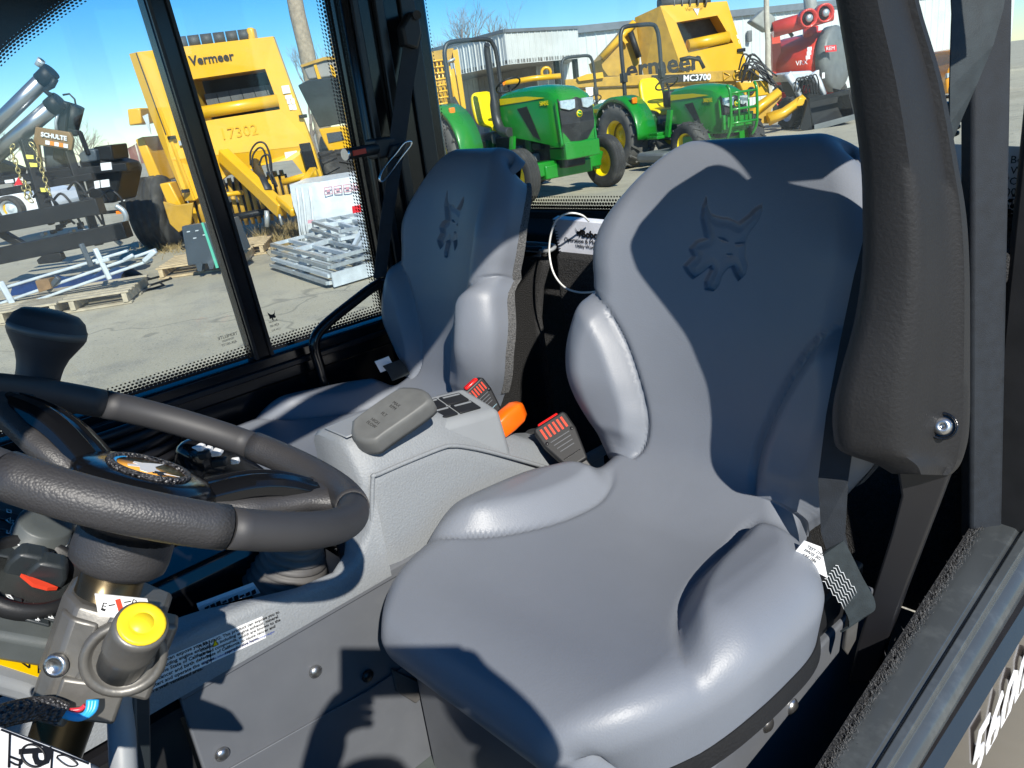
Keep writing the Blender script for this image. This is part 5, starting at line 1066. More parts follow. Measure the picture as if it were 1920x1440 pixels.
    q = MB(); q.ring([[Vector((sx_+x, y*w_, z)) for y in (-1, -.8, 0, .8, 1)]+[Vector((sx_+x-t_, y*w_, z-0.03)) for y in (1, 0, -1)] for x, w_, z, t_ in ((0.40, .20, zs-0.02, 0.02), (0.42, .24, zs+0.05, 0.02), (0.30, .25, zs+0.08, .04), (0.08, .25, zs+0.10, 0.10), (0.0, .25, zs+0.2, .12), (-0.04, .25, zs+0.4, .12), (-0.09, .22, zs+0.56, .10), (-0.13, .15, zs+0.62, .06))], smooth=True); q.build('seat', 'jd_yellow', e, subsurf=1)
    q = MB(); q.bb((sx_-0.05, -0.18, zs-0.22), (sx_+0.35, 0.18, zs-0.03)); q.build('seat_base', 'tank_grey', e, bevel=0.03)
    # steering wheel and dash
    q = MB(); q.bb((-1.12*S, -0.2, 0.95), (-0.92*S, 0.2, h1-0.04)); q.build('dash_cowl', 'engine_black', e, bevel=0.04)
    q = MB(); c0 = Vector((-1.22*S, 0, h1+0.08)); nn = Vector((-0.55, 0, 1)).normalized(); a, b = frame(nn); q.tube([c0+(a*math.cos(t)+b*math.sin(t))*0.20 for t in [2*math.pi*k/20 for k in range(20)]], 0.014, 8, closed=True); q.cyl(c0, c0-nn*0.25, 0.02, n=8); q.beam(c0-a*0.19, c0+a*0.19, 0.02, 0.012); q.build('steering_wheel', 'engine_black', e)
    # rollover bar
    zr = 2.42 if not small else 2.34; w2 = 0.50 if not small else 0.42; xr = rx-0.12
    q = MB(); q.tube(crom([(xr, -w2, 0.9), (xr, -w2, 1.5), (xr-0.02, -w2, zr-0.28), (xr-0.03, -w2*0.92, zr-0.08), (xr-0.03, -w2*0.7, zr), (xr-0.03, 0, zr+0.01), (xr-0.03, w2*0.7, zr), (xr-0.03, w2*0.92, zr-0.08), (xr-0.02, w2, zr-0.28), (xr, w2, 1.5), (xr, w2, 0.9)], 4), 0.036, 10); rp_ = q.build('rollover_bar', 'rops', e)
    for s in (-1, 1): q = MB(); q.box((xr, s*w2, 1.52), (0.12, 0.09, 0.16)); q.build('bar_hinge', 'rops', rp_, bevel=0.01)
    if not small:
        q = MB(); q.tube(crom([(-0.75, -0.38, 0.98), (-0.95, -0.40, 1.02), (-1.05, -0.40, 1.2), (-1.06, -0.40, 1.5), (-1.08, -0.40, 2.15), (-1.05, -0.40, 2.25)], 4), [0.075]*8+[0.072]*4+[0.05]*5+[0.045]*4, 12); q.build('exhaust', 'rops', e)
    if guard:
        for s in (-1, 1):
            q = MB(); q.tube(crom([(0.50, s*0.26, 0.42), (0.60, s*0.27, 0.62), (0.60, s*0.27, 1.08), (0.54, s*0.28, 1.20)], 4), 0.022, 8); q.build('guard_bar', 'green_paint', e)
            q = MB(); q.tube([(0.60, s*0.10, 0.62), (0.60, s*0.10, 1.1)], 0.016, 6); q.build('guard_bar', 'green_paint', e)
        for z in (0.64, 0.84, 1.08): q = MB(); q.tube([(0.60, -0.27, z), (0.60, 0.27, z)], 0.02, 8); q.build('guard_bar', 'green_paint', e)
        q = MB(); q.bb((-0.95, -0.95, 0.14), (-0.20, 0.75, 0.30)); md = q.build('mower_deck', 'tank_grey', e, bevel=0.05)
    return e
t1 = tractor('nearer green tractor with yellow seat, black rollover bar and ribbed front tyres', Vector((8.80, -9.305, -Z0)), 2.982, 1.0); t1.scale = (1.078,)*3
t2 = tractor('farther green tractor with a tubular grille guard and plastic-wrapped yellow seat', Vector((8.17, -12.75, -Z0)), 2.878, 1.0, guard=True, small=True); t2.scale = (1.116,)*3
t3 = tractor('green tractor half hidden behind the nearer tractor, only its fender and hood side showing', Vector((11.6, -14.2, -Z0)), 2.75, 1.0, small=True)
# ================================================================ round balers
def latch(a, b, d, par):
    q = MB(); q.box(D(a, b, d), (px2m(14, d), 0.05, px2m(6, d)), SIDE, HEAD); q.build('latch', 'machine_black', par, bevel=0.01)
def quadgrid(P, u, v): return P[0].lerp(P[1], u).lerp(P[3].lerp(P[2], u), v)
def ring_panel(name, outer, hole, th, mt, par, bevel=0.0):
    """four-sided plate with a four-sided opening (same corner order)"""
    n = len(outer); q = MB(); V_ = [HEAD*th]*1
    for i in range(n):
        j = (i+1) % n; q.hexa([outer[i], outer[j], hole[j], hole[i], outer[i]+V_[0], outer[j]+V_[0], hole[j]+V_[0], hole[i]+V_[0]])
    return q.build(name, mt, par)
# --- the large one at left
bd = 11.9
BD = D(560, 200, 1.0); BD = Vector((BD.x, BD.y, 0)).normalized()
bal = thing('round_baler', 'large bright yellow round baler with hitch and wide side tyre, crossed by the window divider', 'baler', drop(D(440, 300, bd)), 'yellow hay machines')
TL, TR, BR, BL = D(261, 97, bd-0.25), D(512, 68, bd+0.25), D(586, 272, bd+0.25), D(322, 300, bd-0.25)
hole = [D(352, 150, bd-0.08), D(497, 129, bd+0.2), D(525, 205, bd+0.2), D(374, 228, bd-0.08)]
fp = ring_panel('front_panel', [TL, TR, BR, BL], hole, 0.10, 'yellow_paint', bal)
lw = [BL, BR, D(604, 330, bd+0.25), D(575, 334, bd+0.2), D(548, 300, bd+0.15), D(515, 304, bd+0.1), D(425, 330, bd), D(362, 378, bd-0.2), D(340, 352, bd-0.25)]
m = MB(); m.prism([p+HEAD*0.005 for p in lw], HEAD*0.1); m.build('lower_panel', 'yellow_paint', bal)
m = MB(); m.hexa([TL+BD*0.11, TR+BD*0.11, TR+BD*2.2-UP*0.05, TL+BD*2.2-UP*0.05, TL+BD*0.11-UP*0.15, TR+BD*0.11-UP*0.15, TR+BD*2.2-UP*0.2, TL+BD*2.2-UP*0.2]); m.build('top_cover', 'yellow_dull', bal)
# side shell with a strip coloured grey to stand for its shaded side
sdp = [TL-SIDE*0.02, TL-SIDE*0.16+HEAD*0.12-UP*0.05, TL-SIDE*0.20+HEAD*0.3-UP*0.35]
R_ = []
for t in [i/10 for i in range(11)]:
    f_ = TL.lerp(D(366, 375, bd-0.25), t)
    wv = 0.16+0.03*math.sin(t*3.0); R_.append([f_, f_-SIDE*0.03-HEAD*0.0, f_-SIDE*wv+BD*0.10, f_-SIDE*(wv+0.02)+BD*2.0, f_+BD*2.0])
m = MB(); m.ring(R_, smooth=False); m.build('side_shell', 'yellow_paint', bal)
m = MB(); m.ring([[r[2]-SIDE*0.004+HEAD*0.02, r[2]-SIDE*0.008+HEAD*0.55, r[2]-SIDE*0.002+HEAD*0.57, r[2]+SIDE*0.004+HEAD*0.0] for r in R_], smooth=False); ss = m.build('side_shade', 'tank_grey', bal)
slab('side_emblem', [(267, 218), (277, 213), (283, 252)], bd-0.32, 0.02, 'galv_pale', bal)
slab('seam', [(254, 99), (256, 99), (312, 252), (310, 253)], bd-0.256, 0.004, 'engine_black', bal)
slab('rear_wing', [(238, 205), (262, 202), (266, 232), (242, 236)], bd+0.5, 0.5, 'yellow_paint', bal, 0.02)
slab('rear_gate', [(253, 262), (268, 256), (305, 340), (285, 348)], bd+0.9, 1.2, 'yellow_paint', bal, 0.02)
# opening: recess box, belts, roller
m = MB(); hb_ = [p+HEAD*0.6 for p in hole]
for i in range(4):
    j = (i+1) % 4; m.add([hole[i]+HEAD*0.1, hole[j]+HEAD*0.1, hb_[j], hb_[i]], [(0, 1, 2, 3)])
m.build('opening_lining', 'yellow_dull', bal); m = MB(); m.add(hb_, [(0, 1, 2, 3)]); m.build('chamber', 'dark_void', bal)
for k in range(6):
    u0, u1 = 0.04+k*0.16, 0.04+k*0.16+0.15; P = [p+HEAD*0.38 for p in hole]
    q = MB(); q.prism([quadgrid(P, u0, 0.34), quadgrid(P, u1, 0.34), quadgrid(P, u1+0.01, 0.80), quadgrid(P, u0+0.01, 0.80)], HEAD*0.03); q.build('belt', 'belt_grey', bal)
m = MB(); m.cyl(quadgrid(hole, -0.02, 0.80)-HEAD*0.02, quadgrid(hole, 1.02, 0.78)-HEAD*0.02, 0.085, n=18); m.build('roller', 'yellow_paint', bal)
for k in range(6):
    a = TL.lerp(TR, 0.25+0.095*k)+UP*0.06+HEAD*0.12; b = TL.lerp(TR, 0.25+0.095*k+0.085)+UP*0.06+HEAD*0.12; q = MB(); q.cyl(a, b, 0.085, n=14); q.build('top_roller', 'belt_grey', bal)
for t in (0.22, 0.83): q = MB(); q.box(TL.lerp(TR, t)+UP*0.05+HEAD*0.12, (0.10, 0.2, 0.20), SIDE, HEAD); q.build('roller_bracket', 'yellow_paint', bal, bevel=0.03)
fx_ = (TR-TL).normalized(); fy_ = (TL-BL).normalized()
fpn = (TR-TL).cross(BL-TL).normalized(); fpn = fpn if fpn.dot(HEAD) < 0 else -fpn
def FP(a, b, h=0.006): v = ray(a, b); return v*(TL.dot(fpn)/v.dot(fpn))+fpn*h
text('Vermeer', 0.165, FP(397, 110), fx_, fy_, 'ink', bal, 'lettering', 0.003, bold=0.004)
text('17302', 0.22, FP(448, 248, 0.022), fx_, fy_, mat('faint_mark', (0.72, 0.397, 0.012), 0.4), bal, 'faint_number', 0.0005)
latch(322, 258, bd-0.27, bal); latch(348, 358, bd-0.27, bal); latch(568, 218, bd+0.2, bal)
for a, b, w_, h_, mt in ((536, 168, 13, 13, 'white_paint'), (541, 182, 12, 6, 'white_paint'), (541, 190, 6, 9, 'white_paint'), (549, 190, 6, 9, 'white_paint'), (545, 201, 6, 9, 'white_paint'), (552, 201, 6, 9, 'white_paint'), (546, 290, 22, 11, 'white_paint'), (340, 268, 8, 8, 'galv')):
    q = MB(); q.box(FP(a, b, 0.035), (px2m(w_, bd), 0.01, px2m(h_, bd)), fx_, fpn, fy_); q.build('decal', mt, bal)
slab('black_bracket', [(560, 270), (580, 267), (595, 318), (575, 322)], bd+0.05, 0.06, 'machine_black', bal, 0.01)
# hitch tongue, hoses, jack
m = MB(); m.beam(D(418, 290, bd-0.1), D(530, 395, bd-1.0), 0.16, 0.20); m.build('tongue', 'yellow_paint', bal, bevel=0.02)
m = MB(); m.beam(D(590, 322, bd), D(545, 385, bd-0.9), 0.12, 0.16); m.build('tongue', 'yellow_paint', bal, bevel=0.02)
m = MB(); m.beam(D(530, 372, bd-0.9), D(560, 398, bd-1.3), 0.22, 0.12); m.build('hitch_clevis', 'yellow_paint', bal, bevel=0.03)
slab('gusset', [(414, 280), (432, 310), (445, 330), (420, 320)], bd-0.1, 0.05, 'yellow_paint', bal)
pole_('driveshaft', [(478, 305), (490, 335), (503, 362)], [bd-0.1, bd-0.5, bd-0.8], 0.07, 'rubber_hose', bal, 12)
for k, pts in enumerate(([(470, 310), (470, 285), (482, 268), (497, 270), (507, 295), (510, 330)], [(474, 315), (474, 292), (486, 277), (496, 285), (503, 320), (512, 345)], [(486, 310), (492, 294), (504, 292), (508, 320), (520, 350)])):
    q = MB(); q.tube(crom([D(a, b, bd-0.35-0.05*k) for a, b in pts], 6), 0.014, 6); q.build('hose', 'rubber_hose', bal)
pole_('side_tube', [(530, 342), (565, 332), (595, 325)], bd-0.1, 0.05, 'yellow_paint', bal, 10)
pole_('jack', [(500, 395), (501, 425)], bd-0.8, 0.035, 'galv', bal, 10); pole_('safety_chain', [(524, 402), (526, 412), (529, 422)], bd-1.1, 0.02, 'galv', bal, 6)
# pickup
m = MB(); a, b = D(360, 392, bd+0.25), D(545, 362, bd+0.65); m.cyl(a, b, 0.30, n=20); pk = m.build('pickup_drum', 'engine_black', bal)
for k in range(15):
    t = 0.03+k*0.066; c = a.lerp(b, t); q = MB(); q.lathe(c, b-a, [(-0.03, 0.31), (-0.03, 0.37), (0.03, 0.37), (0.03, 0.31)], 18); q.build('stripper_band', 'yellow_dull' if k % 4 else 'yellow_paint', pk)
pole_('wind_guard', [(365, 372), (455, 361)], bd-0.1, 0.035, 'yellow_paint', bal)
m = MB(); a, b = D(410, 412, bd-0.5), D(548, 388, bd-0.2); m.cyl(a, b, 0.05, n=10); m.build('axle_bar', 'machine_black', bal)
# tyres and leg
ax_ = (fx_*1.0).normalized()
c = D(296, 403, 12.75); wheel(Vector((c.x, c.y, -Z0+0.56)), -ax_+HEAD*0.25, 0.56, 0.52, 0.24, bal, 'tyre', 'yellow_paint', 'rib')
c = D(630, 300, 13.4); wheel(Vector((c.x, c.y, -Z0+0.56)), ax_, 0.56, 0.52, 0.24, bal, 'tyre', 'yellow_paint', 'lug', 18)
slab('wheel_leg', [(298, 345), (318, 342), (345, 395), (355, 420), (345, 435), (330, 425)], bd+0.1, 0.3, 'yellow_paint', bal, 0.02)
slab('ladder_bracket', [(305, 378), (330, 385), (362, 380), (358, 420), (335, 436), (318, 420)], bd-0.35, 0.05, 'yellow_dull', bal, 0.01)
# --- second baler with raised gate
b2 = 15.0
bl2 = thing('round_baler', 'yellow baler with its dark gate raised, right of the large baler', 'baler', drop(D(640, 300, b2)), 'yellow hay machines')
slab('gate_underside', [(565, 120), (607, 108), (634, 107), (652, 144), (632, 143), (578, 150)], b2, 1.2, 'soffit_grey', bl2, 0.03)
slab('gate_rim', [(563, 122), (607, 107), (640, 104), (638, 110), (608, 113), (566, 126)], b2-0.05, 0.5, 'yellow_dull', bl2)
for a in (588, 618): slab('gate_rib', [(a, 122), (a+5, 121), (a+14, 148), (a+8, 149)], b2-0.05, 0.10, 'yellow_paint', bl2)
slab('side_frame', [(634, 107), (650, 105), (700, 270), (684, 266)], b2+0.05, 1.4, 'yellow_paint', bl2, 0.02)
slab('gate_screen', [(558, 160), (578, 150), (634, 144), (652, 152), (690, 230), (640, 232), (598, 240)], b2-0.15, 0.08, 'screen_dark', bl2, 0.02)
pole_('gate_brace', [(645, 150), (688, 236)], b2-0.25, 0.03, 'galv', bl2)
slab('belt_stack', [(612, 246), (660, 240), (676, 262), (610, 262)], b2-0.1, 0.8, 'slate_steel', bl2, 0.02)
slab('lower_body', [(605, 240), (690, 232), (702, 300), (690, 322), (640, 330), (628, 300), (612, 268)], b2+0.3, 1.0, 'yellow_dull', bl2, 0.02)
slab('arm', [(664, 228), (672, 232), (668, 244), (690, 268), (684, 274), (660, 250)], b2-0.2, 0.15, 'yellow_paint', bl2, 0.01)
slab('frame_leg', [(636, 290), (648, 288), (655, 330), (640, 333)], b2-0.1, 0.15, 'yellow_dull', bl2); slab('frame_tube', [(620, 262), (680, 256), (684, 266), (624, 274)], b2-0.2, 0.12, 'galv', bl2, 0.02)
c = D(622, 312, b2-0.4); wheel(Vector((c.x, c.y, -Z0+0.42)), SIDE+HEAD*0.3, 0.42, 0.4, 0.2, bl2, 'tyre', 'yellow_paint', 'lug', 16)
for k, (a, b) in enumerate(((607, 300), (628, 295))): slab('tape_mark', [(a, b), (a+4, b-3), (a+5, b+16), (a+1, b+18)], b2-1.0, 0.02, 'white_paint', bl2)
slab('lower_cowl', [(597, 242), (652, 234), (664, 288), (640, 296), (625, 300), (606, 264)], 14.3, 0.1, 'yellow_paint', bl2, 0.02); slab('cowl_window', [(612, 250), (640, 246), (646, 262), (616, 268)], 14.28, 0.03, 'slate_steel', bl2)
# --- rake with mesh guard right of the pillar
hd = 19.0
rk = thing('hay_machine', 'yellow hay machine with wire mesh guard, left of the nearer tractor', 'hay machine', drop(D(835, 200, hd)), 'yellow hay machines')
for k in range(7):
    pole_('mesh_bar', [(796+k*7.5, 116-k*0.9), (812+k*7, 206)], hd, 0.022, 'yellow_paint', rk, 6)
for k in range(8):
    pole_('mesh_bar', [(795+k*2, 117+k*11.5), (832+k*1.6, 112+k*11.5)], hd-0.03, 0.022, 'yellow_paint', rk, 6)
slab('upright', [(848, 95), (858, 92), (874, 204), (866, 206)], hd-0.1, 0.4, 'yellow_paint', rk, 0.01)
slab('side_plate', [(846, 130), (852, 128), (866, 205), (846, 168)], hd, 0.3, 'yellow_paint', rk)
slab('hood_roof', [(790, 100), (850, 90), (852, 112), (792, 118)], hd+0.1, 1.2, 'yellow_dull', rk); slab('front_skirt', [(800, 206), (834, 198), (834, 208), (805, 214)], hd-0.2, 0.4, 'yellow_paint', rk, 0.02)
pole_('strut', [(835, 118), (853, 110)], hd-0.1, 0.03, 'galv', rk); slab('rear_panel', [(792, 116), (835, 112), (850, 205), (812, 210)], hd+0.6, 0.2, 'yellow_dull', rk)
# --- third baler behind the tractors
b3 = 24.0
bl3 = thing('round_baler', 'yellow round baler towering behind the farther tractor, against the white building', 'baler', drop(D(1310, 140, b3)), 'yellow hay machines')
T3 = [D(1238, 11, b3), D(1363, 2, b3+0.3), D(1404, 130, b3+0.3), D(1284, 146, b3)]
H3 = [D(1268, 42, b3), D(1345, 29, b3+0.2), D(1375, 80, b3+0.2), D(1290, 97, b3)]
ring_panel('front_panel', T3, H3, 0.15, 'yellow_paint', bl3)
m = MB(); P = [p+HEAD*0.8 for p in H3]; m.add(P, [(0, 1, 2, 3)]); m.build('chamber', 'belt_grey', bl3)
m = MB()
for i in range(4): j = (i+1) % 4; m.add([H3[i]+HEAD*0.15, H3[j]+HEAD*0.15, P[j], P[i]], [(0, 1, 2, 3)])
m.build('opening_lining', 'yellow_paint', bl3)
m = MB(); m.cyl(quadgrid(H3, 0.05, 0.8), quadgrid(H3, 0.96, 0.78), 0.16, n=14); m.build('roller', 'yellow_paint', bl3)
m = MB(); m.hexa([T3[0], D(1190, 33, b3+0.6), D(1206, 140, b3+0.6), T3[3], T3[0]+HEAD*3.4, D(1190, 33, b3+4), D(1206, 140, b3+4), T3[3]+HEAD*3.4]); m.build('side_shell', 'yellow_dull', bl3)
m = MB(); m.cyl(D(1236, 8, b3+0.2), D(1328, -2, b3+0.4), 0.20, n=14); m.build('top_roller', 'belt_grey', bl3)
for k in range(6): q = MB(); q.lathe(D(1246+k*15, 6.5-k*1.5, b3+0.25), D(1328, -2, b3)-D(1236, 8, b3), [(-.02, .18), (-.02, .22), (.02, .22), (.02, .18)], 12); q.build('roller_band', 'tank_grey', bl3)
slab('white_emblem', [(1300, 16), (1312, 15), (1308, 29)], b3+0.1, 0.02, 'white_paint', bl3)
text('Vermeer', 0.15, D(1304, 12, b3+0.05), T3[1]-T3[0], UP, 'yellow_dull', bl3, 'lettering', 0.003)
for a, b in ((1376, 66), (1377, 76)): slab('decal', [(a, b), (a+8, b-1), (a+10, b+6), (a+2, b+8)], b3+0.28, 0.02, 'white_paint', bl3)
latch(1390, 94, b3+0.2, bl3)
m = MB(); P0 = [D(a, b, b3+0.3) for a, b in ((1126, 112), (1137, 104), (1182, 53), (1192, 40), (1200, 100), (1198, 142), (1140, 142), (1130, 128))]; m.prism(P0, HEAD*2.5); m.build('tailgate', 'yellow_dull', bl3)
pole_('gate_edge', [(1128, 108), (1190, 42)], b3+0.2, 0.10, 'yellow_paint', bl3); pole_('gate_cylinder', [(1182, 60), (1198, 108)], b3+0.1, 0.09, 'engine_black', bl3); slab('gate_hook', [(1162, 68), (1168, 66), (1178, 80), (1172, 82)], b3+0.1, 0.1, 'yellow_paint', bl3)
text('ermeer', 0.72, D(1240, 124, b3-0.1)-HEAD*0.2, (D(1300, 112, b3)-D(1240, 121, b3)), UP, 'ink', bl3, 'lettering', 0.01, bold=0.02)
# --- mower conditioner
md_ = 21.5
mc_ = thing('mower_conditioner', 'long yellow mower conditioner with black model plate, behind the farther tractor', 'mower', drop(D(1250, 180, md_)), 'yellow hay machines')
slab('main_beam', [(1060, 149), (1205, 140), (1424, 129), (1424, 150), (1205, 160), (1060, 166)], md_, 0.5, 'yellow_dull', mc_, 0.02)
slab('lower_curtain', [(1055, 167), (1200, 161), (1380, 152), (1385, 178), (1200, 184), (1055, 190)], md_+0.1, 1.4, 'yellow_dull', mc_)
slab('model_plate', [(1222, 141), (1324, 138), (1326, 151), (1224, 156)], md_-0.03, 0.03, 'ink', mc_)
text('MC3700', 0.21, D(1307, 146, md_-0.06), D(1324, 138, md_)-D(1290, 140, md_), UP, 'white_paint', mc_, 'lettering', 0.004, bold=0.006)
for k, a in enumerate((1361, 1384, 1407)):
    c = D(a, 142-k*0.6, md_-0.02); q = MB(); q.tube([c+SIDE*0.12*math.cos(t)+UP*0.11*math.sin(t) for t in [2*math.pi*i/(3 if k == 0 else 14) for i in range(3 if k == 0 else 14)]], 0.022, 6, closed=True); q.build('pressed_ring', 'yellow_paint', mc_)
slab('end_box', [(1385, 153), (1440, 150), (1444, 178), (1398, 184)], md_-0.2, 0.8, 'yellow_paint', mc_, 0.03); q = MB(); q.lathe(D(1408, 170, md_-0.22), -HEAD, [(0, .10), (.03, .10), (.03, .06), (0, .06)], 14); q.build('port', 'engine_black', mc_)
for pts in ([(1400, 222), (1425, 200), (1462, 172)], [(1440, 224), (1470, 212), (1508, 184)]):
    q = MB(); q.tube([D(a, b, md_-1.6) for a, b in pts], [0.16, 0.13, 0.11], 4); q.build('lift_arm', 'yellow_paint', mc_)
slab('arm_plate', [(1398, 228), (1440, 180), (1462, 172), (1466, 182), (1446, 205), (1440, 232)], md_-1.5, 0.12, 'yellow_dull', mc_); slab('arm_tip', [(1500, 182), (1510, 186), (1507, 198), (1490, 200)], md_-1.7, 0.25, 'yellow_paint', mc_, 0.02)
r_ = random.Random(5)
for k in range(12):
    a0, b0 = 1395+r_.uniform(-10, 15), 128+r_.uniform(-8, 18); q = MB(); q.tube(crom([D(a0, b0+10, md_-0.2), D(a0+10, b0-14+r_.uniform(-8, 4), md_-0.3), D(a0+30, b0-8+r_.uniform(-6, 6), md_-0.3), D(a0+45+r_.uniform(0, 20), b0+r_.uniform(10, 35), md_-0.4)], 5), 0.022, 5); q.build('hose', 'rubber_hose', mc_)
pole_('yoke', [(1275, 112), (1292, 108), (1312, 112), (1320, 128)], md_, 0.05, 'engine_black', mc_)
slab('side_hitch', [(1082, 146), (1100, 139), (1130, 135), (1132, 146), (1086, 152)], md_-0.1, 0.2, 'yellow_paint', mc_)
q = MB(); c = D(1024, 136, md_); q.tube([c+SIDE*0.12*math.cos(t)+UP*0.12*math.sin(t) for t in [2*math.pi*i/12 for i in range(12)]], 0.04, 6, closed=True); q.build('lifting_eye', 'yellow_paint', mc_)
pole_('tow_bar', [(935, 158), (1000, 147), (1055, 142)], md_, 0.07, 'yellow_paint', mc_); slab('lamp', [(935, 150), (948, 152), (946, 160), (936, 160)], md_-0.1, 0.1, 'amber', mc_)
slab('white_sheet', [(1098, 164), (1112, 163), (1112, 180), (1100, 182)], md_-0.2, 0.05, 'white_paint', mc_)

# ================================================================ red grain machine, loader, parked car
rdz = 27.0
rm = thing('grain_vacuum', 'red tank machine with grey end cover and angled red tube beside the white building', 'grain machine', drop(D(1520, 170, rdz)))
ta, tb = D(1466, 128, rdz+1.2), D(1556, 112, rdz)
ax_ = (tb-ta).normalized(); q = MB(); q.lathe(ta, ax_, [(0, 0.2), (0.02, 0.78), (0.1, 0.92), ((tb-ta).length*0.75, 0.95), ((tb-ta).length, 0.96)], 28); q.build('tank', 'red_paint', rm)
q = MB(); q.lathe(tb, ax_, [(-0.05, 1.02), (0.22, 1.02), (0.30, 0.94), (0.32, 0.5), (0.32, 0.0)], 28); q.build('end_cover', 'tank_grey', rm)
slab('lower_hopper', [(1488, 150), (1560, 140), (1550, 178), (1530, 186), (1508, 170)], rdz-0.3, 1.0, 'red_paint', rm, 0.03)
slab('label_plate', [(1546, 86), (1568, 84), (1569, 96), (1548, 98)], rdz-1.05, 0.02, 'print_red', rm); text('REM', 0.15, D(1557, 91, rdz-1.08), D(1568, 90, rdz)-D(1546, 92, rdz), UP, 'white_paint', rm, 'lettering', 0.003)
text('VRX', 0.20, D(1503, 118, rdz-0.92), D(1520, 115, rdz)-D(1490, 119, rdz), UP, 'white_paint', rm, 'lettering', 0.003)
for a, b, w_, h_ in ((1518, 92, 8, 7), (1517, 100, 8, 7), (1515, 108, 8, 7), (1533, 138, 6, 12), (1544, 142, 5, 11)): slab('decal', [(a-w_/2, b-h_/2), (a+w_/2, b-h_/2-1), (a+w_/2, b+h_/2-1), (a-w_/2, b+h_/2)], rdz-1.15, 0.02, 'white_paint', rm)
q = MB(); q.cyl(D(1448, 56, rdz-0.5), D(1560, 24, rdz-0.8), 0.24, n=16); q.build('auger_tube', 'red_paint', rm)
slab('spout', [(1408, 40), (1434, 16), (1456, 34), (1448, 52), (1440, 60)], rdz-0.6, 0.5, 'spout_grey', rm, 0.05)
for a, b in ((1517, 34), (1548, 24)):
    c = D(a, b, rdz-1.1); q = MB(); q.lathe(c, -HEAD, [(-0.3, .28), (0, .28), (0.02, .23), (-0.15, .21), (-0.16, 0)], 20); q.build('flange', 'red_paint', rm); q = MB(); q.lathe(c+HEAD*0.10, -HEAD, [(0, .19), (0.01, .0)], 16); q.build('flange_disc', 'engine_black', rm)
    q = MB(); q.lathe(c-HEAD*0.02, -HEAD, [(0, .12), (0.04, .10), (0.05, 0)], 12); q.build('flange_hub', 'galv', rm)
pole_('mast', [(1518, -10), (1520, 20), (1518, 75)], rdz+0.3, 0.20, 'spout_grey', rm, 12); pole_('mast_base', [(1520, 50), (1519, 78)], rdz+0.2, 0.24, 'red_paint', rm, 12)
slab('frame_upright', [(1447, 62), (1462, 58), (1468, 140), (1450, 142)], rdz+0.4, 0.4, 'red_accent', rm); slab('back_guard', [(1560, 60), (1590, 55), (1592, 140), (1575, 150)], rdz+1.2, 0.5, 'red_paint', rm)
pole_('lifting_eye', [(1543, 66), (1546, 60), (1550, 66)], rdz-0.3, 0.03, 'galv', rm); pole_('drip_pipe', [(1436, 58), (1462, 52), (1480, 60), (1486, 68)], rdz-0.4, 0.06, 'engine_black', rm)
c = D(1470, 150, rdz+0.5); wheel(Vector((c.x, c.y, -Z0+0.5)), ax_.cross(UP), 0.5, 0.3, 0.24, rm, 'tyre', 'red_paint', 'rib'); c = D(1560, 140, rdz+0.8); wheel(Vector((c.x, c.y, -Z0+0.5)), ax_.cross(UP), 0.5, 0.3, 0.24, rm, 'tyre', 'red_paint', 'rib')
ld = 19.6
lo = thing('compact_loader', 'small white loader with black front bucket, between the yellow arms and the padded arm', 'loader', drop(D(1540, 215, ld)))
bk_ = [(1500, 243), (1525, 245), (1608, 222), (1600, 175), (1588, 172), (1516, 188), (1520, 210)]
m = MB(); P = [D(1516, 188, ld), D(1592, 172, ld+0.3), D(1604, 224, ld+0.3), D(1526, 246, ld)]; m.prism([P[0], P[0]+HEAD*0.9+UP*0.1, P[3]+HEAD*0.8, P[3]], (P[1]-P[0])*0.02); m.prism([P[1], P[1]+HEAD*0.9+UP*0.1, P[2]+HEAD*0.8, P[2]], (P[0]-P[1])*0.02)
m.prism([P[0]+HEAD*0.5, P[1]+HEAD*0.5, P[2]+HEAD*0.3, P[3]+HEAD*0.3], HEAD*0.05); m.prism([P[3], P[2], P[2]+HEAD*0.5, P[3]+HEAD*0.5], UP*0.03); m.beam(P[0], P[1], 0.06, 0.10); m.build('bucket', 'machine_black', lo)
slab('bucket_side', [(1500, 243), (1524, 246), (1516, 188)], ld-0.1, 0.06, 'machine_black', lo); slab('bucket_wear_strip', [(1527, 234), (1602, 214), (1604, 224), (1527, 245)], ld-0.06, 0.03, 'tank_grey', lo)
for pts in ([(1477, 138), (1490, 158), (1500, 182)], [(1525, 136), (1535, 155), (1545, 178)]): q = MB(); q.tube([D(a, b, ld+0.9) for a, b in pts], [0.10, 0.09, 0.08], 4); q.build('loader_arm', 'white_paint', lo)
slab('cab_hood', [(1478, 140), (1485, 134), (1522, 132), (1530, 140), (1530, 150), (1482, 152)], ld+1.0, 1.2, 'galv_pale', lo, 0.05); slab('engine_bay', [(1484, 150), (1530, 146), (1545, 182), (1500, 190)], ld+1.4, 0.8, 'machine_black', lo); slab('filter', [(1510, 160), (1520, 158), (1522, 172), (1512, 175)], ld+1.2, 0.2, 'print_red', lo)
for k in range(5): q = MB(); q.tube(crom([D(1490+k*6, 172, ld+0.8), D(1494+k*8, 148-k*2, ld+0.7), D(1510+k*6, 150, ld+0.7), D(1516+k*5, 176, ld+0.8)], 5), 0.018, 5); q.build('hose', 'rubber_hose', lo)
c = D(1482, 215, ld+1.0); wheel(Vector((c.x, c.y, -Z0+0.40)), SIDE+HEAD*0.3, 0.40, 0.28, 0.2, lo, 'tyre', 'white_paint', 'lug', 14); c = D(1590, 190, ld+1.6); wheel(Vector((c.x, c.y, -Z0+0.40)), SIDE+HEAD*0.3, 0.40, 0.28, 0.2, lo, 'tyre', 'white_paint', 'lug', 14)
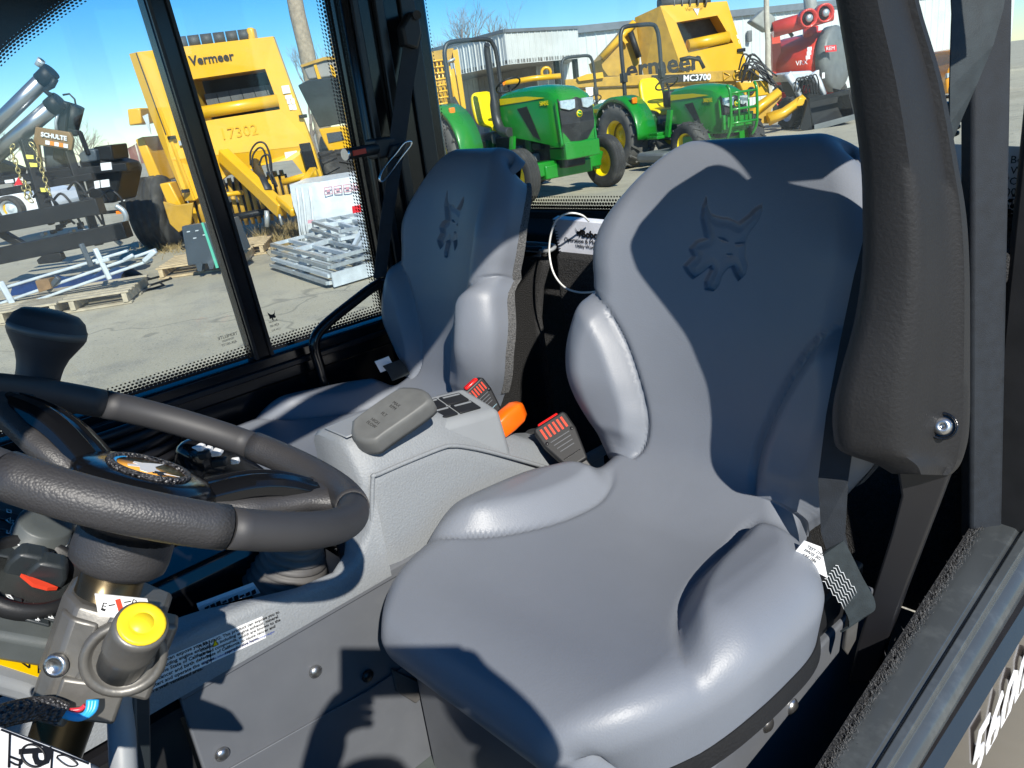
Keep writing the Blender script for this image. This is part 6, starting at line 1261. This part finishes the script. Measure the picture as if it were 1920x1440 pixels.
cd = 24.7; cr_ = thing('parked_car', 'amber car parked in the open yard, glimpsed behind the seat belt at right', 'car', drop(D(1800, 180, cd)))
q = MB(); prof_ = [(1776, 176), (1774, 150), (1780, 128), (1790, 116), (1797, 92), (1838, 84), (1848, 100), (1852, 166)]; q.prism([D(a, b, cd) for a, b in prof_], HEAD*1.7); q.build('body', 'car_amber', cr_, bevel=0.06, seg=3)
slab('side_window', [(1796, 114), (1802, 96), (1834, 89), (1842, 104)], cd-0.02, 0.03, 'screen_dark', cr_); slab('lamp', [(1776, 138), (1792, 132), (1792, 140), (1776, 146)], cd-0.03, 0.1, 'lamp_glass', cr_)
for a in (1800, 1840): c = D(a, 168, cd-0.02); wheel(Vector((c.x, c.y, -Z0+0.33)), -HEAD, 0.33, 0.24, 0.19, cr_, 'tyre', 'galv_pale', 'rib')
# ================================================================ black hydraulic machine at far left
hd_ = 10.6
hm = thing('hydraulic_machine', 'black hydraulic implement with two chrome cylinders, gold chains and tan name panel, far left', 'implement', drop(D(90, 400, hd_)))
for (a, b), (c, d), r in (((-40, 268), (97, 133), 0.105), ((-10, 292), (112, 188), 0.11)):
    p0, p1 = D(a, b, hd_), D(c, d, hd_); q = MB(); q.cyl(p0, p1, r*0.92, n=20); q.build('chrome_rod', mat('dull_chrome', (0.42, 0.42, 0.43), 0.3, metal=0.9), hm)
    q = MB(); q.cyl(p0.lerp(p1, 0.86), p1, r*1.02, n=20); q.build('rod_head', 'machine_black', hm)
pole_('rod_fitting', [(72, 124), (78, 112), (76, 118)], hd_, 0.05, 'galv', hm); pole_('rod_wire', [(74, 134), (78, 118), (90, 130)], hd_, 0.012, 'galv', hm)
pole_('step_pipe', [(104, 148), (98, 160), (84, 170), (98, 180)], hd_-0.05, 0.04, 'machine_black', hm)
slab('name_panel', [(66, 238), (130, 248), (137, 262), (134, 282), (72, 272), (80, 330), (66, 330), (62, 262)], hd_-0.1, 0.06, 'panel_tan', hm, 0.01)
text('SCHULTE', 0.075, D(101, 256, hd_-0.12), D(130, 260, hd_)-D(72, 250, hd_), UP, 'white_paint', hm, 'lettering', 0.003, bold=0.003)
for k in range(5):
    a = 85+k*8.5; slab('hazard_block', [(a, 263+k*1.5), (a+8, 264.5+k*1.5), (a+8, 272+k*1.5), (a, 270.5+k*1.5)], hd_-0.12, 0.015, 'white_paint' if k % 2 == 0 else 'orange_paint', hm)
m = MB(); m.beam(D(48, 262, hd_-0.15), D(90, 405, hd_-0.3), 0.14, 0.14); m.build('mast', 'machine_black', hm, bevel=0.01)
m = MB(); m.beam(D(128, 282, hd_), D(186, 460, hd_-0.1), 0.10, 0.10); m.build('mast', 'machine_black', hm, bevel=0.01)
m = MB(); m.beam(D(122, 190, hd_+0.1), D(112, 300, hd_+0.1), 0.13, 0.13); m.build('tilt_cylinder', 'machine_black', hm, bevel=0.02)
m = MB(); m.cyl(D(143, 198, hd_+0.2), D(130, 250, hd_+0.2), 0.10, n=14); m.build('tilt_cylinder', 'machine_black', hm)
m = MB(); m.cyl(D(103, 270, hd_+0.2), D(108, 320, hd_+0.2), 0.14, n=14); m.build('hydraulic_motor', 'slate_steel', hm)
pole_('hose', [(118, 178), (130, 176), (140, 186), (142, 196)], hd_, 0.012, 'rubber_hose', hm); pole_('hose', [(110, 206), (104, 230), (108, 250)], hd_, 0.02, 'galv', hm)
m = MB(); m.beam(D(128, 245, hd_), D(152, 250, hd_), 0.05, 0.06); m.build('link_arm', 'machine_black', hm, bevel=0.01); m = MB(); m.beam(D(150, 248, hd_), D(166, 290, hd_), 0.05, 0.06); m.build('link_arm', 'machine_black', hm, bevel=0.01)
for a, b in ((48, 290), (55, 305), (75, 352)): slab('decal', [(a, b), (a+14, b+1), (a+15, b+8), (a+2, b+8)], hd_-0.42, 0.01, 'strap_yellow', hm)
def beam_px(a, b, c, d, dd, w_, name='frame_beam', mt='machine_black', par=None, h=None):
    q = MB(); q.beam(D(a, b, dd), D(c, d, dd), w_, h or w_); return q.build(name, mt, par or hm, bevel=0.01)
for s in ((-60, 345, 240, 312, hd_, .10), (-60, 372, 175, 330, hd_-0.2, .09), (-60, 432, 190, 385, hd_-0.4, .20), (-60, 492, 240, 430, hd_-0.6, .20), (90, 322, 150, 316, hd_, .07), (85, 336, 160, 334, hd_-.1, .05), (105, 395, 185, 380, hd_-.2, .05), (180, 400, 235, 395, hd_-.3, .04), (-40, 300, 40, 330, hd_+.3, .22), (-60, 400, 60, 470, hd_-0.3, .10)): beam_px(*s)
slab('lower_plate', [(68, 488), (80, 478), (112, 474), (118, 486), (110, 492), (72, 496)], hd_-0.7, 0.1, 'machine_black', hm, 0.01)
slab('lidded_box', [(146, 300), (178, 296), (222, 308), (228, 322), (216, 380), (170, 384), (158, 340)], hd_+0.1, 0.7, 'machine_black', hm, 0.03)
slab('box_lid', [(146, 290), (158, 280), (178, 280), (182, 302), (152, 306)], hd_, 0.5, 'slate_steel', hm, 0.02); slab('box_lid', [(174, 276), (208, 271), (213, 300), (182, 302)], hd_+0.1, 0.5, 'machine_black', hm, 0.02)
for a, b, w_, h_ in ((188, 306, 20, 14), (176, 340, 10, 14), (188, 338, 16, 14), (156, 430, 16, 11), (8, 338, 16, 6), (28, 334, 14, 14)): slab('white_decal', [(a, b), (a+w_, b-2), (a+w_+2, b+h_-2), (a+2, b+h_)], hd_-0.5, 0.01, 'white_paint', hm)
slab('red_triangle', [(26, 348), (34, 332), (42, 346)], hd_-0.55, 0.01, 'print_red', hm)
r_ = random.Random(8)
for k in range(22):
    a, b = r_.uniform(70, 160), r_.uniform(400, 450); q = MB(); q.box(D(a, b, hd_-0.15), (0.05, 0.1, 0.05), SIDE, HEAD); q.build('valve', r_.choice(('galv', 'machine_black', 'engine_black', 'machine_black', 'chain_gold', 'print_red')), hm, bevel=0.01)
for k in range(10):
    a, b = r_.uniform(60, 230), r_.uniform(340, 430); q = MB(); q.tube(crom([D(a, b, hd_-0.3), D(a+15, b-14, hd_-0.35), D(a+34, b+r_.uniform(-6, 16), hd_-0.35), D(a+46, b+r_.uniform(10, 40), hd_-0.3)], 5), 0.016, 5); q.build('hose', 'rubber_hose', hm)
q = MB(); q.tube(crom([D(218, 386, hd_-.4), D(232, 396, hd_-.4), D(237, 412, hd_-.4), D(228, 426, hd_-.4), D(215, 438, hd_-.4), D(214, 446, hd_-.4), D(228, 458, hd_-.4)], 6), 0.035, 8); q.build('bent_crank', 'galv', hm)
slab('amber_lamp', [(217, 396), (230, 394), (230, 400), (218, 402)], hd_-0.4, 0.05, 'amber', hm)
def chain(pts, d, name='chain'):
    P = crom([D(a, b, d) for a, b in pts], 12); q = MB(); L = 0; step = 0.052; acc_ = 0; last = P[0]; k = 0
    for i in range(1, len(P)):
        acc_ += (P[i]-P[i-1]).length
        if acc_ >= step:
            acc_ = 0; t = (P[i]-last).normalized(); last = P[i]; a, b = frame(t); u = a if k % 2 else b; k += 1
            q.tube([P[i]+t*0.040*math.cos(w_)+u*0.024*math.sin(w_) for w_ in [2*math.pi*j/8 for j in range(8)]], 0.008, 4, closed=True)
    o = q.build(name, 'chain_gold', hm); o['kind'] = 'stuff'; return o
chain([(28, 268), (22, 280), (28, 300), (36, 326), (44, 350), (48, 366), (58, 376)], hd_-0.5); chain([(52, 264), (66, 280), (76, 310), (84, 335), (90, 356), (98, 370)], hd_-0.55); chain([(44, 335), (52, 350), (58, 362), (54, 372)], hd_-0.52)
# white parked vehicle behind the machine
wv = thing('white_truck', 'white vehicle mostly hidden behind the black hydraulic machine', 'truck', drop(D(30, 400, 16)))
slab('body', [(-80, 420), (-60, 372), (30, 362), (62, 366), (80, 390), (76, 408)], 16, 1.8, 'white_paint', wv, 0.06); slab('yellow_door', [(-20, 392), (8, 380), (14, 400), (-10, 412)], 15.9, 0.1, 'yellow_paint', wv)
c = D(20, 392, 15.9); wheel(c, -HEAD, 0.26, 0.2, 0.17, wv, 'tyre', 'galv_pale', 'rib')
pk_ = thing('blue_pickup', 'low blue vehicle behind the wide baler tyre at left', 'truck', drop(D(245, 365, 22)))
slab('body', [(218, 352), (232, 344), (262, 338), (290, 336), (300, 360), (240, 372), (220, 366)], 22, 1.8, 'tarp_blue', pk_, 0.08); slab('white_tailgate', [(218, 360), (240, 356), (242, 376), (220, 380)], 21.8, 0.1, 'white_paint', pk_, 0.03)
slab('dark_underbody', [(222, 380), (245, 374), (252, 400), (228, 404)], 21.9, 0.5, 'engine_black', pk_)
# ================================================================ pallets (own axes)
def pallet(label, base, rz, mt, w=1.2, l=1.0):
    e = thing('wooden_pallet', label, 'pallet', base, 'wooden pallets on the asphalt', rz); rr = random.Random(label)
    for i in range(7): q = MB(); q.box((0, -l/2+0.05+i*(l-0.1)/6+rr.uniform(-.01, .01), 0.135), (w, 0.095, 0.02)); q.build('deck_board', mt, e, bevel=0.003)
    for i in range(3): q = MB(); q.box(((i-1)*(w/2-0.05), 0, 0.075), (0.05, l, 0.095)); q.build('stringer', mt, e)
    for i in range(3): q = MB(); q.box((0, (i-1)*(l/2-0.06), 0.013), (w, 0.095, 0.02)); q.build('bottom_board', mt, e, bevel=0.003)
    return e
# yaw: long side faces the viewer
yw = math.atan2(SIDE.y, SIDE.x)
pg = G(395, 500); pallet('pale new pallet carrying the dark steel plates', pg+Vector((0, 0, 0.0)), yw+0.12, 'pallet_wood', 1.05, 1.0)
pg2 = G(448, 478); pallet('pale pallet just right of the window divider behind the plates', pg2+HEAD*0.15+SIDE*0.1, yw+0.12, 'pallet_wood', 0.6, 0.9)
p3 = G(165, 568); pallet('weathered pallet under the long grey steel frame at left', p3, yw+0.18, 'pallet_old', 1.15, 1.0)
p4 = G(40, 590); pallet('weathered pallet at the far left edge, behind the spinner knob', p4, yw+0.18, 'pallet_old', 1.1, 1.0)
# dark plates with teal strap
dpt_ = 9.25
dp_ = thing('steel_plates', 'dark slate steel attachment plates strapped on a pale pallet', 'steel plates', D(390, 485, dpt_))
slab('plate', [(340, 425), (398, 416), (418, 492), (352, 498)], dpt_, 0.12, 'slate_steel', dp_, 0.01)
slab('plate', [(404, 418), (436, 410), (460, 470), (424, 482)], dpt_+0.15, 0.25, 'slate_steel', dp_, 0.01)
for a, b in ((366, 494), (388, 490)): slab('foot', [(a, b), (a+14, b-2), (a+12, b+14), (a+5, b+15)], dpt_-0.01, 0.1, 'slate_steel', dp_)
slab('strap', [(377, 418), (381, 417), (410, 502), (405, 503)], dpt_-0.02, 0.015, 'strap_green', dp_)
for a, b in ((350, 434), (366, 432), (362, 446), (380, 440)): slab('slot', [(a, b), (a+6, b-1), (a+6, b+1), (a, b+2)], dpt_-0.006, 0.01, 'galv_pale', dp_)
# long grey frame
fd = 8.5
lf = thing('ladder_rack', 'long pale grey steel ladder frame lying over the weathered pallets at left', 'steel frame', drop(D(140, 540, fd)))
for s in ((-60, 608, 285, 487, .07), (-60, 590, 292, 468, .06), (-60, 560, 240, 470, .055), (-40, 622, 30, 585, .08)): beam_px(s[0], s[1], s[2], s[3], fd-0.1, s[4], 'rail', 'galv_pale', lf, .03)
for s in ((152, 457, 172, 500, .05), (178, 466, 206, 524, .05), (0, 528, 36, 592, .06), (180, 492, 205, 486, .04), (232, 488, 250, 478, .04), (270, 490, 292, 470, .05), (90, 545, 110, 520, .05)): beam_px(s[0], s[1], s[2], s[3], fd-0.15, s[4], 'cross_piece', 'galv_pale' if s[0] > 160 or s[0] < 60 else 'slate_steel', lf)
slab('wood_block', [(65, 527), (90, 523), (97, 541), (73, 549)], fd-0.2, 0.14, 'wood_block', lf, 0.005)
bw = [(232, 516), (262, 508), (282, 512)]
gf_ = thing('wire_frame', 'thin black wire frame lying flat on the asphalt between the pallets', 'wire frame', G(275, 530))
for pts in ([(232, 538), (310, 518), (322, 524), (236, 552)], [(232, 530), (266, 520), (284, 525)], [(300, 531), (308, 537), (245, 556)]): q = MB(); q.tube([G(a, b)+UP*0.015 for a, b in pts], 0.012, 6); q.build('wire', 'machine_black', gf_)
# blue tarp under the machine
r_ = random.Random(2); R_ = []
for i in range(22):
    t = i/21; a = D(15+t*200, 492-t*40, 9.6); R_.append([Vector((a.x, a.y, -Z0))-HEAD*0.25, Vector((a.x, a.y, -Z0+0.10+r_.uniform(0, .05)))-HEAD*0.08, Vector((a.x, a.y, -Z0+0.13+r_.uniform(0, .06)))+HEAD*0.15, Vector((a.x, a.y, -Z0))+HEAD*0.5])
m = MB(); m.ring(R_, closed=False); tag(m.build('blue_tarp', 'tarp_blue'), 'crumpled dark blue tarp on the ground under the black machine', 'tarp')
# ================================================================ wrapped crate, steel racks, dry weeds
cx = thing('wrapped_crate', 'white plastic-wrapped crate with red print and yellow strap, beside the baler hitch', 'crate', drop(D(640, 440, 10.5)))
A, B, C_ = D(543, 347, 10.45), D(600, 341, 10.25), D(735, 318, 10.9)
m = MB(); 
def low(p): return Vector((p.x, p.y, -Z0+0.06))
n_ = 10; top = [A.lerp(B, i/4) for i in range(4)]+[B.lerp(C_, i/n_) for i in range(n_+1)]
rr = random.Random(6); rings = []
for v in range(7):
    rings.append([low(p).lerp(p, v/6)+(-HEAD*rr.uniform(0, .03) if 0 < v < 6 else Vector())+SIDE*rr.uniform(-.012, .012) for p in top])
m.ring(rings, closed=False); m.prism(top+[C_+HEAD*1.0, A+HEAD*1.0], UP*-0.03); m.prism([low(A)+HEAD*.02, low(C_)+HEAD*.02, low(C_)+HEAD*1.0, low(A)+HEAD*1.0], UP*-0.05); m.build('wrap', 'wrap_white', cx)
cxx = (C_-B).normalized(); cn = -HEAD*0.05
def cr_poly(name, pts, mt): slab(name, pts, [10.18+0.0045*max(0, a-600) for a, b in pts], 0.012, mt, cx)
cr_poly('red_square', [(660, 387), (676, 384), (679, 403), (662, 406)], 'print_red'); cr_poly('red_arrow', [(683, 392), (694, 389), (692, 380), (707, 377), (709, 384), (704, 389), (711, 396), (697, 399), (694, 393)], 'print_red')
for k in range(4):
    a = 608+k*18; y = 352-k*2.5; P = [(a, y), (a+14, y-2), (a+15.5, y+11), (a+1.5, y+13)]; q = MB(); q.tube([D(x, z, 10.17+0.0045*(x-600)) for x, z in P], 0.008, 5, closed=True); q.build('pictogram', 'print_pink', cx); cr_poly('pictogram', [(a+4, y+4), (a+10, y+3), (a+11, y+8), (a+5, y+9)], 'print_pink')
cr_poly('strap', [(686, 334), (689, 333), (708, 407), (705, 408)], 'strap_yellow'); cr_poly('red_tab', [(577, 413), (587, 412), (587, 418), (577, 419)], 'print_pink')
for a in (556, 566, 580): q = MB(); q.tube([D(a, 352, 10.3), D(a+4, 380, 10.27), D(a+7, 415, 10.28), D(a+14, 455, 10.32)], 0.018, 5); q.build('wrap_fold', 'wrap_white', cx)
for (x0, y0, ox, oy, zb, lab, n_s) in ((0, 0, 0, 0, 0.06, 'lower galvanized steel rack frames stacked flat in front of the white crate', 4), (60, -58, 0, 0, 0.33, 'smaller galvanized frames lying on top, against the white crate', 2)):
    rk_ = thing('steel_rack', lab, 'steel rack', G(640, 520)+UP*zb if zb > .3 else G(640, 520), 'galvanized rack frames')
    g0, g1, g2, g3 = [Vector((p.x, p.y, -Z0)) for p in ((G(520, 505), G(628, 541), G(810, 486), G(690, 455)) if zb < .3 else (G(600, 478), G(652, 503), G(810, 470), G(750, 448)))]
    rq = random.Random(int(zb*100))
    for L_ in range(n_s):
        off = Vector((rq.uniform(-.08, .08), rq.uniform(-.06, .06), zb+0.075*L_)); P = [g0+off, g1+off, g2+off, g3+off]
        for i in range(4): q = MB(); q.beam(P[i], P[(i+1) % 4], 0.045, 0.035); q.build('side_rail', 'galv' if rq.random() > .4 else 'galv_pale', rk_)
        for k in range(5):
            t = (k+1)/6; q = MB(); q.beam(P[0].lerp(P[1], 0.0 if k % 2 else .0).lerp(P[3], t), P[1].lerp(P[2], t), 0.04, 0.04); q.build('cross_bar', 'galv' if k % 2 else 'galv_pale', rk_)
        q = MB(); q.beam(P[0].lerp(P[1], .45), P[3].lerp(P[2], .45)+UP*0.03, 0.05, 0.05); q.build('long_bar', 'galv_pale', rk_)
    if zb < .3:
        q = MB(); q.beam(g1+UP*0.09-HEAD*0.03, g2+UP*0.09-HEAD*0.03, 0.02, 0.14); q.build('face_channel', 'galv_pale', rk_)
    else:
        for k in range(4): q = MB(); q.beam(D(655+k*14, 478-k*5, 8.2), D(680+k*16, 430-k*3, 8.6), 0.04, 0.04); q.build('loose_bar', 'galv_pale', rk_)
m = MB(); r_ = random.Random(12)
for i in range(1500):
    p = G(r_.gauss(535, 28), r_.gauss(448, 9)); d = Vector((r_.gauss(0, .5), r_.gauss(0, .5), 0.8)).normalized()*r_.uniform(0.08, 0.36); s_ = Vector((r_.gauss(0, 1), r_.gauss(0, 1), 0)).normalized()*0.006; m.add([p-s_, p+s_, p+d], [(0, 1, 2)])
tag(m.build('dry_weeds', 'dry_grass', recalc=False), 'tuft of dry straw-coloured weeds by the white crate', None, None, 'stuff')
m = MB(); r_ = random.Random(13)
for i in range(700):
    p = G(r_.gauss(310, 22), r_.gauss(466, 5)); d = Vector((r_.gauss(0, .7), r_.gauss(0, .7), 0.5)).normalized()*r_.uniform(0.05, 0.2); s_ = Vector((r_.gauss(0, 1), r_.gauss(0, 1), 0)).normalized()*0.006; m.add([p-s_, p+s_, p+d], [(0, 1, 2)])
tag(m.build('dry_weeds', 'dry_grass', recalc=False), 'dry weeds around the wide baler tyre', None, None, 'stuff')
# ================================================================ the photographer, standing behind the viewpoint in the open doorway
mat('jacket', (0.03, 0.035, 0.05), 0.8, bump=(300, 0.3), vary=0.2, vscale=12); mat('skin', (0.50, 0.30, 0.22), 0.5, vary=0.08, vscale=20); mat('jeans', (0.05, 0.07, 0.12), 0.85, vary=0.2, vscale=20); mat('hair', (0.03, 0.02, 0.015), 0.6, bump=(200, 0.5)); mat('phone_black', (0.01, 0.01, 0.012), 0.2)
PO = Vector((-0.40, 0.235, 0))
pe = thing('person', 'person in dark jacket and jeans holding a phone up in the open cab doorway', 'person', Vector((PO.x, PO.y, -Z0)))
def pp_(lat, fwd, z): return PO+SIDE*lat+HEAD*fwd+UP*z
def skin(name, mt, chains, sub=2):
    vs, es, rs, idx = [], [], [], {}
    for ch in chains:
        prev = None
        for p, r in ch:
            k = tuple(round(c, 4) for c in p)
            if k not in idx: idx[k] = len(vs); vs.append(INV[pe.name] @ (Vector(p)+Vector((0, 0, Z0)))); rs.append(r)
            if prev is not None: es.append((prev, idx[k]))
            prev = idx[k]
    me = bpy.data.meshes.new(name); me.from_pydata(vs, es, []); o = bpy.data.objects.new(name, me); COL.objects.link(o); o.parent = pe; INV[o.name] = INV[pe.name]
    sm_ = o.modifiers.new('skin', 'SKIN'); sm_.use_smooth_shade = True
    for i, r in enumerate(rs): me.skin_vertices[0].data[i].radius = (r, r) if not isinstance(r, tuple) else r
    me.skin_vertices[0].data[0].use_root = True
    ss_ = o.modifiers.new('sub', 'SUBSURF'); ss_.levels = ss_.render_levels = sub; me.materials.append(MATS[mt]); return o
pel, wst, cst, nk = pp_(0, 0, -0.62), pp_(0, 0.0, -0.45), pp_(0, 0.01, -0.27), pp_(0, 0.01, -0.14)
RH, LH = SIDE*0.150+HEAD*-0.035+UP*-0.045, SIDE*-0.045+HEAD*-0.045+UP*-0.085
ch = [[(pel, (.17, .12)), (wst, (.16, .11)), (cst, (.18, .12)), (nk, .065)]]
for s_, h_ in ((1, RH), (-1, LH)):
    sh_p = pp_(0.185*s_, 0.0, -0.20); el_ = pp_(0.285*s_, 0.14, -0.40); wr = h_+(el_-h_).normalized()*0.085
    ch.append([(cst, (.18, .12)), (sh_p, .075), (el_, .052), (wr, .036)])
skin('jacket', 'jacket', ch)
lg = []
for s_ in (1, -1): lg.append([(pel+UP*-0.02, (.16, .12)), (pp_(0.10*s_, 0.0, -0.72), .095), (pp_(0.11*s_, 0.03, -1.06), .065), (pp_(0.115*s_, 0.0, -1.40), .045), (pp_(0.12*s_, 0.03, -1.46), .042), (pp_(0.125*s_, 0.17, -1.465), .032)])
skin('trousers', 'jeans', lg)
hc = pp_(0.0, 0.05, -0.005)
skin('head', 'skin', [[(nk+UP*-0.02, .055), (pp_(0, 0.03, -0.09), .055), (pp_(0, 0.05, -0.045), (.068, .078)), (hc, (.074, .09)), (hc+UP*0.05, (.07, .085)), (hc+UP*0.085, .045)], [(pp_(0, 0.05, -0.045), (.068, .078)), (pp_(0, 0.125, -0.025), .012), (pp_(0, 0.145, -0.028), .008)]])
q = MB(); q.lathe(hc+UP*0.005-HEAD*0.012, UP, [(-0.03, .086), (0.03, .092), (0.07, .078), (0.098, .045), (0.106, 0)], 18, arc=(0, 2*math.pi)); q.build('hair', 'hair', pe)
for s_ in (1, -1):
    q = MB(); q.lathe(hc+HEAD*0.083+SIDE*0.03*s_+UP*0.005, HEAD, [(0, .011), (.004, .008), (.006, 0)], 10); q.build('eye', 'ink', pe)
# hands closed round the phone
for s_, h_ in ((1, RH), (-1, LH)):
    el_ = pp_(0.285*s_, 0.14, -0.40); wr = h_+(el_-h_).normalized()*0.10; tip = -s_
    chs = [[(wr, .028), (h_+(wr-h_)*0.4, (.036, .022)), (h_, (.038, .02))]]
    for k in range(4):
        b0 = h_+UP*(0.030-0.02*k); f1 = b0+HEAD*0.028+SIDE*(tip*0.012); f2 = f1+SIDE*(tip*(0.030-0.004*abs(k-1)))+HEAD*0.004; f3 = f2+SIDE*(tip*0.02)-HEAD*0.008
        chs.append([(h_, (.038, .02)), (b0, .010), (f1, .0095), (f2, .0085), (f3, .0075)])
    chs.append([(h_, (.038, .02)), (h_-HEAD*0.018+UP*0.02+SIDE*tip*0.015, .011), (h_-HEAD*0.028+UP*0.03+SIDE*tip*0.045, .009)])
    skin('hand', 'skin', chs)
ph = thing('smartphone', 'black smartphone held level in the hands of the person at the doorway', 'phone', SIDE*0.06-UP*0.02)
_rr, _uu, _ff = _r, _u, _f
q = MB(); pc = _rr*0.055-_uu*0.022-_ff*0.010; q.box(pc, (0.155, 0.008, 0.078), _rr, _ff, _uu); q.build('case', 'phone_black', ph, bevel=0.006, seg=3)
q = MB(); q.box(pc-_ff*0.0043, (0.145, 0.0006, 0.070), _rr, _ff, _uu); q.build('screen', 'screen_dark', ph)
